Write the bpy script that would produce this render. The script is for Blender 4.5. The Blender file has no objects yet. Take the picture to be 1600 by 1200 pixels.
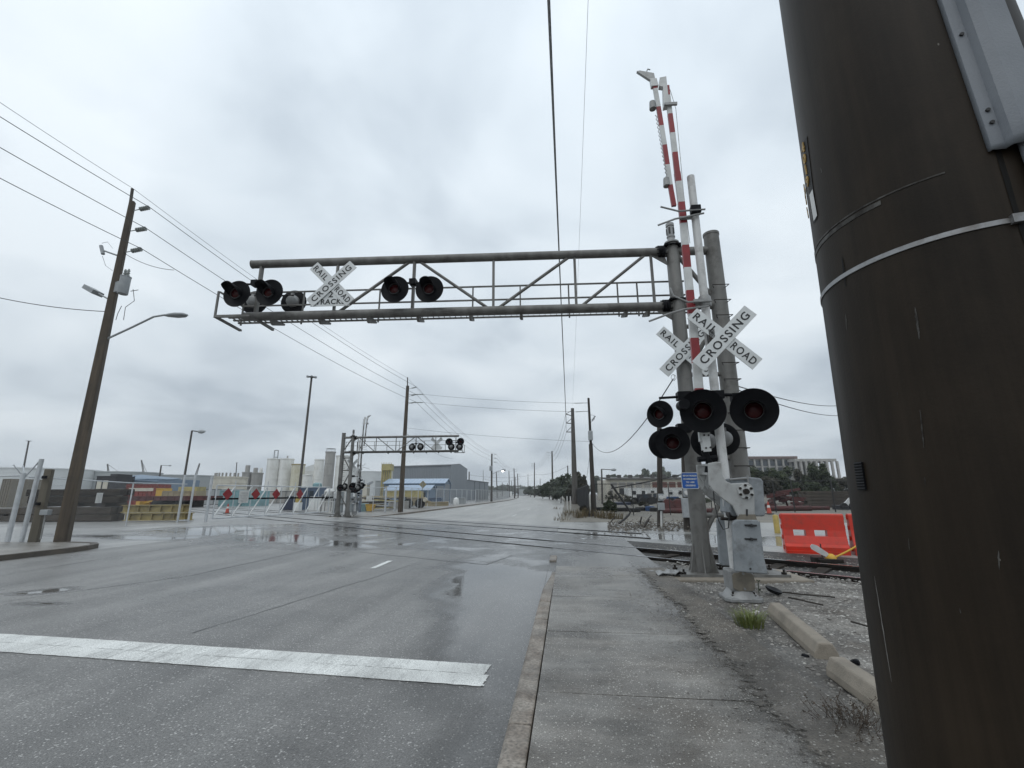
import bpy, bmesh, math, random
from mathutils import Vector as V, Matrix, noise
random.seed(7)
S = bpy.context.scene
COL = S.collection
R = math.radians
PI = math.pi
# ------------------------------------------------------------------ camera
F, CH = 705.0, 1.40                      # focal length in photo pixels (1600 wide), camera height
PIT, ROLL = math.atan(171 / F), -0.005
YAW = math.atan(85 / math.hypot(F, 171))
f0 = V((-math.sin(YAW), math.cos(YAW), 0)); r0 = V((math.cos(YAW), math.sin(YAW), 0)); u0 = V((0, 0, 1))
fw = f0 * math.cos(PIT) + u0 * math.sin(PIT)
uu = u0 * math.cos(PIT) - f0 * math.sin(PIT)
rt = r0 * math.cos(ROLL) + uu * math.sin(ROLL)
up = uu * math.cos(ROLL) - r0 * math.sin(ROLL)
CAM = V((0, 0, CH))
cd = bpy.data.cameras.new('camera'); cam = bpy.data.objects.new('camera', cd); COL.objects.link(cam)
cd.sensor_width = 36; cd.sensor_fit = 'HORIZONTAL'; cd.lens = F / 1600 * 36; cd.clip_start = 0.05; cd.clip_end = 3000
mw = Matrix((rt, up, -fw)).transposed().to_4x4(); mw.translation = CAM
cam.matrix_world = mw
S.camera = cam
S.view_settings.view_transform = 'Standard'; S.view_settings.look = 'None'; S.view_settings.gamma = 1
S.view_settings.exposure = 0.32
# ------------------------------------------------------------------ overcast sky
W = bpy.data.worlds.new('World'); S.world = W; W.use_nodes = True
nt = W.node_tree; nt.nodes.clear()
def N(nt, t, **k):
    n = nt.nodes.new(t)
    for a, b in k.items():
        if a.startswith('i_'):
            n.inputs[int(a[2:])].default_value = b
        else:
            setattr(n, a, b)
    return n
SUN_EL, SUN_ROT = R(58), R(200)
def math_(nt, op, a, b=None, c=None):
    n = N(nt, 'ShaderNodeMath', operation=op)
    for i, x in enumerate((a, b, c)):
        if x is None: continue
        if isinstance(x, (int, float)): n.inputs[i].default_value = x
        else: nt.links.new(x, n.inputs[i])
    return n.outputs[0]
def build_world():
    L = nt.links.new
    out = N(nt, 'ShaderNodeOutputWorld'); bg = N(nt, 'ShaderNodeBackground')
    sky = N(nt, 'ShaderNodeTexSky', sky_type='NISHITA', sun_disc=False, sun_elevation=SUN_EL, sun_rotation=SUN_ROT)
    sky.dust_density = 4
    tc = N(nt, 'ShaderNodeTexCoord'); sp = N(nt, 'ShaderNodeSeparateXYZ'); L(tc.outputs['Generated'], sp.inputs[0])
    zc = math_(nt, 'MAXIMUM', sp.outputs[2], 0.0)
    den = math_(nt, 'ADD', zc, 0.30)
    cb = N(nt, 'ShaderNodeCombineXYZ')
    L(math_(nt, 'DIVIDE', sp.outputs[0], den), cb.inputs[0]); L(math_(nt, 'DIVIDE', sp.outputs[1], den), cb.inputs[1])
    n1 = N(nt, 'ShaderNodeTexNoise'); L(cb.outputs[0], n1.inputs['Vector'])
    n1.inputs['Scale'].default_value = 2.3; n1.inputs['Detail'].default_value = 6; n1.inputs['Roughness'].default_value = 0.46; n1.inputs['Distortion'].default_value = 0.35
    n2 = N(nt, 'ShaderNodeTexNoise'); L(cb.outputs[0], n2.inputs['Vector'])
    n2.inputs['Scale'].default_value = 0.8; n2.inputs['Detail'].default_value = 3
    cov = math_(nt, 'ADD', math_(nt, 'MULTIPLY', n1.outputs[0], 0.55), math_(nt, 'MULTIPLY', n2.outputs[0], 0.55))
    rp = N(nt, 'ShaderNodeValToRGB'); L(cov, rp.inputs[0])
    e = rp.color_ramp.elements
    e[0].position = 0.42; e[0].color = (0.455, 0.52, 0.585, 1)
    e[1].position = 0.66; e[1].color = (0.735, 0.80, 0.85, 1)
    m = e.new(0.53); m.color = (0.605, 0.675, 0.735, 1)
    # brighter toward the zenith, as overcast skies are
    g = N(nt, 'ShaderNodeMapRange'); L(zc, g.inputs[0]); g.inputs[1].default_value = 0; g.inputs[2].default_value = 1; g.inputs[3].default_value = 0.78; g.inputs[4].default_value = 1.27
    mul = N(nt, 'ShaderNodeVectorMath', operation='SCALE'); L(rp.outputs[0], mul.inputs[0]); L(g.outputs[0], mul.inputs['Scale'])
    s2 = N(nt, 'ShaderNodeVectorMath', operation='SCALE'); L(sky.outputs[0], s2.inputs[0]); s2.inputs['Scale'].default_value = 0.06
    mx = N(nt, 'ShaderNodeMix', data_type='RGBA'); mx.inputs[0].default_value = 0.93
    L(s2.outputs[0], mx.inputs[6]); L(mul.outputs[0], mx.inputs[7])
    L(mx.outputs[2], bg.inputs[0]); bg.inputs[1].default_value = 1.0
    L(bg.outputs[0], out.inputs[0])
build_world()
sl = bpy.data.lights.new('sun', 'SUN'); sl.energy = 0.5; sl.angle = R(50); sl.color = (1, 0.98, 0.95)
so = bpy.data.objects.new('sun', sl); COL.objects.link(so)
sd = V((math.sin(SUN_ROT) * math.cos(SUN_EL), math.cos(SUN_ROT) * math.cos(SUN_EL), math.sin(SUN_EL)))
so.rotation_euler = sd.to_track_quat('Z', 'Y').to_euler(); so.location = (0, 0, 40)

# ------------------------------------------------------------------ pixel to place
def ray(x, y): return fw * F + rt * (x - 800) - up * (y - 600)
def G(x, y, z=0.0):
    d = ray(x, y); return CAM + d * ((z - CH) / d.z)
def AT(x, y, Y):
    d = ray(x, y); return CAM + d * (Y / d.y)
def ATX(x, y, X):
    d = ray(x, y); return CAM + d * (X / d.x)
def UP(x, y, P):
    d = ray(x, y); t = math.hypot(P[0], P[1]) / math.hypot(d.x, d.y); return CH + d.z * t
def AZ(x, dep, z=0.0):          # ground point at a given depth, under a horizon pixel
    d = ray(x, 771); k = dep / (d.x * f0.x + d.y * f0.y); return V((d.x * k, d.y * k, z))
def ONX(x, X, z=0.0):
    d = ray(x, 780); return V((X, d.y / d.x * X, z))
# ------------------------------------------------------------------ mesh builder
class B:
    def __init__(s): s.v = []; s.f = []; s.m = []; s.cur = 0; s.uv = None
    def add(s, vs, fs):
        o = len(s.v); s.v += [V(q) for q in vs]; s.f += [[o + i for i in q] for q in fs]; s.m += [s.cur] * len(fs); return s
    def box(s, c, d, M=None):
        x, y, z = d[0] / 2, d[1] / 2, d[2] / 2
        vs = [V((a * x, b * y, e * z)) for e in (-1, 1) for a, b in ((-1, -1), (1, -1), (1, 1), (-1, 1))]
        if M is not None: vs = [M @ q for q in vs]
        return s.add([q + V(c) for q in vs], [(3, 2, 1, 0), (4, 5, 6, 7), (0, 1, 5, 4), (1, 2, 6, 5), (2, 3, 7, 6), (3, 0, 4, 7)])
    def bar(s, p, q, w, h, upv=(0, 0, 1)):
        p, q = V(p), V(q); d = (q - p).normalized(); u = V(upv)
        if abs(d.dot(u)) > 0.98: u = V((0, 1, 0))
        a = d.cross(u).normalized() * w / 2; b = d.cross(a).normalized() * h / 2
        vs = [p - a - b, p + a - b, p + a + b, p - a + b, q - a - b, q + a - b, q + a + b, q - a + b]
        return s.add(vs, [(3, 2, 1, 0), (4, 5, 6, 7), (0, 1, 5, 4), (1, 2, 6, 5), (2, 3, 7, 6), (3, 0, 4, 7)])
    def cyl(s, p, q, r, r2=None, n=12, caps=True):
        p, q = V(p), V(q); r2 = r if r2 is None else r2; d = (q - p).normalized()
        a = d.orthogonal().normalized(); b = d.cross(a)
        vs = []
        for c, rr in ((p, r), (q, r2)):
            for i in range(n):
                t = 2 * PI * i / n; vs.append(c + (a * math.cos(t) + b * math.sin(t)) * rr)
        fs = [(i, (i + 1) % n, n + (i + 1) % n, n + i) for i in range(n)]
        if caps: fs += [tuple(range(n - 1, -1, -1)), tuple(range(n, 2 * n))]
        return s.add(vs, fs)
    def tube(s, pts, r, n=6):
        pts = [V(p) for p in pts]; vs = []; k = len(pts); a = None
        for i, p in enumerate(pts):
            d = (pts[min(i + 1, k - 1)] - pts[max(i - 1, 0)]).normalized()
            a = d.orthogonal().normalized() if a is None else (a - d * a.dot(d)).normalized()
            b = d.cross(a); rr = r[i] if isinstance(r, (list, tuple)) else r
            for j in range(n):
                t = 2 * PI * j / n; vs.append(p + (a * math.cos(t) + b * math.sin(t)) * rr)
        fs = [(i * n + j, i * n + (j + 1) % n, (i + 1) * n + (j + 1) % n, (i + 1) * n + j) for i in range(k - 1) for j in range(n)]
        fs += [tuple(range(n - 1, -1, -1)), tuple(range((k - 1) * n, k * n))]
        return s.add(vs, fs)
    def lathe(s, prof, o=(0, 0, 0), axis=(0, 0, 1), n=20):
        o = V(o); d = V(axis).normalized(); a = d.orthogonal().normalized(); b = d.cross(a); vs = []
        for r, h in prof:
            for i in range(n):
                t = 2 * PI * i / n; vs.append(o + d * h + (a * math.cos(t) + b * math.sin(t)) * max(r, 1e-4))
        k = len(prof)
        fs = [(i * n + j, i * n + (j + 1) % n, (i + 1) * n + (j + 1) % n, (i + 1) * n + j) for i in range(k - 1) for j in range(n)]
        fs += [tuple(range(n - 1, -1, -1)), tuple(range((k - 1) * n, k * n))]
        return s.add(vs, fs)
    def prism(s, poly, off):
        poly = [V(p) for p in poly]; off = V(off); n = len(poly)
        nrm = sum(((poly[i] - poly[0]).cross(poly[(i + 1) % n] - poly[0]) for i in range(1, n - 1)), V((0, 0, 0)))
        if nrm.dot(off) > 0: poly = poly[::-1]
        vs = poly + [p + off for p in poly]
        return s.add(vs, [tuple(range(n)), tuple(range(2 * n - 1, n - 1, -1))] + [(i, n + i, n + (i + 1) % n, (i + 1) % n) for i in range(n)])
    def xf(s, M, start=0):
        for i in range(start, len(s.v)): s.v[i] = M @ s.v[i]
        return s
    def mesh(s, name, mats, smooth=True, angle=38, Minv=None):
        me = bpy.data.meshes.new(name)
        vs = s.v if Minv is None else [Minv @ q for q in s.v]
        me.from_pydata([tuple(q) for q in vs], [], s.f)
        for m in (mats if isinstance(mats, (list, tuple)) else [mats]): me.materials.append(m)
        me.polygons.foreach_set('material_index', s.m)
        if smooth:
            me.polygons.foreach_set('use_smooth', [True] * len(s.f)); me.set_sharp_from_angle(angle=R(angle))
        me.update()
        return me
def newobj(name, data): o = bpy.data.objects.new(name, data); COL.objects.link(o); return o
def tag(o, label=None, cat=None, group=None, kind=None):
    if label: o['label'] = label
    if cat: o['category'] = cat
    if group: o['group'] = group
    if kind: o['kind'] = kind
    return o
MW = {}
def thing(name, label, cat, loc=(0, 0, 0), rz=0.0, group=None):
    o = newobj(name, None); o.location = loc; o.rotation_euler = (0, 0, rz); o.empty_display_size = 0.1
    MW[o] = Matrix.Translation(V(loc)) @ Matrix.Rotation(rz, 4, 'Z')
    return tag(o, label, cat, group)
def part(name, b, mats, parent, world=True, smooth=True, bev=0, label=None):
    """a mesh part; coordinates are world ones (world=True) or the parent's own"""
    root = parent
    while root.parent is not None: root = root.parent
    Mi = None
    if world:
        M = MW[root] if root in MW else Matrix.Identity(4)
        Mi = M.inverted()
    o = newobj(name, b.mesh(name, mats, smooth, Minv=Mi)); o.parent = parent
    if bev: bevel(o, bev)
    if label: o['label'] = label
    return o
def bevel(o, w, seg=2):
    m = o.modifiers.new('bevel', 'BEVEL'); m.width = w; m.segments = seg; m.limit_method = 'ANGLE'; m.angle_limit = R(40); return o
def solo(name, b, mats, label, cat, loc=(0, 0, 0), group=None, bev=0, smooth=True):
    M = Matrix.Translation(V(loc)).inverted()
    o = newobj(name, b.mesh(name, mats, smooth, Minv=M)); o.location = loc
    if bev: bevel(o, bev)
    return tag(o, label, cat, group)
def struct(name, b, mats, parent=None, smooth=True, kind='structure', bev=0):
    o = newobj(name, b.mesh(name, mats, smooth)); o.parent = parent
    if bev: bevel(o, bev)
    if parent is None: o['kind'] = kind
    return o
def inst(name, me, parent, M):
    o = newobj(name, me); o.parent = parent; o.matrix_local = M; return o
def copy_tree(o, parent=None):
    c = o.copy(); COL.objects.link(c); c.parent = parent
    if parent is not None: c.matrix_parent_inverse = o.matrix_parent_inverse
    for ch in list(o.children): copy_tree(ch, c)
    return c
def text_builder(body, size, align='CENTER', bold=0.0, space=1.0, xs=1.0):
    cu = bpy.data.curves.new('lettering', 'FONT'); cu.body = body; cu.size = size; cu.align_x = align; cu.align_y = 'CENTER'
    cu.offset = bold; cu.space_character = space; cu.resolution_u = 3; cu.extrude = 0.0015; cu.space_line = 0.9
    o = bpy.data.objects.new('lettering', cu); me = bpy.data.meshes.new_from_object(o)
    b = B(); b.add([V((q.co.x * xs, q.co.y, q.co.z)) for q in me.vertices], [list(p.vertices) for p in me.polygons])
    bpy.data.objects.remove(o); bpy.data.curves.remove(cu); bpy.data.meshes.remove(me)
    return b
# ------------------------------------------------------------------ materials
def mat(name, c, c2=None, sc=6.0, rough=0.6, metal=0.0, bump=0.0, bsc=None, det=5, r2=None, streak=None, spec=0.5, lo=0.35, hi=0.65, dirt=None, dsc=2.0, damt=0.5):
    m = bpy.data.materials.new(name); m.use_nodes = True; t = m.node_tree; L = t.links.new
    p = t.nodes['Principled BSDF']
    p.inputs['Roughness'].default_value = rough; p.inputs['Metallic'].default_value = metal; p.inputs['Specular IOR Level'].default_value = spec
    c = tuple(c) + (1,) if len(c) == 3 else c
    if c2 is None: c2 = tuple(q * 0.82 for q in c[:3])
    tc = N(t, 'ShaderNodeTexCoord'); mp = N(t, 'ShaderNodeMapping'); L(tc.outputs['Object'], mp.inputs[0])
    if streak: mp.inputs['Scale'].default_value = streak
    n = N(t, 'ShaderNodeTexNoise'); L(mp.outputs[0], n.inputs['Vector']); n.inputs['Scale'].default_value = sc; n.inputs['Detail'].default_value = det; n.inputs['Roughness'].default_value = 0.6
    mr = N(t, 'ShaderNodeMapRange'); L(n.outputs[0], mr.inputs[0]); mr.inputs[1].default_value = lo; mr.inputs[2].default_value = hi
    mx = N(t, 'ShaderNodeMix', data_type='RGBA'); L(mr.outputs[0], mx.inputs[0]); mx.inputs[6].default_value = c; mx.inputs[7].default_value = tuple(c2[:3]) + (1,)
    col = mx.outputs[2]
    if dirt:
        nd = N(t, 'ShaderNodeTexNoise'); L(tc.outputs['Object'], nd.inputs['Vector']); nd.inputs['Scale'].default_value = dsc; nd.inputs['Detail'].default_value = 8; nd.inputs['Roughness'].default_value = 0.7
        md = N(t, 'ShaderNodeMapRange'); L(nd.outputs[0], md.inputs[0]); md.inputs[1].default_value = 0.5; md.inputs[2].default_value = 0.72; md.inputs[4].default_value = damt
        m2 = N(t, 'ShaderNodeMix', data_type='RGBA'); L(md.outputs[0], m2.inputs[0]); L(col, m2.inputs[6]); m2.inputs[7].default_value = tuple(dirt) + (1,); col = m2.outputs[2]
    L(col, p.inputs['Base Color'])
    if r2 is not None:
        m3 = N(t, 'ShaderNodeMapRange'); L(mr.outputs[0], m3.inputs[0]); m3.inputs[3].default_value = rough; m3.inputs[4].default_value = r2; L(m3.outputs[0], p.inputs['Roughness'])
    if bump:
        nb = N(t, 'ShaderNodeTexNoise'); L(tc.outputs['Object'], nb.inputs['Vector']); nb.inputs['Scale'].default_value = bsc or sc * 6; nb.inputs['Detail'].default_value = 6
        bp = N(t, 'ShaderNodeBump'); bp.inputs['Strength'].default_value = bump; bp.inputs['Distance'].default_value = 0.02; L(nb.outputs[0], bp.inputs['Height']); L(bp.outputs[0], p.inputs['Normal'])
    return m
def wet_ground(name, c, c2, stone, speckle=0.5, spsc=55, rough=0.42, c3=None, big=0.35, bump=0.35, pudcol=0.55, bdist=0.006, pr=0.07, streak=(1.0, 0.07, 1), samt=0.22, thr=0.86):
    """wet pavement: speckled aggregate, broad tone changes, standing water where the mesh attribute 'wet' says so"""
    m = bpy.data.materials.new(name); m.use_nodes = True; t = m.node_tree; L = t.links.new; p = t.nodes['Principled BSDF']
    tc = N(t, 'ShaderNodeTexCoord'); O = tc.outputs['Object']
    n1 = N(t, 'ShaderNodeTexNoise'); L(O, n1.inputs['Vector']); n1.inputs['Scale'].default_value = big; n1.inputs['Detail'].default_value = 8; n1.inputs['Roughness'].default_value = 0.62
    r1 = N(t, 'ShaderNodeMapRange'); L(n1.outputs[0], r1.inputs[0]); r1.inputs[1].default_value = 0.34; r1.inputs[2].default_value = 0.66
    mx = N(t, 'ShaderNodeMix', data_type='RGBA'); L(r1.outputs[0], mx.inputs[0]); mx.inputs[6].default_value = tuple(c) + (1,); mx.inputs[7].default_value = tuple(c2) + (1,)
    col = mx.outputs[2]
    mp = N(t, 'ShaderNodeMapping'); L(O, mp.inputs[0]); mp.inputs['Scale'].default_value = streak
    ns = N(t, 'ShaderNodeTexNoise'); L(mp.outputs[0], ns.inputs['Vector']); ns.inputs['Scale'].default_value = 1.0; ns.inputs['Detail'].default_value = 6; ns.inputs['Roughness'].default_value = 0.65
    rs = N(t, 'ShaderNodeMapRange'); L(ns.outputs[0], rs.inputs[0]); rs.inputs[1].default_value = 0.3; rs.inputs[2].default_value = 0.7; rs.inputs[3].default_value = 1 - samt; rs.inputs[4].default_value = 1 + samt
    ss = N(t, 'ShaderNodeVectorMath', operation='SCALE'); L(col, ss.inputs[0]); L(rs.outputs[0], ss.inputs['Scale']); col = ss.outputs[0]
    # aggregate
    vo = N(t, 'ShaderNodeTexVoronoi'); L(O, vo.inputs['Vector']); vo.inputs['Scale'].default_value = spsc
    sc_ = N(t, 'ShaderNodeSeparateColor'); L(vo.outputs['Color'], sc_.inputs[0])
    pick = math_(t, 'GREATER_THAN', sc_.outputs[0], thr)
    near = math_(t, 'LESS_THAN', vo.outputs['Distance'], math_(t, 'MULTIPLY', sc_.outputs[1], 0.5))
    sm = math_(t, 'MULTIPLY', math_(t, 'MULTIPLY', pick, near), speckle)
    m2 = N(t, 'ShaderNodeMix', data_type='RGBA'); L(sm, m2.inputs[0]); L(col, m2.inputs[6]); m2.inputs[7].default_value = tuple(stone) + (1,); col = m2.outputs[2]
    nf = N(t, 'ShaderNodeTexNoise'); L(O, nf.inputs['Vector']); nf.inputs['Scale'].default_value = spsc * 1.3; nf.inputs['Detail'].default_value = 3
    rf = N(t, 'ShaderNodeMapRange'); L(nf.outputs[0], rf.inputs[0]); rf.inputs[1].default_value = 0.3; rf.inputs[2].default_value = 0.7; rf.inputs[3].default_value = 0.62; rf.inputs[4].default_value = 1.3
    s3 = N(t, 'ShaderNodeVectorMath', operation='SCALE'); L(col, s3.inputs[0]); L(rf.outputs[0], s3.inputs['Scale']); col = s3.outputs[0]
    # water
    at = N(t, 'ShaderNodeAttribute', attribute_name='wet')
    n2 = N(t, 'ShaderNodeTexNoise'); L(O, n2.inputs['Vector']); n2.inputs['Scale'].default_value = 0.9; n2.inputs['Detail'].default_value = 7; n2.inputs['Roughness'].default_value = 0.62
    w = math_(t, 'ADD', at.outputs['Fac'], math_(t, 'MULTIPLY', math_(t, 'SUBTRACT', n2.outputs[0], 0.5), 1.3))
    wr = N(t, 'ShaderNodeMapRange', interpolation_type='SMOOTHSTEP'); L(w, wr.inputs[0]); wr.inputs[1].default_value = 0.30; wr.inputs[2].default_value = 0.66
    damp = N(t, 'ShaderNodeMapRange', interpolation_type='SMOOTHSTEP'); L(w, damp.inputs[0]); damp.inputs[1].default_value = -0.15; damp.inputs[2].default_value = 0.4
    dk = math_(t, 'SUBTRACT', 1.0, math_(t, 'MULTIPLY', damp.outputs[0], 1 - pudcol))
    s4 = N(t, 'ShaderNodeVectorMath', operation='SCALE'); L(col, s4.inputs[0]); L(dk, s4.inputs['Scale']); L(s4.outputs[0], p.inputs['Base Color'])
    rr = N(t, 'ShaderNodeMapRange'); L(r1.outputs[0], rr.inputs[0]); rr.inputs[3].default_value = rough * 0.85; rr.inputs[4].default_value = rough * 1.15
    r5 = N(t, 'ShaderNodeMapRange'); L(damp.outputs[0], r5.inputs[0]); L(rr.outputs[0], r5.inputs[3]); r5.inputs[4].default_value = rough * 0.6
    mf = N(t, 'ShaderNodeMix', data_type='FLOAT'); L(wr.outputs[0], mf.inputs[0]); L(r5.outputs[0], mf.inputs[2]); mf.inputs[3].default_value = pr; L(mf.outputs[0], p.inputs['Roughness'])
    bp = N(t, 'ShaderNodeBump'); bp.inputs['Distance'].default_value = bdist
    L(math_(t, 'MULTIPLY', math_(t, 'SUBTRACT', 1.0, wr.outputs[0]), bump), bp.inputs['Strength'])
    L(math_(t, 'ADD', nf.outputs[0], math_(t, 'MULTIPLY', n1.outputs[0], 0.5)), bp.inputs['Height']); L(bp.outputs[0], p.inputs['Normal'])
    p.inputs['IOR'].default_value = 1.4
    return m
M_ = {}
def setup_mats():
    m = M_
    m['asphalt'] = wet_ground('wet_asphalt', (0.135, 0.132, 0.127), (0.205, 0.2, 0.192), (0.50, 0.49, 0.47), 0.8, 62, 0.36, bump=1.0, bdist=0.009, thr=0.66, samt=0.34, big=0.5)
    m['yard'] = wet_ground('yard_asphalt', (0.21, 0.21, 0.206), (0.33, 0.328, 0.317), (0.35, 0.34, 0.32), 0.3, 40, 0.4)
    m['pale'] = wet_ground('pale_old_pavement_sheen', (0.25, 0.247, 0.235), (0.36, 0.355, 0.335), (0.45, 0.44, 0.42), 0.4, 40, 0.45, big=0.22)  # pale concrete tone, with wet sheen at grazing angles lightened into the colour
    m['walk'] = wet_ground('sidewalk_concrete', (0.115, 0.1, 0.083), (0.285, 0.272, 0.25), (0.6, 0.58, 0.53), 0.85, 80, 0.38, big=1.1, streak=(0.7, 5.0, 1), samt=0.3, thr=0.66, bump=1.0, pudcol=0.5)
    m['curb'] = wet_ground('curb_concrete', (0.13, 0.1, 0.075), (0.30, 0.27, 0.235), (0.1, 0.09, 0.08), 0.7, 36, 0.55, big=3.5, bump=1.0, streak=(3, 2, 1), samt=0.35)
    m['gravel'] = wet_ground('gravel_dirt', (0.085, 0.072, 0.058), (0.33, 0.315, 0.29), (0.6, 0.58, 0.54), 0.9, 38, 0.75, big=1.3, streak=(3, 3, 1), samt=0.35, thr=0.7, bump=1.0, pudcol=0.42, bdist=0.03)
    m['ballast'] = wet_ground('track_ballast', (0.035, 0.033, 0.031), (0.075, 0.072, 0.068), (0.4, 0.39, 0.37), 0.8, 26, 0.7, big=1.2, bump=1.0, bdist=0.03)
    m['dirt'] = wet_ground('dirt_ground', (0.12, 0.11, 0.09), (0.21, 0.195, 0.165), (0.45, 0.44, 0.4), 0.5, 20, 0.7, big=0.25, bump=0.8, bdist=0.03)
    m['rail'] = mat('rail_steel', (0.012, 0.011, 0.010), (0.026, 0.019, 0.015), 9, 0.5, 0.2, 0.2, spec=0.3)
    m['railtop'] = mat('rail_polished', (0.42, 0.42, 0.43), (0.28, 0.27, 0.27), 5, 0.25, 0.9)
    m['black'] = mat('rubber_and_groove_black', (0.012, 0.012, 0.013), (0.03, 0.03, 0.03), 20, 0.5)
    m['paint'] = None
    m['galv'] = mat('galvanised_grey', (0.30, 0.305, 0.305), (0.23, 0.23, 0.225), 5, 0.5, 0.25, 0.05, dirt=(0.12, 0.11, 0.10), dsc=3, damt=0.5)
    m['cant'] = mat('weathered_aluminium_grey', (0.185, 0.182, 0.172), (0.115, 0.112, 0.104), 4, 0.55, 0.15, 0.12, 60, streak=(1, 1, 0.12), dirt=(0.05, 0.044, 0.036), dsc=3, damt=0.75)
    m['mast'] = mat('mast_white', (0.62, 0.62, 0.61), (0.48, 0.48, 0.47), 4, 0.5, 0.1, 0.05, streak=(1, 1, 0.2), dirt=(0.2, 0.19, 0.175), dsc=6, damt=0.6)
    m['weight'] = mat('counterweight_galvanised', (0.30, 0.32, 0.335), (0.215, 0.235, 0.25), 3.5, 0.48, 0.3, 0.05, dirt=(0.10, 0.10, 0.10), dsc=6, damt=0.75, r2=0.65)
    m['plate'] = mat('arm_casting_grey', (0.40, 0.405, 0.40), (0.33, 0.335, 0.33), 4, 0.5, 0.2, 0.05, dirt=(0.15, 0.14, 0.125), dsc=6, damt=0.7)
    m['boxcover'] = mat('brown_grey_cover', (0.20, 0.175, 0.135), (0.14, 0.125, 0.1), 8, 0.6, 0, 0.1)
    m['signal'] = mat('signal_black', (0.003, 0.0032, 0.0045), (0.006, 0.0063, 0.008), 12, 0.5, 0, 0.03, spec=0.12)
    m['lens'] = mat('red_lens', (0.06, 0.002, 0.003), (0.04, 0.002, 0.003), 30, 0.25, spec=0.3)
    m['lensrim'] = mat('lens_rim', (0.10, 0.10, 0.10), None, 10, 0.4, 0.3)
    m['white'] = mat('sign_white', (0.66, 0.68, 0.68), (0.58, 0.6, 0.6), 3, 0.45, 0, 0, dirt=(0.4, 0.4, 0.38), dsc=5, damt=0.4)
    m['ink'] = mat('sign_black', (0.015, 0.015, 0.016), (0.02, 0.02, 0.02), 5, 0.5)
    m['red'] = mat('arm_red', (0.27, 0.013, 0.018), (0.20, 0.012, 0.016), 5, 0.4, 0, 0, dirt=(0.2, 0.03, 0.03), dsc=8, damt=0.4)
    m['armwhite'] = mat('arm_white', (0.60, 0.61, 0.60), (0.50, 0.51, 0.50), 5, 0.4, 0, 0, dirt=(0.36, 0.36, 0.34), dsc=8, damt=0.4)
    m['blue'] = mat('sign_blue', (0.02, 0.12, 0.45), (0.02, 0.10, 0.38), 5, 0.4)
    m['pole'] = mat('pole_dark_bronze', (0.0235, 0.0172, 0.0115), (0.0115, 0.0090, 0.0068), 5, 0.45, 0.0, 0.03, 160, streak=(1, 1, 0.06), spec=0.13, dirt=(0.030, 0.022, 0.015), dsc=3, damt=0.4, r2=0.55)
    m['grime'] = mat('pole_grime', (0.004, 0.0035, 0.003), (0.0075, 0.0065, 0.0055), 8, 0.5, spec=0.15)
    m['scuff'] = mat('pole_scuff', (0.085, 0.082, 0.076), (0.02, 0.017, 0.014), 22, 0.5, spec=0.2, lo=0.4, hi=0.6)
    m['scratch'] = mat('pole_scratch', (0.30, 0.29, 0.27), (0.16, 0.15, 0.14), 12, 0.5)
    m['steel'] = mat('banding_steel', (0.30, 0.305, 0.31), (0.2, 0.2, 0.2), 14, 0.4, 0.55, dirt=(0.12, 0.10, 0.08), dsc=14, damt=0.7)
    m['guard'] = mat('guard_grey_plastic', (0.19, 0.205, 0.225), (0.155, 0.17, 0.19), 5, 0.55, 0, 0.1, 200)
    m['concretepole'] = mat('concrete_pole', (0.10, 0.078, 0.055), (0.05, 0.04, 0.03), 7, 0.8, 0, 0.4, 40, streak=(1, 1, 0.07), dirt=(0.03, 0.025, 0.02), dsc=1.2, damt=0.75)
    m['stub'] = mat('wood_post_grey', (0.13, 0.115, 0.09), (0.095, 0.085, 0.066), 5, 0.85, 0, 0.3, streak=(1, 1, 0.15))
    m['wood'] = mat('wood_pole_dark', (0.045, 0.037, 0.03), (0.028, 0.024, 0.02), 5, 0.85, 0, 0.3, 30, streak=(1, 1, 0.12))
    m['farpole'] = mat('far_pole', (0.085, 0.078, 0.07), (0.06, 0.055, 0.05), 3, 0.85)
    m['metal_grey'] = mat('device_grey', (0.33, 0.35, 0.36), (0.27, 0.285, 0.295), 6, 0.5, 0.15)
    m['insul'] = mat('insulator_grey', (0.26, 0.28, 0.27), None, 10, 0.3)
    m['wire'] = mat('wire_dark', (0.04, 0.042, 0.045), (0.06, 0.06, 0.06), 5, 0.6)
    m['wirelight'] = mat('wire_aluminium', (0.26, 0.27, 0.265), (0.08, 0.085, 0.08), 14, 0.5, 0.4)
    m['fpost'] = mat('fence_post_galvanised', (0.54, 0.56, 0.58), (0.43, 0.45, 0.46), 5, 0.45, 0.3)
    m['fblack'] = mat('fence_black', (0.012, 0.012, 0.013), (0.02, 0.02, 0.02), 5, 0.5)
    m['timber'] = mat('creosote_timber', (0.018, 0.015, 0.013), (0.055, 0.046, 0.038), 3, 0.9, 0, 0.4, 15, spec=0.15, streak=(0.25, 1, 1), dirt=(0.02, 0.018, 0.016), dsc=2)
    m['timber2'] = mat('old_timber_grey', (0.085, 0.07, 0.056), (0.04, 0.033, 0.027), 3, 0.9, 0, 0.4, 15, streak=(0.25, 1, 1))
    m['yellow'] = mat('beam_yellow', (0.34, 0.27, 0.105), (0.25, 0.20, 0.085), 2, 0.6, 0, 0.1, dirt=(0.10, 0.075, 0.045), dsc=2, damt=0.8)
    m['paleyellow'] = mat('machine_yellow', (0.42, 0.36, 0.16), (0.33, 0.285, 0.135), 2, 0.6, 0, 0.1, dirt=(0.14, 0.11, 0.06), dsc=1.2, damt=0.7)
    m['orangeyellow'] = mat('safety_yellow', (0.62, 0.36, 0.03), (0.5, 0.3, 0.04), 4, 0.5)
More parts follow.
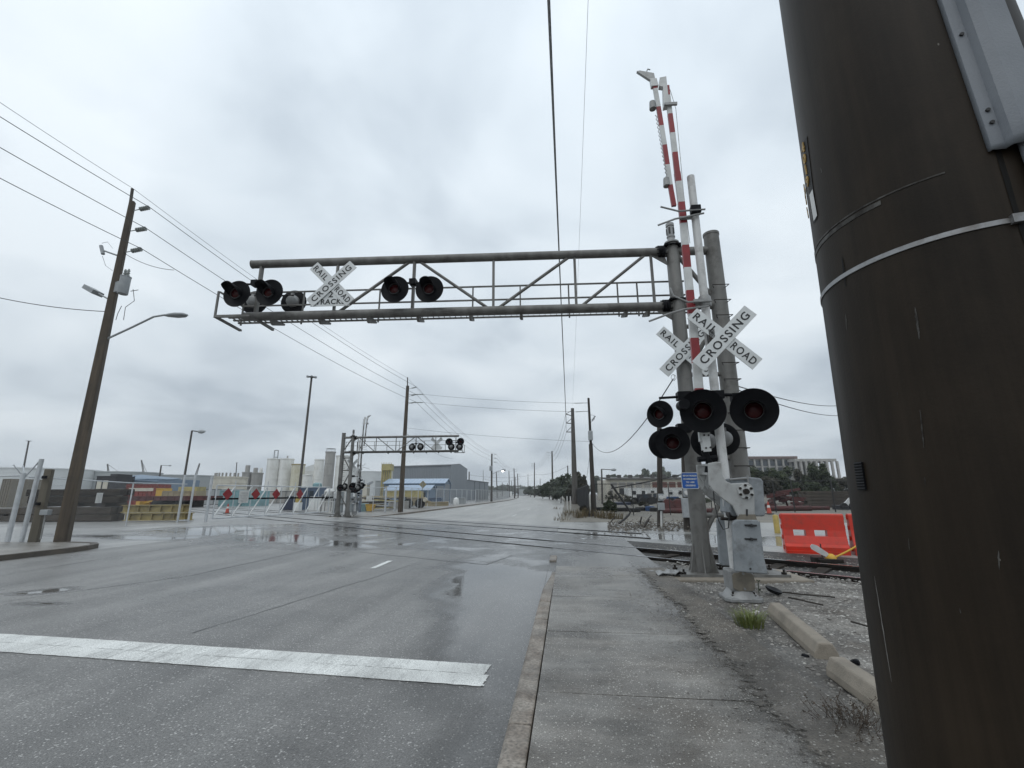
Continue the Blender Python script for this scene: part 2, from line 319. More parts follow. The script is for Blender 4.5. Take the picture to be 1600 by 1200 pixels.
    m['rust'] = mat('red_oxide', (0.10, 0.024, 0.022), (0.055, 0.018, 0.016), 2, 0.65, 0, 0.15, dirt=(0.06, 0.03, 0.025), dsc=2, damt=0.7)
    m['carred'] = mat('rail_car_red', (0.22, 0.03, 0.022), (0.16, 0.028, 0.02), 1.5, 0.6, 0, 0.1, dirt=(0.08, 0.05, 0.04), dsc=1.5, damt=0.7)
    m['cream'] = mat('cream_paint', (0.56, 0.53, 0.45), (0.48, 0.45, 0.38), 1.0, 0.7, dirt=(0.3, 0.27, 0.2), dsc=0.5, damt=0.5)
    m['bwhite'] = mat('building_white', (0.68, 0.69, 0.68), (0.58, 0.59, 0.58), 0.4, 0.7, dirt=(0.4, 0.39, 0.36), dsc=0.5, damt=0.5)
    m['tankwhite'] = mat('tank_white', (0.60, 0.62, 0.62), (0.52, 0.54, 0.54), 0.2, 0.6, streak=(1, 1, 0.2), dirt=(0.42, 0.42, 0.4), dsc=0.3, damt=0.5)
    m['tankgrey'] = mat('tank_grey', (0.36, 0.38, 0.385), (0.31, 0.33, 0.335), 0.3, 0.6, streak=(1, 1, 0.2))
    m['silo'] = mat('silo_white', (0.74, 0.74, 0.71), (0.60, 0.60, 0.57), 0.6, 0.7, streak=(1, 1, 0.15), dirt=(0.36, 0.34, 0.29), dsc=0.35, damt=0.7)
    m['silocream'] = mat('silo_cream', (0.60, 0.58, 0.47), (0.5, 0.47, 0.36), 0.6, 0.7, streak=(1, 1, 0.15), dirt=(0.33, 0.26, 0.1), dsc=0.4, damt=0.7)
    m['silogrey'] = mat('silo_concrete', (0.34, 0.33, 0.31), (0.25, 0.245, 0.23), 0.7, 0.8, streak=(1, 1, 0.15))
    m['warehouse'] = mat('warehouse_grey', (0.225, 0.245, 0.265), (0.20, 0.22, 0.24), 0.2, 0.55, streak=(1, 1, 0.1))
    m['whtrim'] = mat('warehouse_trim', (0.13, 0.14, 0.15), None, 1, 0.5)
    m['blueroof'] = mat('blue_metal_roof', (0.36, 0.44, 0.54), (0.30, 0.39, 0.50), 0.8, 0.4, 0.2, streak=(8, 0.3, 1))
    m['bluewall'] = mat('blue_grey_siding', (0.17, 0.23, 0.30), (0.14, 0.19, 0.25), 0.8, 0.6)
    m['navy'] = mat('navy_steel', (0.02, 0.027, 0.055), (0.03, 0.04, 0.07), 2, 0.45)
    m['bluebox'] = mat('slate_blue_paint', (0.09, 0.125, 0.18), (0.07, 0.10, 0.15), 2, 0.5)
    m['teal'] = mat('pale_teal_paint', (0.25, 0.40, 0.42), (0.19, 0.33, 0.35), 1.5, 0.6, dirt=(0.15, 0.16, 0.15), dsc=1, damt=0.5)
    m['orange'] = mat('barrier_orange', (0.60, 0.03, 0.010), (0.50, 0.028, 0.010), 3, 0.34, 0, 0.08, 18, dirt=(0.27, 0.045, 0.025), dsc=4, damt=0.75)
    m['cone'] = mat('cone_orange', (0.42, 0.06, 0.035), (0.32, 0.05, 0.03), 4, 0.5)
    m['bollard'] = mat('bollard_yellow', (0.44, 0.33, 0.09), (0.36, 0.27, 0.08), 5, 0.6, dirt=(0.2, 0.16, 0.08), dsc=5, damt=0.6)
    m['curbdark'] = mat('wet_shaded_kerb', (0.10, 0.085, 0.068), (0.06, 0.052, 0.043), 3, 0.6, 0, 0.4, 40)  # wet brown kerb, the shade on its road face put into the colour
    m['stop'] = mat('wheel_stop_concrete', (0.27, 0.235, 0.19), (0.21, 0.185, 0.15), 6, 0.75, 0, 0.35, 90, dirt=(0.12, 0.105, 0.085), dsc=5, damt=0.5)
    m['grass'] = mat('grass_green', (0.10, 0.14, 0.025), (0.16, 0.17, 0.05), 12, 0.6)
    m['drygrass'] = mat('dry_grass', (0.13, 0.09, 0.045), (0.075, 0.065, 0.03), 6, 0.8)
    m['weed'] = mat('dry_weed', (0.045, 0.034, 0.026), (0.075, 0.055, 0.038), 20, 0.8)
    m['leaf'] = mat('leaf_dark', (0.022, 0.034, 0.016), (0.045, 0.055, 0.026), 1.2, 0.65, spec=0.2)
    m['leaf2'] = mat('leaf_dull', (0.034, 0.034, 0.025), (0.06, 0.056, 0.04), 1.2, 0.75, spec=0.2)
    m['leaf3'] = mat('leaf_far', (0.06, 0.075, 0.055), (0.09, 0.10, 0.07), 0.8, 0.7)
    m['bark'] = mat('bark', (0.07, 0.06, 0.05), (0.045, 0.04, 0.034), 6, 0.9, 0, 0.3)
    m['stone'] = mat('gravel_stone', (0.30, 0.285, 0.26), (0.11, 0.1, 0.09), 2.3, 0.75, lo=0.4, hi=0.6)
    m['stonew'] = mat('shell_white', (0.46, 0.445, 0.41), (0.34, 0.33, 0.3), 9, 0.75)
    m['brick'] = mat('red_brick', (0.15, 0.075, 0.06), (0.17, 0.075, 0.06), 1, 0.85)
    m['dark'] = mat('dark_opening', (0.02, 0.022, 0.024), (0.03, 0.03, 0.03), 1, 0.4)
    m['roofdark'] = mat('roof_dark', (0.07, 0.065, 0.06), None, 1, 0.7)
    m['rooflight'] = mat('roof_red_tile', (0.15, 0.105, 0.095), (0.12, 0.09, 0.082), 1, 0.8)
    m['concrete'] = mat('weathered_concrete', (0.36, 0.35, 0.33), (0.28, 0.275, 0.26), 0.8, 0.8, dirt=(0.18, 0.17, 0.155), dsc=0.8, damt=0.6)
    m['glass'] = mat('window_glass', (0.03, 0.04, 0.05), (0.05, 0.06, 0.07), 1, 0.1)
    m['tyre'] = mat('tyre_rubber', (0.02, 0.02, 0.02), None, 8, 0.8)
    m['locoblack'] = mat('locomotive_black', (0.022, 0.022, 0.026), (0.035, 0.035, 0.04), 1, 0.5)
    m['tan'] = mat('tan_paint', (0.35, 0.30, 0.20), (0.27, 0.23, 0.15), 1.2, 0.7)
    m['bluedrum'] = mat('drum_blue', (0.03, 0.07, 0.18), (0.04, 0.09, 0.2), 2, 0.5)
    m['signtan'] = mat('sign_back_tan', (0.28, 0.25, 0.15), (0.22, 0.2, 0.13), 3, 0.6)
    m['digit'] = mat('tag_ochre', (0.42, 0.26, 0.06), (0.32, 0.2, 0.05), 20, 0.5)
    m['plastic'] = mat('white_plastic', (0.6, 0.6, 0.58), None, 6, 0.5)
    # worn thermoplastic road paint
    p = wet_ground('worn_road_paint', (0.70, 0.71, 0.685), (0.58, 0.59, 0.57), (0.22, 0.22, 0.215), 0.8, 80, 0.65, big=1.2, bump=0.05)
    t = p.node_tree; L = t.links.new; bs = t.nodes['Principled BSDF']
    old = bs.inputs['Base Color'].links[0].from_socket
    tc = N(t, 'ShaderNodeTexCoord'); mp = N(t, 'ShaderNodeMapping'); mp.inputs['Scale'].default_value = (11, 1.3, 1); L(tc.outputs['Object'], mp.inputs[0])
    n = N(t, 'ShaderNodeTexNoise'); L(mp.outputs[0], n.inputs['Vector']); n.inputs['Scale'].default_value = 2.3; n.inputs['Detail'].default_value = 9; n.inputs['Roughness'].default_value = 0.75
    n3 = N(t, 'ShaderNodeTexNoise'); L(tc.outputs['Object'], n3.inputs['Vector']); n3.inputs['Scale'].default_value = 1.1; n3.inputs['Detail'].default_value = 5
    mr = N(t, 'ShaderNodeMapRange'); L(math_(t, 'ADD', math_(t, 'MULTIPLY', n.outputs[0], .62), math_(t, 'MULTIPLY', n3.outputs[0], .38)), mr.inputs[0]); mr.inputs[1].default_value = 0.5; mr.inputs[2].default_value = 0.66; mr.inputs[4].default_value = 0.75
    mx = N(t, 'ShaderNodeMix', data_type='RGBA'); L(mr.outputs[0], mx.inputs[0]); L(old, mx.inputs[6]); mx.inputs[7].default_value = (0.17, 0.17, 0.168, 1)
    L(mx.outputs[2], bs.inputs['Base Color']); m['paint'] = p
    # the big pole: fine run-down streaks, chips and a brown bloom low down
    t = m['pole'].node_tree; L = t.links.new; bs = t.nodes['Principled BSDF']; old = bs.inputs['Base Color'].links[0].from_socket
    tc = N(t, 'ShaderNodeTexCoord'); mp = N(t, 'ShaderNodeMapping'); mp.inputs['Scale'].default_value = (1, 1, 0.035); L(tc.outputs['Object'], mp.inputs[0])
    n = N(t, 'ShaderNodeTexNoise'); L(mp.outputs[0], n.inputs['Vector']); n.inputs['Scale'].default_value = 26; n.inputs['Detail'].default_value = 7; n.inputs['Roughness'].default_value = 0.7
    n2 = N(t, 'ShaderNodeTexNoise'); L(tc.outputs['Object'], n2.inputs['Vector']); n2.inputs['Scale'].default_value = 2.2; n2.inputs['Detail'].default_value = 6
    r = N(t, 'ShaderNodeMapRange'); L(math_(t, 'ADD', math_(t, 'MULTIPLY', n.outputs[0], .6), math_(t, 'MULTIPLY', n2.outputs[0], .5)), r.inputs[0]); r.inputs[1].default_value = .42; r.inputs[2].default_value = .68; r.inputs[3].default_value = .78; r.inputs[4].default_value = 1.28
    s = N(t, 'ShaderNodeVectorMath', operation='SCALE'); L(old, s.inputs[0]); L(r.outputs[0], s.inputs['Scale'])
    vo = N(t, 'ShaderNodeTexVoronoi'); mp2 = N(t, 'ShaderNodeMapping'); mp2.inputs['Scale'].default_value = (1, 1, .45); L(tc.outputs['Object'], mp2.inputs[0]); L(mp2.outputs[0], vo.inputs['Vector']); vo.inputs['Scale'].default_value = 34
    sc = N(t, 'ShaderNodeSeparateColor'); L(vo.outputs['Color'], sc.inputs[0])
    chip = math_(t, 'MULTIPLY', math_(t, 'GREATER_THAN', sc.outputs[0], .988), math_(t, 'LESS_THAN', vo.outputs['Distance'], math_(t, 'MULTIPLY', sc.outputs[1], .17)))
    mx = N(t, 'ShaderNodeMix', data_type='RGBA'); L(math_(t, 'MULTIPLY', chip, .8), mx.inputs[0]); L(s.outputs[0], mx.inputs[6]); mx.inputs[7].default_value = (.16, .15, .13, 1); L(mx.outputs[2], bs.inputs['Base Color'])
    # street lamp that is on
    lm = bpy.data.materials.new('lamp_lit'); lm.use_nodes = True; bs = lm.node_tree.nodes['Principled BSDF']; bs.inputs['Emission Color'].default_value = (1, 0.95, 0.85, 1); bs.inputs['Emission Strength'].default_value = 6; m['lit'] = lm
    # chain link: woven wire, open between
    def link(name, col, pitch, w):
        k = bpy.data.materials.new(name); k.use_nodes = True; t = k.node_tree; L = t.links.new; bs = t.nodes['Principled BSDF']; out = t.nodes['Material Output']
        bs.inputs['Base Color'].default_value = col + (1,); bs.inputs['Roughness'].default_value = 0.6; bs.inputs['Metallic'].default_value = 0.3 if col[0] > .1 else 0; bs.inputs['Specular IOR Level'].default_value = .5 if col[0] > .1 else .05
        uvn = N(t, 'ShaderNodeUVMap'); sp = N(t, 'ShaderNodeSeparateXYZ'); L(uvn.outputs[0], sp.inputs[0])
        a = math_(t, 'FRACT', math_(t, 'DIVIDE', math_(t, 'ADD', sp.outputs[0], sp.outputs[1]), pitch))
        b = math_(t, 'FRACT', math_(t, 'DIVIDE', math_(t, 'SUBTRACT', sp.outputs[0], sp.outputs[1]), pitch))
        mk = math_(t, 'MAXIMUM', math_(t, 'LESS_THAN', a, w), math_(t, 'LESS_THAN', b, w))
        tr = N(t, 'ShaderNodeBsdfTransparent'); ms = N(t, 'ShaderNodeMixShader'); L(mk, ms.inputs[0]); L(tr.outputs[0], ms.inputs[1]); L(bs.outputs[0], ms.inputs[2]); L(ms.outputs[0], out.inputs[0])
        return k
    m['link'] = link('chain_link_galvanised', (0.42, 0.44, 0.45), 0.075, 0.045)
    m['linkslat'] = link('chain_link_grey_screen', (0.24, 0.25, 0.25), 0.075, 0.33)
    m['linkblack'] = link('chain_link_black', (0.012, 0.012, 0.013), 0.075, 0.10)
    m['screenblack'] = link('black_windscreen_mesh', (0.006, 0.006, 0.008), 0.05, 0.86)
setup_mats()
# ================================================================== THE SETTING
M_['spill'] = wet_ground('muddy_dirt', (0.08, 0.068, 0.054), (0.19, 0.172, 0.147), (0.5, 0.48, 0.44), 0.85, 60, 0.65, big=1.5, streak=(2, 2, 1), samt=.4, thr=.6, bump=1.0, bdist=.02)
SN, CN = math.sin(R(37.5)), math.cos(R(37.5))        # track normal; the tracks cross the road at a skew
CB, CA = 9.9, 11.335                                  # near and far rail of the first track
def tc_(X, Y): return SN * X + CN * Y
def trackY(c, X): return (c - SN * X) / CN
def sst(a, b, x):
    t = min(1, max(0, (x - a) / (b - a))); return t * t * (3 - 2 * t)
XR = -0.42
def XL(Y): return -13.55 + 1.35 * sst(14, 29, Y)
def bend(Y): return -0.0006 * max(0, Y - 70) ** 2 if Y < 260 else -0.0006 * 190 ** 2 - 0.228 * (Y - 260)
def roadz(X, Y):
    d = Y - trackY(12.4, X)
    s = sst(4.0, 10.5, abs(d))
    crown = 0.03 * (1 - ((X + 7) / 7) ** 2) * s if -14 < X < 0 else 0
    return -0.02 - 0.10 * s + crown
def hz(X, Y):
    xl = XL(Y)
    if X < xl:
        k = min(1, (xl - X) / 4); return roadz(xl, Y) * (1 - k) - 0.03 * k
    return roadz(X, Y)
PUD = []           # standing water: (x, y, radius x, radius y, strength)
def puddle(px, py, rx, ry, s=1.0, z=-0.08):
    p = G(px, py, z); PUD.append((p.x, p.y, rx, ry, s))
puddle(795, 905, 0.72, 1.6, 1.15); puddle(790, 882, 0.75, 1.0, 1.0); puddle(800, 960, 0.5, 1.6, 1.0); puddle(800, 1040, 0.28, 1.6, 0.7); puddle(790, 1150, 0.2, 1.2, 0.55)
puddle(620, 842, 4.5, 1.4, 1.0); puddle(540, 830, 4.0, 1.8, 1.15); puddle(480, 826, 3.0, 1.5, 1.1); puddle(420, 828, 3.0, 1.2, 0.9); puddle(700, 850, 3.0, 1.0, 0.9)
puddle(760, 842, 2.5, 1.2, 0.9); puddle(820, 858, 1.4, 1.2, 1.0); puddle(330, 832, 2.2, 0.9, 0.75); puddle(560, 852, 2.5, 0.8, 0.7)
puddle(80, 922, 0.22, 0.18, 0.85); puddle(65, 942, 0.3, 0.09, 0.85); puddle(30, 926, 0.2, 0.12, 0.8); puddle(230, 840, 2.5, 0.5, 0.7); puddle(860, 838, 1.5, 1.2, 0.8)
def wetat(X, Y):
    w = -0.05
    for x, y, rx, ry, s in PUD:
        dx, dy = X - x, Y - y
        q = (dx / rx) ** 2 + (dy / ry) ** 2
        if q < 4: w = max(w, s * (1 - q / 4) - 0.05)
    d_ = tc_(X, Y)
    if X > -25 and 7 < d_ < 16: w = min(w, .46)        # the crossing is wet in broken patches, not flooded
    return w
def sheet(name, xs, ys, fn, m, kind='structure', wet=None, yfn=None, parent=None):
    """a ground sheet on a grid; xs, ys lists, fn(x,y)->z, yfn(x,t)->y to shear an edge"""
    b = B(); nx, ny = len(xs), len(ys); vs = []
    for y in ys:
        for x in xs:
            X, Y = (x, y) if yfn is None else yfn(x, y)
            vs.append(V((X, Y, fn(X, Y))))
    b.add(vs, [(j * nx + i, j * nx + i + 1, (j + 1) * nx + i + 1, (j + 1) * nx + i) for j in range(ny - 1) for i in range(nx - 1)])
    o = struct(name, b, m, parent=parent, kind=kind)
    at = o.data.attributes.new('wet', 'FLOAT', 'POINT')
    at.data.foreach_set('value', [(wet(q.x, q.y) if wet else 0.0) for q in vs])
    return o
def lin(a, b, n): return [a + (b - a) * i / (n - 1) for i in range(n)]
gb = B(); gb.add([(-745, -255, -0.32), (745, -255, -0.32), (745, 735, -0.32), (-745, 735, -0.32)], [(0, 1, 2, 3)])
struct('ground', gb, M_['dirt'])
# road: dense near the camera, stretched far away
ysr = lin(-3, 32, 200) + lin(32.6, 100, 90) + lin(103, 420, 80)
def roadmap(t, Y):
    xl, xr = XL(Y) + bend(Y), XR + bend(Y)
    return (xl + (xr - xl) * t, Y)
road = sheet('road', lin(0, 1, 70), ysr, lambda X, Y: roadz(X - bend(Y), Y), [M_['asphalt'], M_['pale']], wet=wetat, yfn=roadmap)
for p_ in road.data.polygons:            # older, paler pavement beyond the tracks, its colour also carrying the wet sheen
    c_ = p_.center
    if tc_(c_.x, c_.y) > 16.6 + .5 * noise.noise(V((c_.x * .4, 0, 0))): p_.material_index = 1
# left: asphalt apron and industrial yard, flush with the road
def yardmap(t, Y): return (XL(Y) - 0.004 - (t ** 2) * 150, Y)
sheet('yard_pavement', lin(0, 1, 70), lin(10.9, 30.5, 66), lambda X, Y: hz(X, Y), M_['yard'], wet=wetat, yfn=yardmap)
def yard2(t, Y): return (XL(Y) - 2.6 - (t ** 2) * 260 + bend(Y), Y)
sheet('yard_ground', lin(0, 1, 50), lin(30.52, 260, 80), lambda X, Y: -0.035, M_['yard'], yfn=yard2, wet=lambda X, Y: 0.05)
# far left sidewalk with its kerb
def walkfar(x, Y): return (XL(Y) + bend(Y) - x, Y)
sheet('sidewalk_beyond_tracks', lin(0.17, 2.595, 8), lin(28.6, 300, 120), lambda X, Y: 0.012, M_['walk'], yfn=walkfar)
kb = B()
yk = lin(28.6, 300, 120)
for i in range(len(yk) - 1):
    a, c = yk[i], yk[i + 1]
    x0, x1 = XL(a) + bend(a), XL(c) + bend(c)
    kb.add([(x0 - .165, a, -.3), (x0, a, -.3), (x0, a, .02), (x0 - .165, a, .02), (x1 - .165, c, -.3), (x1, c, -.3), (x1, c, .02), (x1 - .165, c, .02)], [(0, 1, 2, 3), (1, 5, 6, 2), (2, 6, 7, 3), (7, 6, 5, 4)])
struct('kerb_beyond_tracks', kb, M_['curb'], smooth=False)
# near left sidewalk: concrete pad at the utility pole, kerb curving away at its end
lw = B()
edge = [(-13.72, -3), (-13.72, 11.6), (-13.85, 12.3), (-14.3, 12.75), (-15.2, 12.94)]
poly = [V((x, y, 0.0)) for x, y in edge] + [V((-26, 12.94, 0)), V((-26, -3, 0))]
lw.prism(poly, (0, 0, -0.3))
lwo = struct('sidewalk_across_road', lw, M_['walk'], smooth=False)
lk = B()
ln = [V((-13.55, -3, 0))] + [V((-13.55, y, 0)) for y in lin(0, 11.6, 7)] + [V((-13.62, 12.1, 0)), V((-13.85, 12.6, 0)), V((-14.3, 12.95, 0)), V((-15.3, 13.12, 0)), V((-17, 13.2, -0.05))]
for i in range(len(ln) - 1):
    a, c = ln[i], ln[i + 1]; d = (c - a).normalized(); n = V((-d.y, d.x, 0)) * 0.17
    lk.add([a + V((0, 0, -.3)), a + V((0, 0, .012)), a + n + V((0, 0, .012)), c + V((0, 0, -.3)), c + V((0, 0, .012)), c + n + V((0, 0, .012)), a + n + V((0, 0, -.3)), c + n + V((0, 0, -.3))], [(0, 3, 4, 1), (1, 4, 5, 2), (2, 5, 7, 6)])
struct('kerb_across_road', lk, M_['curbdark'], smooth=False)
# near right sidewalk: separate slabs with joints, and kerb stones
sw = newobj('sidewalk', None); sw['kind'] = 'structure'; MW[sw] = Matrix.Identity(4)
js = [-2.3, -0.8, 0.7, 2.2, 3.72, 5.23, 6.9, 8.64, 9.62]
for i in range(len(js) - 1):
    a, c = js[i] + 0.006, js[i + 1] - 0.006
    xr = 1.44 + 0.05 * math.sin(i * 2.1)
    nx, ny = 12, 10; vs = []; tilt = random.uniform(-.004, .004)
    xs, ys = lin(XR + 0.165, xr, nx), lin(a, c, ny)
    sb = B()
    for y in ys:
        for x in xs:
            e = 0.006 if (y in (ys[0], ys[-1])) else 0
            vs.append(V((x, y, -e + tilt * (x - .5) + 0.0015 * noise.noise(V((x * 3, y * 3, 0))))))
    sb.add(vs, [(j * nx + k, j * nx + k + 1, (j + 1) * nx + k + 1, (j + 1) * nx + k) for j in range(ny - 1) for k in range(nx - 1)])
    nb = len(sb.v); rim = [k for k in range(nx)] + [j * nx + nx - 1 for j in range(1, ny)] + [(ny - 1) * nx + k for k in range(nx - 2, -1, -1)] + [j * nx for j in range(ny - 2, 0, -1)]
    low = [vs[k] + V((0, 0, -.14)) for k in rim]; o0 = len(sb.v); sb.v += low
    for q in range(len(rim)):
        q2 = (q + 1) % len(rim); sb.f.append([rim[q], o0 + q, o0 + q2, rim[q2]]); sb.m.append(0)
    o = part('slab', sb, M_['walk'], sw)
    at = o.data.attributes.new('wet', 'FLOAT', 'POINT')
    at.data.foreach_set('value', [0.12 + 0.3 * sst(0.9, 1.5, q.x) if q.z > -.05 else 0 for q in sb.v])
kr = newobj('kerb', None); kr['kind'] = 'structure'; MW[kr] = Matrix.Identity(4)
ks = [-2.5, -0.6, 1.4, 3.24, 5.68, 6.55, 7.46, 8.25, 8.9]
for i in range(len(ks) - 1):
    a, c = ks[i] + .005, ks[i + 1] - .005
    dx = 0.10 * sst(7.2, 9.0, a); dx2 = 0.10 * sst(7.2, 9.0, c)
    q = B(); z = random.uniform(-.004, .006)
    prof = [(XR - .015, -.3), (XR, -.02), (XR + .025, z), (XR + .155, z - .003), (XR + .155, -.3)]
    q.add([V((x + dx, a, zz)) for x, zz in prof] + [V((x + dx2, c, zz)) for x, zz in prof], [(i2, 5 + i2, 5 + (i2 + 1) % 5, (i2 + 1) % 5) for i2 in range(5)] + [(0, 1, 2, 3, 4), (9, 8, 7, 6, 5)])
    part('kerbstone', q, M_['curb'], kr, smooth=False, bev=0.012)
q = B(); e = G(866, 872); q.box((e.x - .02, e.y, -.1), (.15, .75, .22)); part('kerbstone', q, M_['curb'], kr, smooth=False, bev=0.015)
# apron between sidewalk and rails, right lot beyond the rails
sheet('crossing_apron', lin(XR + .004, 1.75, 14), lin(0, 1, 24), lambda X, Y: roadz(X, Y) + (0.008 if Y > 9.8 else 0.0), M_['asphalt'], wet=wetat, yfn=lambda x, t: (x, 6.8 + t * (trackY(13.35, x) - 6.8)))
def lotw(X, Y):
    d = tc_(X, Y)
    w = 0.15
    for px, py, rx, ry, s in lotp:
        q = ((X - px) / rx) ** 2 + ((Y - py) / ry) ** 2
        if q < 4: w = max(w, s * (1 - q / 4))
    return w
lotp = [(6.2, 15.2, 2.2, 1.0, .9), (3.2, 16.4, 1.6, .8, .8), (8.5, 14.5, 2.0, .8, .8), (1.5, 17, 1.2, 1.2, .6), (3.5, 19, 2.2, .6, .5)]
def lotmap(t, s):
    X = XR + .004 + t * t * 60; y0 = trackY(12.9, X) if X < 12 else trackY(12.9, 12) - (X - 12) * .2
    return (X, y0 + (24 - y0) * s)
sheet('lot_pavement', lin(0, 1, 60), lin(0, 1, 50), lambda X, Y: -0.028, M_['pale'], yfn=lotmap, wet=lotw)
def lot2(t, Y): return (XR + .004 + bend(Y) + t * t * 190, Y)
sheet('lot_ground', lin(0, 1, 50), lin(24.002, 260, 70), lambda X, Y: -0.03 + 0.02 * noise.noise(V((X * .3, Y * .3, 0))), M_['dirt'], yfn=lot2, wet=lambda X, Y: -.1)
# gravel shoulder right of the sidewalk
def gz(X, Y):
    k = sst(1.3, 2.2, X)
    return -0.012 - 0.02 * k + (0.030 * noise.noise(V((X * 1.7, Y * 1.7, 3))) + 0.012 * noise.noise(V((X * 9, Y * 9, 1)))) * (0.3 + 0.7 * k)
def gw(X, Y): return 0.5 * (1 - sst(1.4, 2.7 + 0.3 * noise.noise(V((Y, 0, 0))), X)) - 0.05 + 0.12 * noise.noise(V((X * .8, Y * .8, 9)))
sheet('gravel_shoulder', lin(1.25, 13, 190), lin(0, 1, 130), lambda X, Y: gz(X, Y) - 0.05 * sst(9.2, 9.85, tc_(X, Y)), M_['gravel'], yfn=lambda x, t: (x, -2 + t * (trackY(9.93, x) + 2)), wet=gw)
sheet('track_bed', lin(1.4, 15, 60), lin(9.9, 13.0, 24), lambda X, Y: -0.115 + 0.085 * sst(11.7, 12.85, tc_(X, Y)) + 0.012 * noise.noise(V((X * 6, Y * 6, 1))), M_['ballast'], yfn=lambda x, c: (x, trackY(c, x)))
# dirt washed over the edge of the sidewalk
def spillmap(t, Y):
    e = .98 + .16 * noise.noise(V((Y * .7, 5, 0))) + .07 * noise.noise(V((Y * 3.1, 2, 0))) + .22 * sst(4.6, 3.6, Y) * 0; return (e + (1.75 - e) * t, Y)
sheet('dirt_spill', lin(0, 1, 14), lin(-1, 9.4, 160), lambda X, Y: 0.0035 + 0.02 * sst(1.2, 1.7, X) + .006 * noise.noise(V((X * 12, Y * 12, 0))), M_['spill'], yfn=spillmap, wet=lambda X, Y: .1 + .25 * noise.noise(V((X, Y * .6, 7))))
_t = M_['spill'].node_tree; _L = _t.links.new; _bs = _t.nodes['Principled BSDF']; _o = _t.nodes['Material Output']
_a = N(_t, 'ShaderNodeAttribute', attribute_name='cover'); _tc = N(_t, 'ShaderNodeTexCoord'); _n = N(_t, 'ShaderNodeTexNoise'); _L(_tc.outputs['Object'], _n.inputs['Vector']); _n.inputs['Scale'].default_value = 11; _n.inputs['Detail'].default_value = 7; _n.inputs['Roughness'].default_value = .7
_g = math_(_t, 'ADD', _a.outputs['Fac'], math_(_t, 'MULTIPLY', math_(_t, 'SUBTRACT', _n.outputs[0], .5), 1.6)); _r = N(_t, 'ShaderNodeMapRange'); _L(_g, _r.inputs[0]); _r.inputs[1].default_value = .35; _r.inputs[2].default_value = .55
_tr = N(_t, 'ShaderNodeBsdfTransparent'); _m = N(_t, 'ShaderNodeMixShader'); _L(_r.outputs[0], _m.inputs[0]); _L(_tr.outputs[0], _m.inputs[1]); _L(_bs.outputs[0], _m.inputs[2]); _L(_m.outputs[0], _o.inputs[0])
_ob = bpy.data.objects['dirt_spill']; _at = _ob.data.attributes.new('cover', 'FLOAT', 'POINT'); _at.data.foreach_set('value', [sst(0, 13, i % 14) * 1.15 - .02 for i in range(len(_ob.data.vertices))])
# rails
def railpath(c, x0, x1, n=40): return [V((x, trackY(c, x), 0)) for x in lin(x0, x1, n)]
tk = newobj('railway_track', None); tk['kind'] = 'structure'; MW[tk] = Matrix.Identity(4)
T = V((CN, -SN, 0)); NN = V((SN, CN, 0))
for c, x0 in ((CB, -40), (CA, -40), (CB + 4.1, -40), (CA + 4.1, -40)):
    second = c > 13
    x1 = 15 if not second else 2.6
    pts = railpath(c, x0, x1, 30)
    b = B(); h = b
    for i in range(len(pts) - 1):
        p, q2 = pts[i], pts[i + 1]
        z1 = -0.004; hw = .036
        h.add([p + NN * s * hw + V((0, 0, z)) for s, z in ((-1, -.045), (-1, z1), (1, z1), (1, -.045))] + [q2 + NN * s * hw + V((0, 0, z)) for s, z in ((-1, -.045), (-1, z1), (1, z1), (1, -.045))], [(0, 4, 5, 1), (2, 6, 7, 3), (3, 7, 4, 0)])
        b.cur = 1; h.add([p + NN * -hw + V((0, 0, z1)), p + NN * hw + V((0, 0, z1)), q2 + NN * hw + V((0, 0, z1)), q2 + NN * -hw + V((0, 0, z1))], [(0, 1, 2, 3)]); b.cur = 0
        for wd, za, zb in ((.009, -.125, -.045), (.07, -.14, -.12)):
            h.add([p + NN * s * wd + V((0, 0, z)) for s, z in ((-1, za), (-1, zb), (1, zb), (1, za))] + [q2 + NN * s * wd + V((0, 0, z)) for s, z in ((-1, za), (-1, zb), (1, zb), (1, za))], [(0, 4, 5, 1), (1, 5, 6, 2), (2, 6, 7, 3)])
    part('rail', b, [M_['rail'], M_['railtop']], tk, smooth=False)
    # flat sheet beside the rail, its black standing for shade in the flangeway groove
    for s, w in ((1 if c in (CB, CB + 4.1) else -1, .075), (-1 if c in (CB, CB + 4.1) else 1, .03)):
        b = B(); pts = railpath(c, -22, 1.5 if not second else 2.6, 40)
        for i in range(len(pts) - 1):
            vs = []
            for p in (pts[i], pts[i + 1]):
                for d in (.037, .037 + w):
                    r_ = p + NN * s * d; vs.append(V((r_.x, r_.y, hz(r_.x, r_.y) + .0125)))
            b.add(vs, [(0, 1, 3, 2)])
        part('flangeway_groove_shade', b, M_['black'], tk, smooth=False)
# sleepers seen between the exposed rails on the right
for k in range(14):
    x = 2.2 + k * .62; p = V((x, trackY((CA + CB) / 2, x), -.135)); b = B(); b.bar(p - NN * 1.2, p + NN * 1.2, .22, .12); part('sleeper', b, M_['timber'], tk, smooth=False)
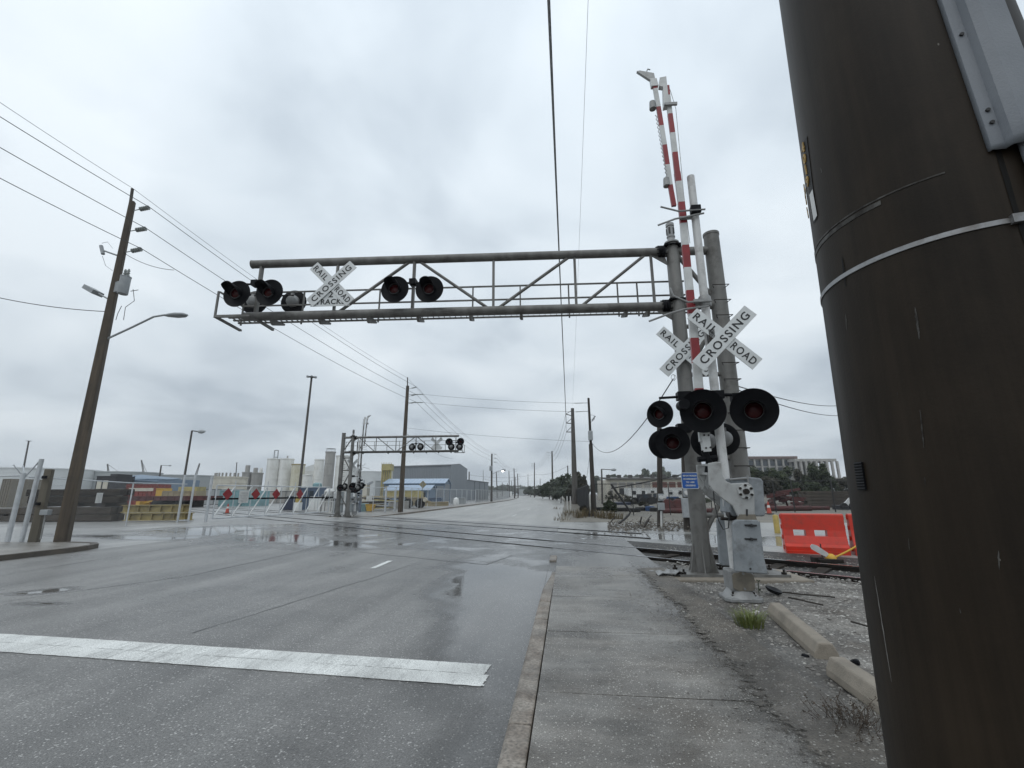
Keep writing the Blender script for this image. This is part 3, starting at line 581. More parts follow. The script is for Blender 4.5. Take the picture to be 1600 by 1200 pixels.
# painted stop line in two passes, worn by tyres, and lane dashes
def painted(name, quad, parent, n=24, lift=.005):
    a, b_, c, d = [V(q) for q in quad]; m = B(); vs = []
    for i in range(n + 1):
        t = i / n; p = a.lerp(b_, t); q = d.lerp(c, t); j = .0045 if name == 'stop_line' else .004
        p = p + V((0, random.uniform(-j, j), 0)); q = q + V((0, random.uniform(-j, j), 0))
        vs += [V((p.x, p.y, roadz(p.x, p.y) + lift)), V((q.x, q.y, roadz(q.x, q.y) + lift))]
    m.add(vs, [(2 * i, 2 * i + 1, 2 * i + 3, 2 * i + 2) for i in range(n)])
    o = part(name, m, M_['paint'], parent, smooth=False); return o
MW[road] = Matrix.Identity(4)
sl0, sl1, sr1, sr0 = G(0, 1018, -.1), G(0, 988, -.1), G(765, 1040, -.12), G(752, 1072, -.12)
ang = (sr1.y - sl1.y) / (sr1.x - sl1.x)
for k, (o0, o1) in enumerate(((0.0, .236), (.243, .475))):
    yR = 4.05; XE = -0.74 - .02 * k
    XLn = -12.9
    yl = yR + (XLn - XE) * ang * .8
    painted('stop_line', [(XLn, yl + o0, 0), (XE, yR + o0, 0), (XE + .03, yR + o1, 0), (XLn, yl + o1, 0)], road, 220)
    for f_ in range(5):
        y0_ = yR + o0 + (o1 - o0) * f_ / 5; l_ = random.uniform(.0, .03); painted('stop_line', [(XE - .01, y0_ + .004, 0), (XE + l_, y0_ + .012, 0), (XE + l_, y0_ + (o1 - o0) / 5 - .01, 0), (XE - .01, y0_ + (o1 - o0) / 5, 0)], road, 3, .0055)
for px, py, L in ((596, 882, 1.0),):
    p = G(px, py, -.08); painted('lane_dash', [(p.x - .05, p.y - L / 2, 0), (p.x + .07, p.y - L / 2, 0), (p.x + .07, p.y + L / 2, 0), (p.x - .05, p.y + L / 2, 0)], road, 4)
for lane in (-3.7, -9.6):
    for y in range(31, 80, 12):
        painted('lane_dash', [(lane - .06, y, 0), (lane + .06, y, 0), (lane + .06, y + 3, 0), (lane - .06, y + 3, 0)], road, 4)
# tar-sealed seams in the asphalt
def seam(pts, w, name='tar_seam'):
    m = B(); vs = []; P = [V(p) for p in pts]; full = []
    for i in range(len(P) - 1):
        for k in range(10): full.append(P[i].lerp(P[i + 1], k / 10))
    full.append(P[-1])
    for i, p in enumerate(full):
        d = (full[min(i + 1, len(full) - 1)] - full[max(i - 1, 0)]).normalized(); n = V((-d.y, d.x, 0)); wob = .05 * noise.noise(V((i * .35, len(pts), 0)))
        ww = w * (0.6 + 0.8 * random.random())
        for s in (-1, 1):
            q = p + n * (wob + s * ww / 2); vs.append(V((q.x, q.y, roadz(q.x, q.y) + .004)))
    m.add(vs, [(2 * i, 2 * i + 1, 2 * i + 3, 2 * i + 2) for i in range(len(full) - 1)]); part(name, m, M_['tar'], road, smooth=False)
M_['tar'] = mat('tar_seal', (0.055, 0.055, 0.056), (0.09, 0.09, 0.09), 12, 0.4)
seam([G(300, 900, -.1), G(480, 858, -.06), G(520, 846, -.03)], .035); seam([G(0, 942, -.1), G(300, 900, -.1)], .02); seam([G(300, 990, -.1), G(470, 938, -.1), G(640, 885, -.1)], .015)
seam([G(560, 860, -.03), G(680, 874, -.05), G(760, 884, -.08), G(800, 870, -.06)], .03); seam([G(0, 900, -.1), G(190, 868, -.1), G(330, 846, -.06)], .02)
# ================================================================== CROSSING SIGNALS
# shared meshes of one flasher unit, facing -Y
def flasher_meshes():
    b = B(); n = 36
    b.lathe([(0.29, 0.0), (0.30, 0.006), (0.30, -0.004), (0.285, -0.012), (0.12, -0.016)], (0, 0, 0), (0, -1, 0), n)       # round background
    bg = b.mesh('background', M_['signal'])
    b = B(); b.lathe([(0.135, 0.0), (0.15, 0.03), (0.14, 0.10), (0.10, 0.16), (0.05, 0.185), (0.02, 0.19)], (0, 0.006, 0), (0, 1, 0), 24)
    b.box((0, .10, .15), (.06, .06, .1)); hs = b.mesh('housing', M_['galv'])
    b = B(); b.lathe([(0.112, 0.012), (0.105, 0.03), (0.08, 0.05), (0.04, 0.062), (0.005, 0.066)], (0, 0, 0), (0, -1, 0), 28); ln = b.mesh('lens', M_['lens'])
    b = B(); b.lathe([(0.112, 0.012), (0.122, 0.012), (0.122, 0.05), (0.114, 0.05), (0.112, 0.012)], (0, 0, 0), (0, -1, 0), 28); rim = b.mesh('lens_rim', M_['lensrim'])
    # hood: a tube cut away below, longest at the top
    b = B(); k = 26; vs = []
    for i in range(k + 1):
        t = R(-28) + R(236) * i / k
        s = max(0.0, math.sin(t)); ln_ = 0.10 + 0.24 * sst(-0.5, 0.55, math.sin(t))
        for r, h in ((.135, .012), (.135, ln_), (.128, ln_), (.128, .012)): vs.append(V((math.cos(t) * r, -h, math.sin(t) * r)))
    fs = [(i * 4 + j, i * 4 + (j + 1) % 4, (i + 1) * 4 + (j + 1) % 4, (i + 1) * 4 + j) for i in range(k) for j in range(4)] + [(3, 2, 1, 0), (k * 4, k * 4 + 1, k * 4 + 2, k * 4 + 3)]
    b.add(vs, fs); hd = b.mesh('hood', M_['signal'])
    return bg, hs, ln, rim, hd
FL = flasher_meshes()
def flasher(root, P, yaw=0.0, d=0.6, tilt=0.0):
    k = d / 0.6; Mi = MW[root].inverted()
    M = Mi @ Matrix.Translation(P) @ Matrix.Rotation(yaw, 4, 'Z') @ Matrix.Rotation(tilt, 4, 'X') @ Matrix.Scale(k, 4)
    o = inst('signal_light', FL[0], root, M)
    I = Matrix.Identity(4)
    for nm, me in (('housing', FL[1]), ('lens', FL[2]), ('lens_rim', FL[3]), ('hood', FL[4])): inst(nm, me, o, I)
    return o
def blade(root, C, ang, words, length=1.22, w=0.228, yoff=0.0, fs=.172):
    """one crossbuck blade facing -Y in the root frame's world orientation; words: [(text, offset along blade)]"""
    rz = MW[root].to_euler().z
    M = Matrix.Translation(C) @ Matrix.Rotation(rz, 4, 'Z') @ Matrix.Translation((0, yoff, 0)) @ Matrix.Rotation(R(90), 4, 'X') @ Matrix.Rotation(ang, 4, 'Z')
    b = B(); b.box((0, 0, 0), (length, w, .012)); b.xf(M)
    o = part('crossbuck_blade', b, M_['white'], root, smooth=False, bev=.002)
    for txt, off, width in words:
        t = text_builder(txt, fs, bold=.0025, space=1.22)
        xs = [q.x for q in t.v]; k = width / (max(xs) - min(xs)); ys = [q.y for q in t.v]; cy = (max(ys) + min(ys)) / 2
        for i, q in enumerate(t.v): t.v[i] = V((off + (q.x - (max(xs) + min(xs)) / 2) * k, q.y - cy, .0085 + q.z))
        t.xf(M); part('lettering', t, M_['ink'], o, smooth=False)
    return o
def crossbuck(root, C, tracks=False):
    blade(root, C, R(-45), [('RAIL', -.36, .40), ('ROAD', .36, .42)], yoff=.016)
    blade(root, C, R(45), [('CROSSING', 0, 1.06)], yoff=0)
    rz = MW[root].to_euler().z
    if tracks:
        b = B(); M = Matrix.Translation(C) @ Matrix.Rotation(rz, 4, 'Z') @ Matrix.Rotation(R(90), 4, 'X')
        b.prism([V(p) for p in ((-.42, -.50, -.03), (.42, -.50, -.03), (.34, -.30, -.03), (.12, -.16, -.03), (-.12, -.16, -.03), (-.34, -.30, -.03))], (0, 0, .01)); b.xf(M)
        o = part('track_count_plate', b, M_['white'], root, smooth=False)
        for s, z, h, wd in (('2', -.235, .19, .1), ('TRACKS', -.40, .16, .62)):
            t = text_builder(s, h, bold=.004, space=1.1); xs = [q.x for q in t.v]; k = wd / (max(xs) - min(xs)); ys = [q.y for q in t.v]; cy = (max(ys) + min(ys)) / 2
            for i, q in enumerate(t.v): t.v[i] = V(((q.x - (max(xs) + min(xs)) / 2) * k, q.y - cy + z, -.018 + q.z))
            t.xf(M); part('lettering', t, M_['ink'], o, smooth=False)

# ------------------------------------------------------------------ cantilever
CP = G(1100, 898); TH = R(3.8)
cant = thing('signal_cantilever', 'grey tubular cantilever over the road beside the gravel, blue notice on its post', 'signal', CP, TH, 'railway crossing cantilevers')
AX, AY = V((math.cos(TH), math.sin(TH), 0)), V((-math.sin(TH), math.cos(TH), 0))
def CL(x, y, z): return CP + AX * x + AY * y + V((0, 0, z))
def CX(px, py, yl=0.0):            # where a pixel's ray meets the local plane y = yl
    d = ray(px, py); o = CP + AY * yl
    t = (o - CAM).dot(AY) / d.dot(AY); return CAM + d * t
def cx(px, py, yl=0.0): return (CX(px, py, yl) - CP).dot(AX)
ZT, ZB = 6.27, 5.06
XE = cx(395, 412)                   # free end of the truss
PB = (G(1172, 897) - CP).dot(AX)    # second post
# posts
b = B(); b.lathe([(.155, .05), (.15, .5), (.128, ZT + .12), (.12, ZT + .16), (.09, ZT + .18)], CL(0, 0, 0), (0, 0, 1), 24); part('post', b, M_['cant'], cant)
b = B(); b.lathe([(.185, .05), (.175, .6), (.15, ZT + .32), (.16, ZT + .33), (.16, ZT + .38), (.02, ZT + .40)], CL(PB, 0.0, 0), (0, 0, 1), 24); part('post', b, M_['cant'], cant)
for x in (0, PB):
    for k in range(6):
        a = k * PI / 3 + .3; d = AX * math.cos(a) + AY * math.sin(a); n = V((-d.y, d.x, 0)) * .009
        o = CL(x, 0, .05); b = B(); b.prism([o + d * .12 - n, o + d * .27 - n, o + d * .245 + V((0, 0, .06)) - n, o + d * .14 + V((0, 0, .56)) - n], n * 2); part('base_fin', b, M_['cant'], cant, smooth=False)
b = B(); b.box((0, 0, .03), (PB + 1.0, .62, .04), Matrix.Rotation(TH, 3, 'Z')); b.xf(Matrix.Translation(CL(PB / 2, 0, 0))); part('base_plate', b, M_['cant'], cant, smooth=False)
b = B(); b.box((0, 0, -.05), (PB + 1.5, 1.1, .12), Matrix.Rotation(TH, 3, 'Z')); b.xf(Matrix.Translation(CL(PB / 2, .02, 0))); part('footing', b, M_['stop'], cant, smooth=False, bev=.02)
for x in (-.42, .38, PB - .4, PB + .42):
    for y in (-.25, .25): b = B(); b.cyl(CL(x, y, 0), CL(x, y, .13), .018, n=8); b.cyl(CL(x, y, .05), CL(x, y, .085), .042, n=6); part('anchor_bolt', b, M_['rail'], cant)
# chords
for z in (ZT, ZB):
    b = B(); b.cyl(CL(XE, 0, z), CL(PB - .02, 0, z), .088, n=20); b.cyl(CL(XE - .012, 0, z), CL(XE, 0, z), .093, n=20); part('chord', b, M_['cant'], cant)
    b = B(); b.cyl(CL(-.30, 0, z), CL(-.24, 0, z), .13, n=16); b.cyl(CL(-.23, 0, z), CL(-.17, 0, z), .13, n=16)
    for k in range(8):
        a = k * PI / 4; o = AY * .112 * math.cos(a) + V((0, 0, .112 * math.sin(a))); b.cyl(CL(-.34, 0, z) + o, CL(-.13, 0, z) + o, .011, n=6)
    b.box((0, 0, 0), (.42, .34, .02), Matrix.Rotation(TH, 3, 'Z')); k0 = len(b.v) - 8
    for i in range(k0, len(b.v)): b.v[i] = b.v[i] + CL(0.02, 0, z + .10)
    part('chord_flange', b, M_['signal'], cant)
    b = B(); b.prism([CL(-.16, -.012, z - .07), CL(-.13, -.012, z - .3), CL(-.45, -.012, z - .08)], AY * .024); part('gusset', b, M_['cant'], cant, smooth=False)
vx = [cx(405, 450), cx(525, 450), cx(646, 450), cx(771, 445), cx(899, 440), cx(1020, 440)]
for i, x in enumerate(vx):
    w = .10 if i in (0, 2) else .06
    b = B(); b.bar(CL(x, 0, ZB + .07), CL(x, 0, ZT - .07), w, .05, AX); part('truss_upright', b, M_['cant'], cant, smooth=False, bev=.006)
for i, j in ((1, 2), (3, 2), (3, 4), (4, 5)):
    s = 1 if vx[j] > vx[i] else -1
    b = B(); b.cyl(CL(vx[i] + s * .12, 0, ZB + .06), CL(vx[j] - s * .12, 0, ZT - .06), .033, n=10); part('truss_diagonal', b, M_['cant'], cant)
# braces between the two posts
for p, q in (((.1, ZT - .1), (PB - .1, ZB + .15)), ((PB - .1, ZB - .3), (.12, 3.75)), ((.12, 3.3), (PB - .1, 2.1)), ((PB - .1, 1.75), (.12, .75))):
    b = B(); b.cyl(CL(p[0], 0, p[1]), CL(q[0], 0, q[1]), .045, n=10); part('post_brace', b, M_['cant'], cant)
for z in (3.62, 2.02, 1.0, ZB - .45): b = B(); b.cyl(CL(.1, 0, z), CL(PB - .1, 0, z), .045, n=10); part('post_brace', b, M_['cant'], cant)
# walkway and handrail on the far side
xw0, xw1 = cx(352, 490), 0.35
b = B()
for y in (.12, .28, .44): b.bar(CL(xw0, y, ZB + .03), CL(xw1, y, ZB + .03), .04, .03)
k = int((xw1 - xw0) / .12)
for i in range(k): x = xw0 + .06 + i * .12; b.bar(CL(x, .12, ZB + .035), CL(x, .46, ZB + .035), .006, .026)
part('walkway_grating', b, M_['cant'], cant, smooth=False)
hp = [xw0 + .02] + [cx(p, 490) for p in (452, 578, 733, 812, 893, 975, 1008)] + [.3]
for x in hp:
    b = B(); b.bar(CL(x, .5, ZB + .0), CL(x, .5, ZB + .78), .03, .03, AX); part('handrail_post', b, M_['cant'], cant, smooth=False)
for z in (ZB + .78, ZB + .46): b = B(); b.bar(CL(xw0, .5, z), CL(xw1, .5, z), .03, .03); part('handrail', b, M_['cant'], cant, smooth=False)
b = B()
for z in (ZB + .46,): b.bar(CL(xw0, -.25, z), CL(xw0, .55, z), .03, .03)
b.bar(CL(xw0, -.28, ZB - .13), CL(xw0, -.28, ZB + .46), .035, .035, AX); b.bar(CL(xw0, -.28, ZB - .1), CL(xw0, .55, ZB - .1), .06, .04); b.bar(CL(xw0, -.28, ZB - .1), CL(XE + .3, -.28, ZB - .1), .05, .05); b.bar(CL(XE + .3, -.28, ZB - .1), CL(XE + .3, .55, ZB - .1), .05, .05)
part('end_cage', b, M_['cant'], cant, smooth=False)
for px in (425, 500, 575, 653, 735, 815, 980, 1015):
    x = cx(px, 488); b = B(); b.prism([CL(x - .03, -.02, ZB - .06), CL(x - .03, .5, ZB + .01), CL(x - .03, .5, ZB - .03), CL(x - .03, .12, ZB - .17), CL(x - .03, .06, ZB - .17)], AX * .05); part('walkway_bracket', b, M_['cant'], cant, smooth=False)
# flashers on the truss
def chead(px, py, yl, yaw, d=.58): return flasher(cant, CX(px, py, yl), TH + yaw, d)
for px, py, yl, yw in ((370, 459, -.32, R(-2)), (421, 457, -.32, R(-2)), (617, 452, -.25, R(-3)), (671, 452, -.25, R(-3))): chead(px, py, yl, yw)
for px, py in ((398, 473), (459, 472)): chead(px, py, .75, PI + R(5))
for pxa, pxb, py, yl in ((370, 421, 440, -.2), (617, 671, 438, -.16)):
    b = B(); a, c = CX(pxa, py, yl), CX(pxb, py, yl); b.tube([a + AY * .12, a + AY * .16 + V((0, 0, .02)), (a + c) / 2 + AY * .13, c + AY * .16 + V((0, 0, .02)), c + AY * .12], .022, 8); m_ = (a + c) / 2 + AY * .1; b.box(m_, (.14, .16, .12)); part('flasher_crossarm', b, M_['signal'], cant)
b = B(); a, c = CX(398, 462, .6), CX(459, 462, .6); b.tube([a, c], .022, 8); part('flasher_crossarm', b, M_['signal'], cant)
crossbuck(cant, CX(518, 443, -.14), True)
# crossbuck and flashers low on the post
crossbuck(cant, CX(1070, 548, -.22))
for px, py, yl, yw, d in ((1031, 647, -.35, R(-38), .50), (1051, 692, -.55, R(-20), .58), (1108, 690, .05, R(-6), .56)): chead(px, py, yl, yw, d)
for px, py in ((1036, 694), (1118, 700)): chead(px, py, .35, PI, .56)
for py, yl in ((622, -.2), (672, -.25)):
    b = B(); a, c = CX(1030, py, yl), CX(1112, py + 2, yl); b.tube([a, a.lerp(c, .35) + V((0, 0, .03)), a.lerp(c, .65) + V((0, 0, .03)), c], .024, 8); m_ = CX(1068, py - 3, yl); b.box(m_, (.24, .2, .15)); part('flasher_crossarm', b, M_['signal'], cant)
# bell on the post, cable tray, ladder rungs, notice
b = B(); o = CL(0, 0, ZT + .17); b.lathe([(.15, 0), (.15, .03), (.09, .06), (.075, .10), (.075, .14), (.085, .15), (.085, .18), (.07, .19), (.07, .40), (.085, .41), (.085, .47), (.02, .48)], o, (0, 0, 1), 20); part('bell', b, M_['galv'], cant)
b = B()
for k in range(5): a = k * 2 * PI / 5 + .5; d = V((math.cos(a), math.sin(a), 0)); b.box(o + d * .068 + V((0, 0, .29)), (.035, .035, .14), Matrix.Rotation(a, 3, 'Z'))
part('bell_slot', b, M_['ink'], cant, smooth=False)
for k in range(15):
    z = .9 + k * .32; b = B(); b.tube([CL(PB - .12, -.12, z), CL(PB - .2, -.26, z), CL(PB + .12, -.26, z), CL(PB + .1, -.1, z)], .009, 5); part('ladder_rung', b, M_['rail'], cant)
P = CX(1078, 751, -.19); rz = TH
M = Matrix.Translation(P) @ Matrix.Rotation(rz, 4, 'Z') @ Matrix.Rotation(R(90), 4, 'X')
def rrect(w, h, r, z, n=5): return [V((sx * (w / 2 - r) + r * math.cos(a0 + i * PI / 2 / n), sy * (h / 2 - r) + r * math.sin(a0 + i * PI / 2 / n), z)) for sx, sy, a0 in ((1, 1, 0), (-1, 1, PI / 2), (-1, -1, PI), (1, -1, 1.5 * PI)) for i in range(n + 1)]
b = B(); b.prism(rrect(.305, .29, .03, 0), (0, 0, .003)); b.xf(M); sg = part('notice', b, M_['white'], cant, smooth=False)
b = B(); b.prism(rrect(.28, .265, .025, .0045), (0, 0, .002)); b.xf(M); part('notice_face', b, M_['blue'], sg, smooth=False)
for i, s in enumerate(('REPORT PROBLEM', 'OR EMERGENCY', 'TO 1-800', 'CROSSING')):
    t = text_builder(s, .036, bold=.002); xs = [q.x for q in t.v]; k = min(1, .24 / (max(xs) - min(xs)))
    for j, q in enumerate(t.v): t.v[j] = V((q.x * k, q.y + .085 - i * .057, .009 + q.z))
    t.xf(M); part('lettering', t, M_['white'], sg, smooth=False)
# loose wires at the post
b = B(); p = CX(1052, 590, -.1)
b.tube([p + V((.06 * math.sin(t) * (1 - t / 14), 0, .06 * math.cos(t))) for t in lin(0, 9, 26)], .004, 4); part('loose_wire', b, M_['wire'], cant)

# ------------------------------------------------------------------ gate
GP = G(1157, 934)
gate = thing('crossing_gate', 'white crossing gate mast by the concrete wheel stops, striped arm raised', 'crossing gate', GP, 0, 'crossing gates')
YF, YM, YB = GP.y - .36, GP.y + .02, GP.y + .36
def GA(px, py, Y=None): return AT(px, py, YM if Y is None else Y)
b = B(); b.prism([GP + V(p) for p in ((-.19, -.22, -.02), (.19, -.22, -.02), (.24, -.15, -.02), (.24, .15, -.02), (.19, .22, -.02), (-.19, .22, -.02), (-.24, .15, -.02), (-.24, -.15, -.02))], (0, 0, .05)); part('base_flange', b, M_['galv'], gate, smooth=False, bev=.01)
b = B(); b.lathe([(.235, .02), (.21, .06), (.18, .10), (.165, .13)], GP, (0, 0, 1), 16); part('base_collar', b, M_['galv'], gate)
b = B(); b.box(GP + V((0, 0, .24)), (.31, .30, .27)); part('junction_box', b, M_['galv'], gate, smooth=False, bev=.025)
b = B(); c = GP + V((.01, -.155, .24)); b.prism([c + V(p) for p in ((-.09, 0, -.125), (.09, 0, -.125), (.14, 0, -.09), (.14, 0, .07), (.11, 0, .10), (.05, 0, .105), (.03, 0, .125), (-.03, 0, .125), (-.05, 0, .105), (-.11, 0, .10), (-.14, 0, .07), (-.14, 0, -.09))], (0, -.018, 0)); part('box_cover', b, M_['boxcover'], gate, smooth=False, bev=.006)
for s in (-1, 1): b = B(); q = c + V((0, -.018, s * .095)); b.cyl(q, q + V((0, -.02, 0)), .015, n=8); part('cover_bolt', b, M_['galv'], gate)
for k in range(4): a = PI / 4 + k * PI / 2; q = GP + V((.19 * math.cos(a) * 1.0, .19 * math.sin(a), .03)); b = B(); b.cyl(q, q + V((0, 0, .07)), .014, n=6); b.cyl(q, q + V((0, 0, .035)), .028, n=6); part('anchor_bolt', b, M_['rail'], gate)
mt = GA(1093, 275); mast_top = mt.z
MX, MY = GP.x - .02, YM
b = B(); b.lathe([(.068, .36), (.066, 2.0), (.062, mast_top), (.05, mast_top + .005), (.045, mast_top - .02)], V((MX, MY, 0)), (0, 0, 1), 24); part('mast', b, M_['mast'], gate)
zc = GA(1108, 470).z; b = B(); b.lathe([(.085, -.10), (.095, -.08), (.095, .06), (.08, .08)], V((MX, MY, zc)), (0, 0, 1), 20); b.box((MX - .12, MY - .03, zc - .02), (.14, .1, .06)); part('mast_collar', b, M_['galv'], gate)
# counterweight arm castings traced from their outline, with real thickness
Z5 = lambda x, y: (980 + x / 4, 640 + y / 4)
front = [Z5(*p) for p in ((505, 335), (560, 325), (590, 330), (592, 395), (620, 448), (650, 462), (752, 456), (782, 475), (797, 520), (800, 662), (692, 668), (660, 603), (600, 560), (535, 505), (512, 470))]
b = B(); b.prism([AT(x, y, YF) for x, y in front], (0, .035, 0)); part('arm_casting', b, M_['plate'], gate, smooth=False, bev=.012)
b = B()
back = [Z5(*p) for p in ((432, 346), (505, 340), (512, 480), (560, 530), (660, 610), (700, 668), (640, 668), (600, 622), (500, 540), (445, 470))]
b.prism([AT(x, y, YB) for x, y in back], (0, .035, 0)); bo = part('arm_casting', b, M_['plate'], gate, smooth=False, bev=.01)
for p, q in (((445, 405), (500, 405)), ((450, 410), (505, 500)), ((500, 410), (470, 500)), ((475, 525), (560, 560))):
    b = B(); b.bar(AT(*Z5(*p), YB - .012), AT(*Z5(*q), YB - .012), .018, .03, (0, 1, 0)); part('rib', b, M_['plate'], bo, smooth=False)
b = B()
for p in ((438, 346), (438, 400)): b.bar(AT(*Z5(p[0] + 34, p[1]), YB - .01), AT(*Z5(p[0] + 70, p[1]), YF + .04), .03, .03)
part('yoke_spacer', b, M_['plate'], gate, smooth=False)
# pivot hub with its six bolts
hub = AT(*Z5(738, 512), YF)
b = B(); b.cyl(hub + V((0, 0, 0)), hub + V((0, -.015, 0)), .105, n=6); part('hub_plate', b, M_['armwhite'], gate, smooth=False)
b = B(); b.cyl(hub + V((0, -.01, 0)), hub + V((0, -.06, 0)), .038, n=12); b.cyl(hub + V((0, .03, 0)), V((hub.x, YB, hub.z)), .045, n=12); part('pivot_shaft', b, M_['rail'], gate)
for k in range(6): a = k * PI / 3 + .5; q = hub + V((.082 * math.cos(a), -.01, .082 * math.sin(a))); b = B(); b.cyl(q, q + V((0, -.03, 0)), .018, n=6); part('hub_bolt', b, M_['rail'], gate)
b = B(); b.bar(AT(*Z5(748, 622), YF - .004), AT(*Z5(748, 664), YF - .004), .022, .012, (0, 1, 0)); part('casting_slot', b, M_['ink'], gate, smooth=False)
# counterweights
fwt = [Z5(*p) for p in ((660, 715), (672, 695), (690, 688), (815, 690), (832, 704), (838, 760), (858, 930), (882, 1030), (676, 1012))]
b = B(); b.prism([AT(x, y, YF - .03) for x, y in fwt], (0, .075, 0)); fo = part('counterweight', b, M_['weight'], gate, smooth=False, bev=.012)
b = B(); b.prism([AT(x, y, YF - .005) for x, y in [Z5(*p) for p in ((690, 690), (700, 655), (800, 655), (812, 690))]], (0, .05, 0)); part('weight_hanger', b, M_['boxcover'], gate, smooth=False)
for y_ in (722, 808):
    b = B(); b.bar(AT(*Z5(735, y_), YF - .038), AT(*Z5(810, y_ + 3), YF - .038), .022, .016, (0, 1, 0)); q = AT(*Z5(775, y_ + 2), YF - .036); b.cyl(q, q + V((0, -.03, 0)), .022, n=6); part('weight_slot', b, M_['ink'], fo, smooth=False)
b = B(); q = AT(*Z5(770, 995), YF - .031); b.cyl(q, q + V((0, -.006, 0)), .013, n=10); part('weight_hole', b, M_['ink'], fo)
bwt = [Z5(*p) for p in ((563, 690), (575, 675), (615, 674), (632, 690), (645, 960), (640, 978), (592, 975), (580, 960))]
b = B(); b.prism([AT(x, y, YB) for x, y in bwt], (0, .075, 0)); part('counterweight', b, M_['weight'], gate, smooth=False, bev=.012)
# mechanism cabinet behind
mech = [Z5(*p) for p in ((640, 430), (755, 420), (835, 428), (852, 445), (866, 655), (858, 668), (660, 668), (640, 640))]
b = B(); b.prism([AT(x, y, YF + .12) for x, y in mech], (0, .42, 0)); part('mechanism_cabinet', b, M_['weight'], gate, smooth=False, bev=.02)
b = B(); b.tube([AT(*Z5(640, 438), YF + .10), AT(*Z5(752, 430), YF + .10), AT(*Z5(752, 410), YF + .10)], .014, 6); b.bar(AT(*Z5(752, 410), YF + .09), AT(*Z5(756, 468), YF + .09), .02, .02, (0, 1, 0)); part('cabinet_latch', b, M_['galv'], gate)
b = B(); b.tube([AT(*Z5(535, 470), YF + .1), AT(*Z5(545, 580), YF + .1), AT(*Z5(570, 690), YF + .1), AT(*Z5(600, 750), YF + .1), AT(*Z5(632, 740), YF + .1), AT(*Z5(640, 640), YF + .1)], .008, 5); part('cable', b, M_['black'], gate)
b = B(); q = AT(*Z5(660, 655), YF + .15); b.cyl(q, q + V((0, .12, 0)), .055, n=14); b.tube([AT(*Z5(585, 680), YF + .15), AT(*Z5(640, 685), YF + .15), AT(*Z5(690, 680), YF + .15)], .022, 8); part('mast_clamp', b, M_['rail'], gate)
# the raised arm
def armpiece(path, w0, w1, thick, first_red, seg=.405, Y=YM, name='gate_arm', end=None):
    pts = [AT(x, y, Y) for x, y in path]; L = [0]
    for i in range(len(pts) - 1): L.append(L[-1] + (pts[i + 1] - pts[i]).length)
    def at_(s):
        for i in range(len(L) - 1):
            if s <= L[i + 1] or i == len(L) - 2:
                return pts[i].lerp(pts[i + 1], (s - L[i]) / (L[i + 1] - L[i]))
    b = B(); s = 0; red = first_red
    while s < L[-1] - .01:
        e = min(L[-1], s + seg); b.cur = 1 if red else 0
        p, q = at_(s), at_(e); wa = w0 + (w1 - w0) * s / L[-1]; wb = w0 + (w1 - w0) * e / L[-1]
        d = (q - p).normalized(); n = V((d.z, 0, -d.x))
        vs = [p - n * wa / 2, p + n * wa / 2, q + n * wb / 2, q - n * wb / 2]; o = V((0, thick, 0))
        b.add([v - o / 2 for v in vs] + [v + o / 2 for v in vs], [(0, 1, 2, 3), (7, 6, 5, 4), (1, 5, 6, 2), (3, 7, 4, 0)] + ([(0, 4, 5, 1)] if s == 0 else []) + ([(3, 2, 6, 7)] if e >= L[-1] - .001 else []))
        s = e; red = not red
    return part(name, b, [M_['armwhite'], M_['red']], gate, smooth=False)
armpiece([(1100, 690), (1092, 610), (1082, 500), (1073, 410), (1066, 330), (1058, 270)], .135, .098, .07, False)
armpiece([(1058, 270), (1051, 210), (1045, 165), (1042, 135)], .09, .075, .06, True)
fold = armpiece([(1053, 322), (1048, 295), (1038, 225), (1030, 175), (1023, 135)], .075, .075, .05, True, name='folding_arm', Y=YM - .05)
# brackets, cables and little lamps on the arm
b = B(); b.prism([AT(x, y, YM - .06) for x, y in ((1096, 672), (1108, 671), (1112, 705), (1100, 706))], (0, .12, 0)); bk = part('arm_bracket', b, M_['armwhite'], gate, smooth=False)
for x, y in ((1100, 680), (1107, 680), (1103, 700), (1110, 699)): b = B(); q = AT(x, y, YM - .06); b.cyl(q, q + V((0, -.015, 0)), .014, n=6); part('bracket_bolt', b, M_['rail'], bk)
b = B(); b.tube([AT(1100, 703, YM), AT(1108, 722, YM), AT(1106, 740, YM)], .05, 10); b.tube([AT(1090, 718, YM), AT(1120, 715, YM)], .04, 8); part('arm_knuckle', b, M_['signal'], gate)
b = B(); b.prism([AT(x, y, YM - .045) for x, y in ((1031, 121), (1041, 119), (1046, 165), (1037, 167), (1036, 135), (1030, 134))], (0, .09, 0)); part('hinge_bracket', b, M_['armwhite'], gate, smooth=False)
b = B(); b.prism([AT(x, y, YM - .09) for x, y in ((1016, 122), (1026, 122), (1029, 133), (1018, 134))], (0, .08, 0)); part('hinge_bracket', b, M_['armwhite'], gate, smooth=False)
b = B(); b.prism([AT(x, y, YM - .075) for x, y in ((995, 111), (1000, 110), (1022, 114), (1024, 124), (1015, 124))], (0, .05, 0)); b.tube([AT(1010, 113, YM - .06), AT(1012, 108, YM - .06), AT(1016, 109, YM - .06)], .012, 5); part('arm_tip', b, M_['plate'], gate, smooth=False)
for x, y in ((1044, 162), (1068, 340)): b = B(); b.bar(AT(x - 6, y + 1, YM - .06), AT(x + 14, y, YM - .06), .05, .04, (0, 1, 0)); part('cable_bracket', b, M_['galv'], gate, smooth=False)
for x, y, h in ((1019, 165, 11), (1041, 285, 12)):
    b = B(); b.cyl(AT(x, y - h / 2, YM - .05), AT(x + 1, y + h / 2, YM - .05), .05, .06, n=12); part('arm_lamp', b, M_['galv'], gate)
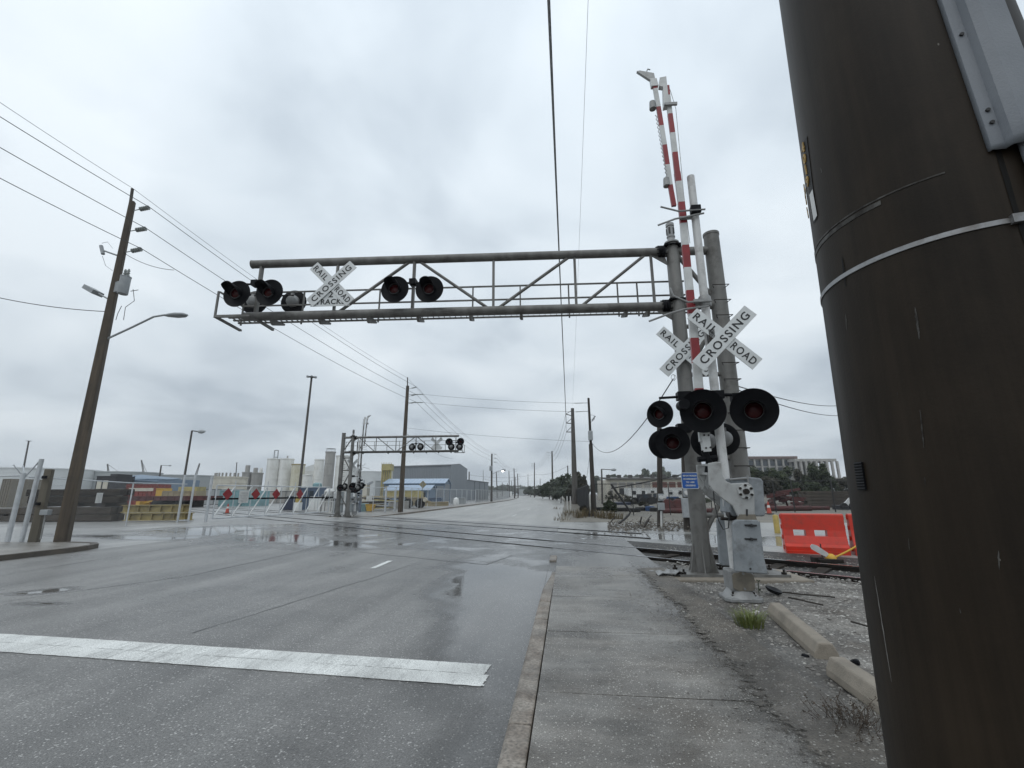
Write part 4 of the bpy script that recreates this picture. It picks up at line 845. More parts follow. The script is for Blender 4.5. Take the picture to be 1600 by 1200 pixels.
b = B(); b.tube([AT(1025 + i * .55 + (1.2 if i % 2 else -1.2), 180 + i * 3.2, YM - .08) for i in range(32)], .007, 4); part('coiled_cable', b, M_['galv'], gate)
b = B(); b.tube([AT(1047, 140, YM + .02), AT(1056, 170, YM + .02), AT(1068, 300, YM + .02), AT(1078, 380, YM + .02)], .005, 4); part('arm_cable', b, M_['wirelight'], gate)
# guide arms reaching from the mast round the arm
for ps in (((1102, 327), (1060, 330), (1032, 323)), ((1100, 333), (1055, 342), (1028, 352)), ((1112, 470), (1075, 472), (1052, 462), (1047, 450)), ((1108, 478), (1070, 483), (1046, 490), (1014, 502))):
    b = B(); b.tube([AT(x, y, YM - .10) for x, y in ps], .016, 6); part('arm_guide', b, M_['galv'], gate)
b = B(); q = GA(1101, 330); b.box((MX, MY - .05, q.z), (.16, .12, .14)); part('guide_clamp', b, M_['signal'], gate, smooth=False, bev=.01)
# crossbuck, flashers
crossbuck(gate, AT(1132, 528, MY - .16))
b = B(); b.box((MX, MY - .09, AT(1132, 528, MY).z), (.09, .12, .2)); part('sign_clamp', b, M_['rail'], gate, smooth=False)
for px, py, yw in ((1098, 642, R(-17)), (1178, 641, R(-21))): flasher(gate, AT(px, py, MY - .22), yw, .64, R(8))
for px, py in ((1105, 690), (1130, 686)): flasher(gate, AT(px, py, MY + .35), PI, .5)
b = B(); a, c = AT(1082, 628, MY - .1), AT(1192, 624, MY - .1); b.tube([a, a.lerp(c, .3) + V((0, 0, .09)), a.lerp(c, .5) + V((0, 0, .09)), a.lerp(c, .75) + V((0, 0, .07)), c], .026, 8); b.box((MX, MY - .06, a.z + .10), (.17, .16, .12)); b.box(a.lerp(c, .62) + V((0, .02, .05)), (.11, .12, .11)); part('flasher_crossarm', b, M_['signal'], gate)
b = B(); q = AT(1068, 632, MY - .2); b.cyl(q + V((0, -.05, 0)), q + V((0, .14, 0)), .08, n=14); part('side_lamp', b, M_['signal'], gate)

# ------------------------------------------------------------------ their counterparts across the road
f1 = G(545, 806); f1 = AZ(545, 30.5); f1.z = -.03
fc = copy_tree(cant); fc.location = f1; fc.rotation_euler = (0, 0, PI + R(2.0)); k = 1.0
ft = AZ(718, 30.5); fc.scale = (abs(ft.x - f1.x) / abs(XE), 0.95, (UP(545, 681, f1)) / (ZT + .09))
tag(fc, 'grey tubular cantilever over the road beside the equipment cabinets and sliding fence gate', 'signal', 'railway crossing cantilevers')
MW[fc] = Matrix.Translation(f1) @ Matrix.Rotation(PI + R(2), 4, 'Z')
fg = copy_tree(gate); g1 = AZ(556, 32.0); g1.z = -.02; fg.location = g1; fg.rotation_euler = (0, 0, PI)
kz = UP(565, 650, g1) / GA(1036, 118).z; fg.scale = (.9, .9, kz)
tag(fg, 'crossing gate with raised arm beside the grey equipment cabinets across the road', 'crossing gate', 'crossing gates')
for o in fg.children:
    if o.name.startswith(('gate_arm', 'folding_arm')):
        o.data = o.data.copy(); o.data.materials[0] = M_['galv']; o.data.materials[1] = M_['cant']
# the copy shows backs of its signs; the blue notice belongs to the near post only
for o in list(fc.children):
    if o.name.startswith('notice'):
        for ch in list(o.children): bpy.data.objects.remove(ch)
        bpy.data.objects.remove(o)
# ================================================================== NEAR THINGS
# big round utility pole right beside the camera
D0, A0 = 1.65, R(39.6)
PC = V((D0 * math.sin(A0), D0 * math.cos(A0), 0))
def prad(z): return max(.16, .338 - .0285 * z) if z < 4 else max(.15, .338 - .0285 * 4 - .012 * (z - 4))
bp = thing('utility_pole', 'massive dark bronze round pole beside the sidewalk with grey cable guard and steel band', 'utility pole', (PC.x, PC.y, 0))
b = B(); zs = lin(-.15, 6, 40) + lin(6.3, 15, 20)
b.lathe([(prad(z), z) for z in zs], PC, (0, 0, 1), 64); part('shaft', b, M_['pole'], bp)
def pdir(a): return V((math.sin(a), math.cos(a), 0))          # compass direction from +Y toward +X
def onpole(a, z, off=0.0): return PC + pdir(a) * (prad(z) + off) + V((0, 0, z))
FACE = A0 + PI                                                    # side that faces the camera
def poleband(name, z0, h, off, a0, a1, m, rise=0.0, n=60, parent=None, thick=True):
    b = B(); vs = []
    for i in range(n + 1):
        t = i / n; a = a0 + (a1 - a0) * t; z = z0 + rise * t
        vs += [onpole(a, z - h / 2, off), onpole(a, z + h / 2, off), onpole(a, z + h / 2, -.01), onpole(a, z - h / 2, -.01)]
    fs = [(i * 4 + j, i * 4 + (j + 1) % 4, i * 4 + 4 + (j + 1) % 4, i * 4 + 4 + j) for i in range(n) for j in range(4)]
    b.add(vs, fs); return part(name, b, m, parent or bp)
def pz(px, py, a):                                                # height of a pixel on the pole skin at direction a
    d = ray(px, py); z = CH
    for _ in range(6): q = onpole(a, z); z = UP(px, py, q)
    return z
def pa(px, py):                                                   # direction on the pole hit by a pixel
    d = ray(px, py).normalized(); z = 2.0
    dx, dy = d.x, d.y; k = math.hypot(dx, dy); dx /= k; dy /= k
    for _ in range(8):
        r_ = prad(z); tb = PC.x * dx + PC.y * dy; dis = r_ * r_ - (D0 * D0 - tb * tb)
        s = tb - math.sqrt(max(0, dis)); z = CH + s * d.z / k
    return math.atan2(s * dx - PC.x, s * dy - PC.y) % (2 * PI), z
bz = [pa(x, y) for x, y in ((1284, 458), (1400, 392), (1500, 362), (1588, 350))]
zb = sum(z for a, z in bz) / 4
poleband('steel_band', zb, .012, .003, 0, 2 * PI, M_['steel'])
ab, zb2 = pa(1590, 350); b = B(); b.box(onpole(ab, zb, .006), (.022, .012, .02), Matrix.Rotation(-ab, 3, 'Z')); part('band_buckle', b, M_['steel'], bp, smooth=False)
a1, z1 = pa(1282, 372); a2, z2 = pa(1480, 283)
poleband('scuff_ring', (z1 + z2) / 2 - .004, .012, .0012, a1 + .5 * (1 if a1 > a2 else -1), a1 + (a2 - a1) * .62, M_['scuff'])
poleband('scuff_ring', (z1 + z2) / 2 + .009, .004, .0012, a1 + .5 * (1 if a1 > a2 else -1), a2, M_['scuff'])
# grey U-shaped guard over the riser conduit, open conduit below it
gl0, gz0 = pa(1568, 238); gt, gzt = pa(1500, 10)
ga = pa(1556, 238)[0] + .27 - .052 / prad(gz0)
b = B(); zs_ = [gz0 - .005, gz0 + .02] + lin(gz0 + .06, 12, 30); pr = [(-.062, .0), (-.06, .008), (-.038, .010), (-.034, .030), (-.022, .040), (.022, .040), (.034, .030), (.038, .010), (.06, .008), (.062, .0)]
vs = []
for z in zs_:
    fl = 0.75 if z == zs_[0] else 1.0
    n = pdir(ga - .27); tn = V((n.y, -n.x, 0)); r_ = prad(z)
    for u_, o_ in pr:
        an = ga - .27 + u_ / r_ * 1.0; vs.append(PC + pdir(an) * (r_ + o_ * fl) + V((0, 0, z + (.02 * (abs(u_) / .1) if z == zs_[0] else 0))))
k = len(pr)
b.add(vs, [(i * k + j, i * k + j + 1, (i + 1) * k + j + 1, (i + 1) * k + j) for i in range(len(zs_) - 1) for j in range(k - 1)])
gu = part('cable_guard', b, M_['guard'], bp)
so_ = gu.modifiers.new('thickness', 'SOLIDIFY'); so_.thickness = .004
for z in (gz0 + .075, gz0 + .11, gz0 + .34, gz0 + .8):
    for s in (1,):
        a = ga - .27 + s * .05 / prad(z); b = B(); q = onpole(a, z, .012); b.cyl(q - pdir(a) * .006, q + pdir(a) * .004, .0045, n=8); part('guard_screw', b, M_['ink'], gu)
cz = ga - .27
b = B(); b.tube([PC + pdir(cz) * (prad(z) + .018) + V((0, 0, z)) for z in lin(-.1, gz0 + .15, 14)], .020, 14); part('riser_conduit', b, M_['guard'], bp)
# grime running down beside the conduit
b = B(); vs = []
for i, z in enumerate(lin(.1, gz0 + .35, 30)):
    a = cz + .19 + .05 * noise.noise(V((0, 0, z * 3))) + .04 * (1 - z / 3); vs += [onpole(a, z, .0012), onpole(cz - .1, z, .0012)]
b.add(vs, [(2 * i, 2 * i + 1, 2 * i + 3, 2 * i + 2) for i in range(29)]); part('grime_streak', b, M_['grime'], bp)
# number strip, small tag, paint scratches
def strip(px0, py0, px1, py1, w, m, name, off=.0015, parent=None, n=24):
    taper = name in ('scratch', 'grime_streak')
    (a_, z_), (c_, y_) = pa(px0, py0), pa(px1, py1); b = B(); vs = []
    for i in range(n + 1):
        t = i / n; a = a_ + (c_ - a_) * t; z = z_ + (y_ - z_) * t
        wt = w * (1 if not taper else (math.sin(PI * min(1, max(0, t * .96 + .02))) ** .6) * (.6 + .8 * abs(noise.noise(V((i * .8, px0, 0))))))
        wv = 0 if not taper else .25 * w * noise.noise(V((i * .5, py0, 3)))
        vs += [onpole(a + (wv - wt / 2) / prad(z), z, off), onpole(a + (wv + wt / 2) / prad(z), z, off)]
    b.add(vs, [(2 * i, 2 * i + 1, 2 * i + 3, 2 * i + 2) for i in range(n)]); return part(name, b, m, parent or bp)
def digit(s, px, py, h, parent):
    a, z = pa(px, py); t = text_builder(s, h, bold=.0012); c = onpole(a, z, .003); n = pdir(a); tx = V((-n.y, n.x, 0)) * -1
    tx = V((0, 0, 1)).cross(n)
    for i, q in enumerate(t.v): t.v[i] = c + tx * q.x + V((0, 0, q.y)) + n * q.z
    part('digit', t, M_['digit'], parent, smooth=False)
tg = strip(1258, 218, 1274, 346, .032, M_['grime'], 'number_strip', .0016)
for s, y in (('4', 232), ('0', 249), ('1', 266), ('9', 284)): digit(s, 1256.5 + (y - 232) * .13, y, .045, tg)
for s, y in (('6', 296), ('7', 312), ('5', 333)): digit(s, 1259 + (y - 296) * .13, y, .045, tg)
strip(1268, 300, 1275, 341, .03, M_['plastic'], 'blank_tag', .0022)
tp, tz = pa(1343, 722); a3, z3 = pa(1347, 766)
b = B(); vs = []
for i in range(21):
    z = tz + (z3 - tz) * i / 20; jj = .002 * (i % 2)
    for k in range(5): vs.append(onpole(tp - .05 + .11 * k / 4, z, .004 + jj))
b.add(vs, [(i * 5 + k, i * 5 + k + 1, i * 5 + 5 + k + 1, i * 5 + 5 + k) for i in range(20) for k in range(4)]); o = part('black_tag', b, M_['signal'], bp, smooth=False); sm = o.modifiers.new('thickness', 'SOLIDIFY'); sm.thickness = .004
strip(1367, 900, 1394, 1066, .004, M_['scratch'], 'scratch', .0012); strip(1438, 640, 1444, 700, .004, M_['scuff'], 'scratch', .0012); strip(1430, 480, 1437, 530, .006, M_['scuff'], 'scratch', .0012)
for px, py, ln_ in ((1322, 490, 26), (1402, 613, 5), (1283, 262, 8), (1500, 950, 8), (1445, 745, 14), (1560, 860, 30), (1420, 840, 20)): strip(px, py, px + 1.5, py + ln_, .003, M_['scuff'], 'scratch', .0012, n=8)
strip(1316, 400, 1322, 448, .008, M_['grime'], 'grime_streak', .0014)

# concrete wheel stops
def wheel_stop(p0, p1, label):
    p0, p1 = V(p0), V(p1); d = (p1 - p0); L = d.length; rz = math.atan2(d.y, d.x); c = (p0 + p1) / 2
    prof = [(-.10, 0), (.10, 0), (.095, .06), (.055, .145), (-.055, .145), (-.095, .06)]
    b = B(); b.add([(-L / 2, y, z) for y, z in prof] + [(L / 2, y, z) for y, z in prof], [(5, 4, 3, 2, 1, 0), (6, 7, 8, 9, 10, 11)] + [(i, (i + 1) % 6, 6 + (i + 1) % 6, 6 + i) for i in range(6)])
    b.xf(Matrix.Translation(c) @ Matrix.Rotation(rz, 4, 'Z')); return solo('wheel_stop', b, M_['stop'], label, 'wheel stop', (c.x, c.y, -.03), 'concrete wheel stops', bev=.015, smooth=False)
w1 = G(1196, 957); w2 = G(1272, 1028); w1.z = w2.z = -.03
wheel_stop((w1.x + .12, w1.y, -.03), (w2.x + .12, w2.y + .02, -.03), 'tan concrete wheel stop on gravel with the green grass tuft at its end')
w3 = G(1300, 1050); w4 = G(1395, 1120); w3.z = w4.z = -.03
wheel_stop((w3.x + .05, w3.y, -.03), (w4.x + .05, w4.y - .1, -.03), 'tan concrete wheel stop on gravel behind the dead brown weed')

# grass tuft and dead weed
def blades(b, P, n, rad, h, w, lean):
    for _ in range(n):
        a = random.uniform(0, 2 * PI); r_ = rad * math.sqrt(random.random()) * .55; o = V(P) + V((math.cos(a) * r_, math.sin(a) * r_, 0)); a2 = a + random.uniform(-.7, .7)
        d = V((math.cos(a2), math.sin(a2), 0)); hh = h * random.uniform(.5, 1.1); l = lean * random.uniform(.2, 1.2) * hh; s = V((-d.y, d.x, 0)) * w / 2
        m = o + d * l * .35 + V((0, 0, hh * .65)); e = o + d * l + V((0, 0, hh * random.uniform(.7, 1)))
        b.add([o - s, o + s, m + s * .8, m - s * .8, e], [(0, 1, 2, 3), (3, 2, 4)])
gp = G(1172, 974); gp.z = -.03
t = thing('grass_tuft', 'small tuft of green grass at the foot of the crossing gate', 'grass', gp); b = B(); blades(b, gp, 230, .26, .19, .007, 1.0); part('grass_blade', b, M_['grass'], t, smooth=False)['kind'] = 'stuff'
wp = G(1335, 1140); wp.z = -.03
t = thing('dead_weed', 'dead brown weed clump on the gravel beside the big dark pole', 'weed', wp); b = B()
for _ in range(60):
    a = random.uniform(0, 2 * PI); o = wp + V((math.cos(a), math.sin(a), 0)) * random.uniform(0, .16); p = o.copy(); pts = [p.copy()]; d = V((math.cos(a) * .5, math.sin(a) * .5, .9)).normalized()
    for k in range(5):
        d = (d + V((random.uniform(-.5, .5), random.uniform(-.5, .5), random.uniform(-.25, .25)))).normalized(); p = p + d * random.uniform(.02, .05); pts.append(p.copy())
        for _ in range(3): q = p + V([random.uniform(-.012, .012) for _ in range(3)]); s = V([random.uniform(-.008, .008) for _ in range(3)]); u_ = V([random.uniform(-.008, .008) for _ in range(3)]); b.add([q, q + s, q + s + u_, q + u_], [(0, 1, 2, 3)])
    b.tube(pts, .0018, 3)
part('weed_stem', b, M_['weed'], t, smooth=False)['kind'] = 'stuff'

# loose stones: one mass on the gravel, plus litter on the sidewalk edge
def stone(b, P, r_):
    n = 6; vs = []
    ax = Matrix.Rotation(random.uniform(0, 6.28), 3, 'Z')
    sq = (random.uniform(.7, 1.3), random.uniform(.7, 1.3), random.uniform(.45, .8))
    top = V((0, 0, r_ * .8)); ring = [V((math.cos(i * 1.047) * r_ * random.uniform(.75, 1.15), math.sin(i * 1.047) * r_ * random.uniform(.75, 1.15), random.uniform(-.1, .25) * r_)) for i in range(6)]
    vs = [top] + ring + [V((0, 0, -r_ * .5))]
    b.add([ax @ V((q.x * sq[0], q.y * sq[1], q.z * sq[2])) + V(P) for q in vs], [(0, i + 1, (i + 1) % 6 + 1) for i in range(6)] + [(7, (i + 1) % 6 + 1, i + 1) for i in range(6)])
b = B(); bw = B()
for _ in range(26000):
    y = random.uniform(2.2, 10.5); x = 1.3 + random.random() ** .8 * 8
    if tc_(x, y) > 9.8 or (x - PC.x) ** 2 + (y - PC.y) ** 2 < .15: continue
    if x < 1.7 and random.random() > .6: continue
    z = gz(x, y); r_ = random.choice((.005, .006, .006, .008, .008, .01, .013, .018, .024)) * (1.0 if y < 6 else 1.25)
    stone(bw if random.random() < .16 else b, (x, y, z), r_)
o = struct('loose_gravel', b, M_['stone'], kind='stuff', smooth=False); tag(o, 'loose grey gravel scattered over the shoulder', 'gravel')
o = struct('shell_chips', bw, M_['stonew'], kind='stuff', smooth=False); tag(o, 'white shell chips scattered in the gravel', 'gravel')
b = B()
for _ in range(1800):
    x = 1.5 - abs(random.gauss(0, .40)); y = random.uniform(1.8, 9.3)
    if x < -.2: continue
    stone(b, (x, y, .001), random.choice((.004, .005, .006, .009)))
for _ in range(3000):
    x = random.uniform(2.2, 13); c = random.uniform(9.95, 12.6); r_ = random.uniform(.012, .03); stone(b, (x, trackY(c, x), -.115 + .085 * sst(11.7, 12.85, c)), r_)
o = struct('ballast_stones', b, M_['stone'], kind='stuff', smooth=False); tag(o, 'small stones of the track ballast and sidewalk edge', 'gravel')
# single dark stones and twigs one can pick out
for i, (px, py, r_, lab) in enumerate(((1226, 905, .045, 'round black stone lying on gravel behind the crossing gate'), (1258, 1026, .03, 'small black stone against the side of the wheel stop'), (1338, 1035, .035, 'dark lump of gravel beside the big dark pole'))):
    p = G(px, py, -.02); b = B(); b.lathe([(.01, -r_ * .5), (r_ * .8, -r_ * .3), (r_, .1 * r_), (r_ * .75, r_ * .6), (.01, r_ * .75)], p, (0, 0, 1), 9)
    for k, q in enumerate(b.v): b.v[k] = q + V((noise.noise(q * 30), noise.noise(q * 31 + V((5, 0, 0))), 0)) * r_ * .5
    solo('stone', b, M_['signal'], lab, 'stone', p)
for px0, py0, px1, py1, lab in ((1222, 926, 1305, 934, 'long thin dark stick lying on the gravel behind the wheel stop'), (1232, 934, 1286, 946, 'short crooked stick lying on the gravel behind the wheel stop'), (1330, 972, 1366, 982, 'flat grey splinter of wood lying by the big dark pole')):
    p, q = G(px0, py0, -.005), G(px1, py1, -.005); b = B(); b.tube([p.lerp(q, t) + V((0, .03 * noise.noise(V((t * 4, px0, 0))), .005)) for t in lin(0, 1, 9)], .011, 6); solo('stick', b, M_['wood'], lab, 'stick', p)
# crumpled sheet metal by the post, black lid
p = G(1045, 900); b = B(); nx = 7; vs = []
for j in range(5):
    for i in range(nx): vs.append(p + V((i * .07 - .2, j * .07 - .15, .03 + .10 * abs(noise.noise(V((i * .9, j * .9, 4)))) + .03 * (i % 2))))
b.add(vs, [(j * nx + i, j * nx + i + 1, (j + 1) * nx + i + 1, (j + 1) * nx + i) for j in range(4) for i in range(nx - 1)]); o = solo('scrap_metal', b, M_['galv'], 'crumpled grey sheet of scrap metal lying at the cantilever footing', 'scrap', p, smooth=False); sm = o.modifiers.new('thickness', 'SOLIDIFY'); sm.thickness = .006
p = G(1024, 893); b = B(); b.box(p + V((0, 0, .012)), (.22, .09, .012), Matrix.Rotation(.4, 3, 'Z')); solo('scrap_plate', b, M_['galv'], 'thin flat strip of pale scrap metal on the sidewalk edge', 'scrap', p, smooth=False)
p = G(1208, 925); b = B(); b.lathe([(.0, .02), (.09, .05), (.11, .045), (.11, .03), (.08, .0)], p, (.3, -.2, 1), 16); solo('black_lid', b, M_['signal'], 'round black plastic lid lying on gravel behind the gate base', 'lid', p)
b = B()
for k in range(26): q = G(1186, 925, 0) + V((random.gauss(0, .06), random.gauss(0, .06), random.uniform(0, .16))); s = V([random.uniform(-.02, .02) for _ in range(3)]); u_ = V([random.uniform(-.02, .02) for _ in range(3)]); b.add([q, q + s, q + s + u_, q + u_], [(0, 1, 2, 3)])
b.tube([G(1186, 927, -.03), G(1186, 920, .0) + V((0, 0, .12))], .006, 5)
t = thing('small_weed', 'small dark green weed growing beside the gate base', 'weed', G(1186, 927, -.03)); part('foliage', b, M_['leaf'], t, smooth=False)['kind'] = 'stuff'

# orange water-filled barriers
def barrier(P, rz, L, label):
    t = thing('traffic_barrier', label, 'barrier', P, rz, 'orange plastic barriers'); H_ = .92
    prof = [(-.27, 0), (.27, 0), (.27, .16), (.20, .22), (.125, .46), (.10, H_ - .03), (.085, H_), (-.085, H_), (-.10, H_ - .03), (-.125, .46), (-.20, .22), (-.27, .16)]
    n = len(prof); b = B(); holes = ((-.23 * L, .09), (.11 * L, .09))
    # body in columns so that the two forklift slots go right through
    xs = [-L / 2, -L / 2 + .05, holes[0][0] - .13, holes[0][0] + .13, holes[1][0] - .13, holes[1][0] + .13, L / 2 - .05, L / 2]
    zs0, zs1 = .40, .54
    def wid(z):
        for (y0, a), (y1, c) in zip(prof[2:7], prof[3:8]):
            if a <= z <= c and c > a: return y0 + (y1 - y0) * (z - a) / (c - a)
        return .09
    for i in range(len(xs) - 1):
        x0, x1 = xs[i], xs[i + 1]; slot = i in (2, 4)
        levels = [0, .16, .22, zs0, zs1, H_ - .03, H_]
        for z0, z1_ in zip(levels[:-1], levels[1:]):
            y0 = .27 if z0 < .16 else wid(z0); y1 = .27 if z1_ <= .16 else (wid(z1_) if z1_ < H_ else .085)
            if slot and z0 == zs0:
                b.add([(x0, -y0, z0), (x1, -y0, z0), (x1, y0, z0), (x0, y0, z0)], [(0, 1, 2, 3)]); b.add([(x0, -y1, z1_), (x1, -y1, z1_), (x1, y1, z1_), (x0, y1, z1_)], [(3, 2, 1, 0)])
                for x in (x0, x1): b.add([(x, -y0, z0), (x, y0, z0), (x, y1, z1_), (x, -y1, z1_)], [(0, 1, 2, 3)])
                continue
            for s in (-1, 1): b.add([(x0, s * y0, z0), (x1, s * y0, z0), (x1, s * y1, z1_), (x0, s * y1, z1_)], [(0, 1, 2, 3) if s < 0 else (3, 2, 1, 0)])
        b.add([(x0, -.085, H_), (x1, -.085, H_), (x1, .085, H_), (x0, .085, H_)], [(0, 1, 2, 3)])
    for x, s in ((-L / 2, 1), (L / 2, -1)): b.add([(x, y, z) for y, z in prof], [tuple(range(n)) if s < 0 else tuple(range(n - 1, -1, -1))])
    o = part('body', b, M_['orange'], t, world=False)
    for x in (-L / 2 + .02, L / 2 - .02):
        b = B()
        for z in (.12, .36, .6, .84): b.cyl((x, 0, z - .05), (x, 0, z + .05), .05, n=10)
        part('hinge_lug', b, M_['orange'], t, world=False)
    for s in (-1, 1):
        b = B(); b.bar((-L / 2 + .02, s * .285, .02), (L / 2 - .02, s * .285, .02), .05, .10); part('foot_rail', b, M_['orange'], t, world=False, smooth=False)
    return t
bl, br = G(1229, 862), G(1330, 866); dv = br - bl; L = dv.length; rz = math.atan2(dv.y, dv.x)
c = (bl + br) / 2; off = V((-dv.y, dv.x, 0)).normalized() * .27
barrier((c.x + off.x, c.y + off.y, -.035), rz, L, 'orange plastic barrier beside the tracks with white target standing before it')
c2 = c + off + dv.normalized() * (L + .10); barrier((c2.x, c2.y, -.03), rz, L, 'orange plastic barrier butted to the end of another, behind the big pole')
# yellow bollard
p = G(1215, 832); p.z = -.03; zt = UP(1214, 804, p); b = B(); b.lathe([(.095, 0), (.095, zt - .02), (.08, zt + .01), (.03, zt + .03)], p, (0, 0, 1), 18); solo('bollard', b, M_['bollard'], 'faded yellow pipe bollard standing in a puddle left of the orange barrier', 'bollard', p)
# switch stand with white target and yellow throw lever
sp_ = G(1298, 880, -.1); sp_.z = -.10
t = thing('switch_stand', 'low railway switch stand with white target and yellow lever beside the rails', 'switch stand', sp_)
Ys = sp_.y
b = B(); b.box(sp_ + V((-.05, .0, .05)), (.5, .3, .10)); b.box(sp_ + V((-.26, 0, .06)), (.2, .2, .14)); part('base', b, M_['rail'], t, smooth=False, bev=.015)
b = B(); b.cyl(sp_ + V((-.15, 0, .1)), sp_ + V((-.15, 0, .40)), .014, n=8); part('spindle', b, M_['rust'], t)
tg_ = [AT(x, y, Ys - .03) for x, y in ((1266, 853), (1269, 850), (1276, 852), (1294, 864), (1295, 868), (1291, 870), (1284, 867), (1268, 858))]
b = B(); b.prism(tg_, (0, .012, 0)); part('target', b, M_['plastic'], t, smooth=False)
b = B(); b.lathe([(.10, .0), (.11, .05), (.08, .11), (.04, .14)], AT(1299, 876, Ys), (0, 0, 1), 12); part('lever_hub', b, M_['orangeyellow'], t)
b = B(); b.tube([AT(1303, 872, Ys), AT(1325, 861, Ys), AT(1346, 849, Ys)], .02, 8); part('lever', b, M_['orangeyellow'], t)
b = B(); b.tube([AT(1303, 878, Ys), AT(1348, 881, Ys)], .018, 8); part('connecting_rod', b, M_['orangeyellow'], t)
# ================================================================== POLES AND WIRES
def pole_shape(b, P, H_, r0, r1, n=12, lean=(0, 0)): b.lathe([(r0, -.15), (r0 + (r1 - r0) * .5, H_ * .5), (r1, H_), (.01, H_ + .02)], P, (lean[0], lean[1], 1), n)
def insulator(b, p, q, r=.05):
    p, q = V(p), V(q); d = (q - p); b.cyl(p, q, .018, n=6); n = 5
    for k in range(n): c = p + d * (.5 + .1 * k); b.cyl(c, c + d * .05, r, n=8)
# --- concrete pole across the road
P1 = G(97, 845); P1.z = 0
H1 = UP(204, 312, P1); k_ = .62
p1 = thing('utility_pole', 'square brown concrete utility pole across the road with transformer and street lamp', 'utility pole', P1)
def Q1(px, py): z = UP(px, py, P1); d = ray(px, py); t_ = (P1 - CAM).dot(f0) / d.dot(f0); return CAM + d * t_
lean1 = (Q1(208, 312) - Q1(97, 845)) / H1
def ax1(z): return P1 + V((lean1.x * z, lean1.y * z, z))
b = B(); w0, w1_ = .165, .088; M45 = Matrix.Rotation(YAW + .35, 3, 'Z')
vs = [];
for z, w in ((-.1, w0), (H1, w1_)):
    for a, c in ((-1, -1), (1, -1), (1, 1), (-1, 1)): vs.append(ax1(z) + M45 @ V((a * w, c * w, 0)))
b.add(vs, [(3, 2, 1, 0), (4, 5, 6, 7), (0, 1, 5, 4), (1, 2, 6, 5), (2, 3, 7, 6), (3, 0, 4, 7)]); part('shaft', b, M_['concretepole'], p1, smooth=False, bev=.03)
b = B(); b.cyl(Q1(202, 330), Q1(207, 295), .05, n=8); part('top_bracket', b, M_['farpole'], p1)
tipsA = []
for (x0, y0), (x1, y1) in (((213, 331), (234, 324)), ((206, 363), (229, 357)), ((198, 396), (222, 389))):
    b = B(); a, c = ax1(UP(x0, y0, P1)), Q1(x1, y1); insulator(b, a, c, .085); part('insulator', b, M_['insul'], p1); tipsA.append(c)
tipsA.insert(0, Q1(207, 294))
b = B(); o = Q1(196, 450); o2 = o + V((.16, -.2, 0)); b.lathe([(.15, -.34), (.16, -.32), (.16, .30), (.17, .31), (.17, .34), (.08, .37)], o2, (0, 0, 1), 18); tr_ = part('transformer', b, M_['metal_grey'], p1)
for dx in (-.09, .08): b = B(); b.lathe([(.03, 0), (.06, .05), (.03, .08), (.06, .13), (.03, .16), (.05, .22), (.02, .3)], o2 + V((dx * .8, 0, .34)), (0, 0, 1), 8); part('bushing', b, M_['insul'], tr_)
b = B(); b.bar(o2, ax1(o2.z), .12, .4); part('transformer_bracket', b, M_['metal_grey'], p1, smooth=False)
b = B(); pts = [ax1(UP(167, 532, P1)), Q1(205, 512), Q1(240, 495), Q1(258, 492)]; b.tube(pts, .035, 8); part('lamp_arm', b, M_['metal_grey'], p1)
b = B(); a, c = Q1(256, 493), Q1(284, 492); b.lathe([(.03, 0), (.10, .15), (.16, .45), (.14, .72), (.05, .85)], a, (c - a), 12)
for i, q in enumerate(b.v): b.v[i] = V((q.x, q.y, a.z + (q.z - a.z) * .55))
part('lamp_head', b, M_['metal_grey'], p1)
b = B(); c = Q1(153, 458); b.tube([ax1(UP(167, 468, P1)), c], .03, 6); b.box(c + V((-.22, 0, .10)), (.5, .4, .16), Matrix.Rotation(.5, 3, 'Y')); part('floodlight', b, M_['metal_grey'], p1, smooth=False)
b = B(); a = ax1(UP(182, 398, P1)); c = Q1(160, 391); b.tube([a, c], .03, 6); b.cyl(Q1(158, 384), Q1(161, 397), .06, n=8); b.tube([Q1(159, 380), Q1(168, 378), Q1(176, 388)], .008, 4); b.tube([Q1(160, 400), Q1(165, 415), Q1(176, 423)], .008, 4); part('fuse_cutout', b, M_['metal_grey'], p1)
b = B(); b.tube([Q1(208, 452), Q1(210, 470), Q1(196, 480), Q1(193, 500)], .01, 4); b.tube([Q1(190, 478), Q1(184, 490), Q1(181, 500)], .01, 4); b.tube([Q1(204, 455), Q1(216, 453)], .012, 4); part('service_lead', b, M_['wire'], p1)
b = B(); q = Q1(92, 800); b.box(q + V((-.1, -.3, 0)), (.28, .16, .17)); part('meter_box', b, M_['metal_grey'], p1, smooth=False, bev=.02)
b = B(); b.tube([Q1(92, 800) + V((-.1, -.3, 0)), Q1(84, 842) + V((-.1, -.3, .02))], .022, 6); part('ground_conduit', b, M_['galv'], p1)
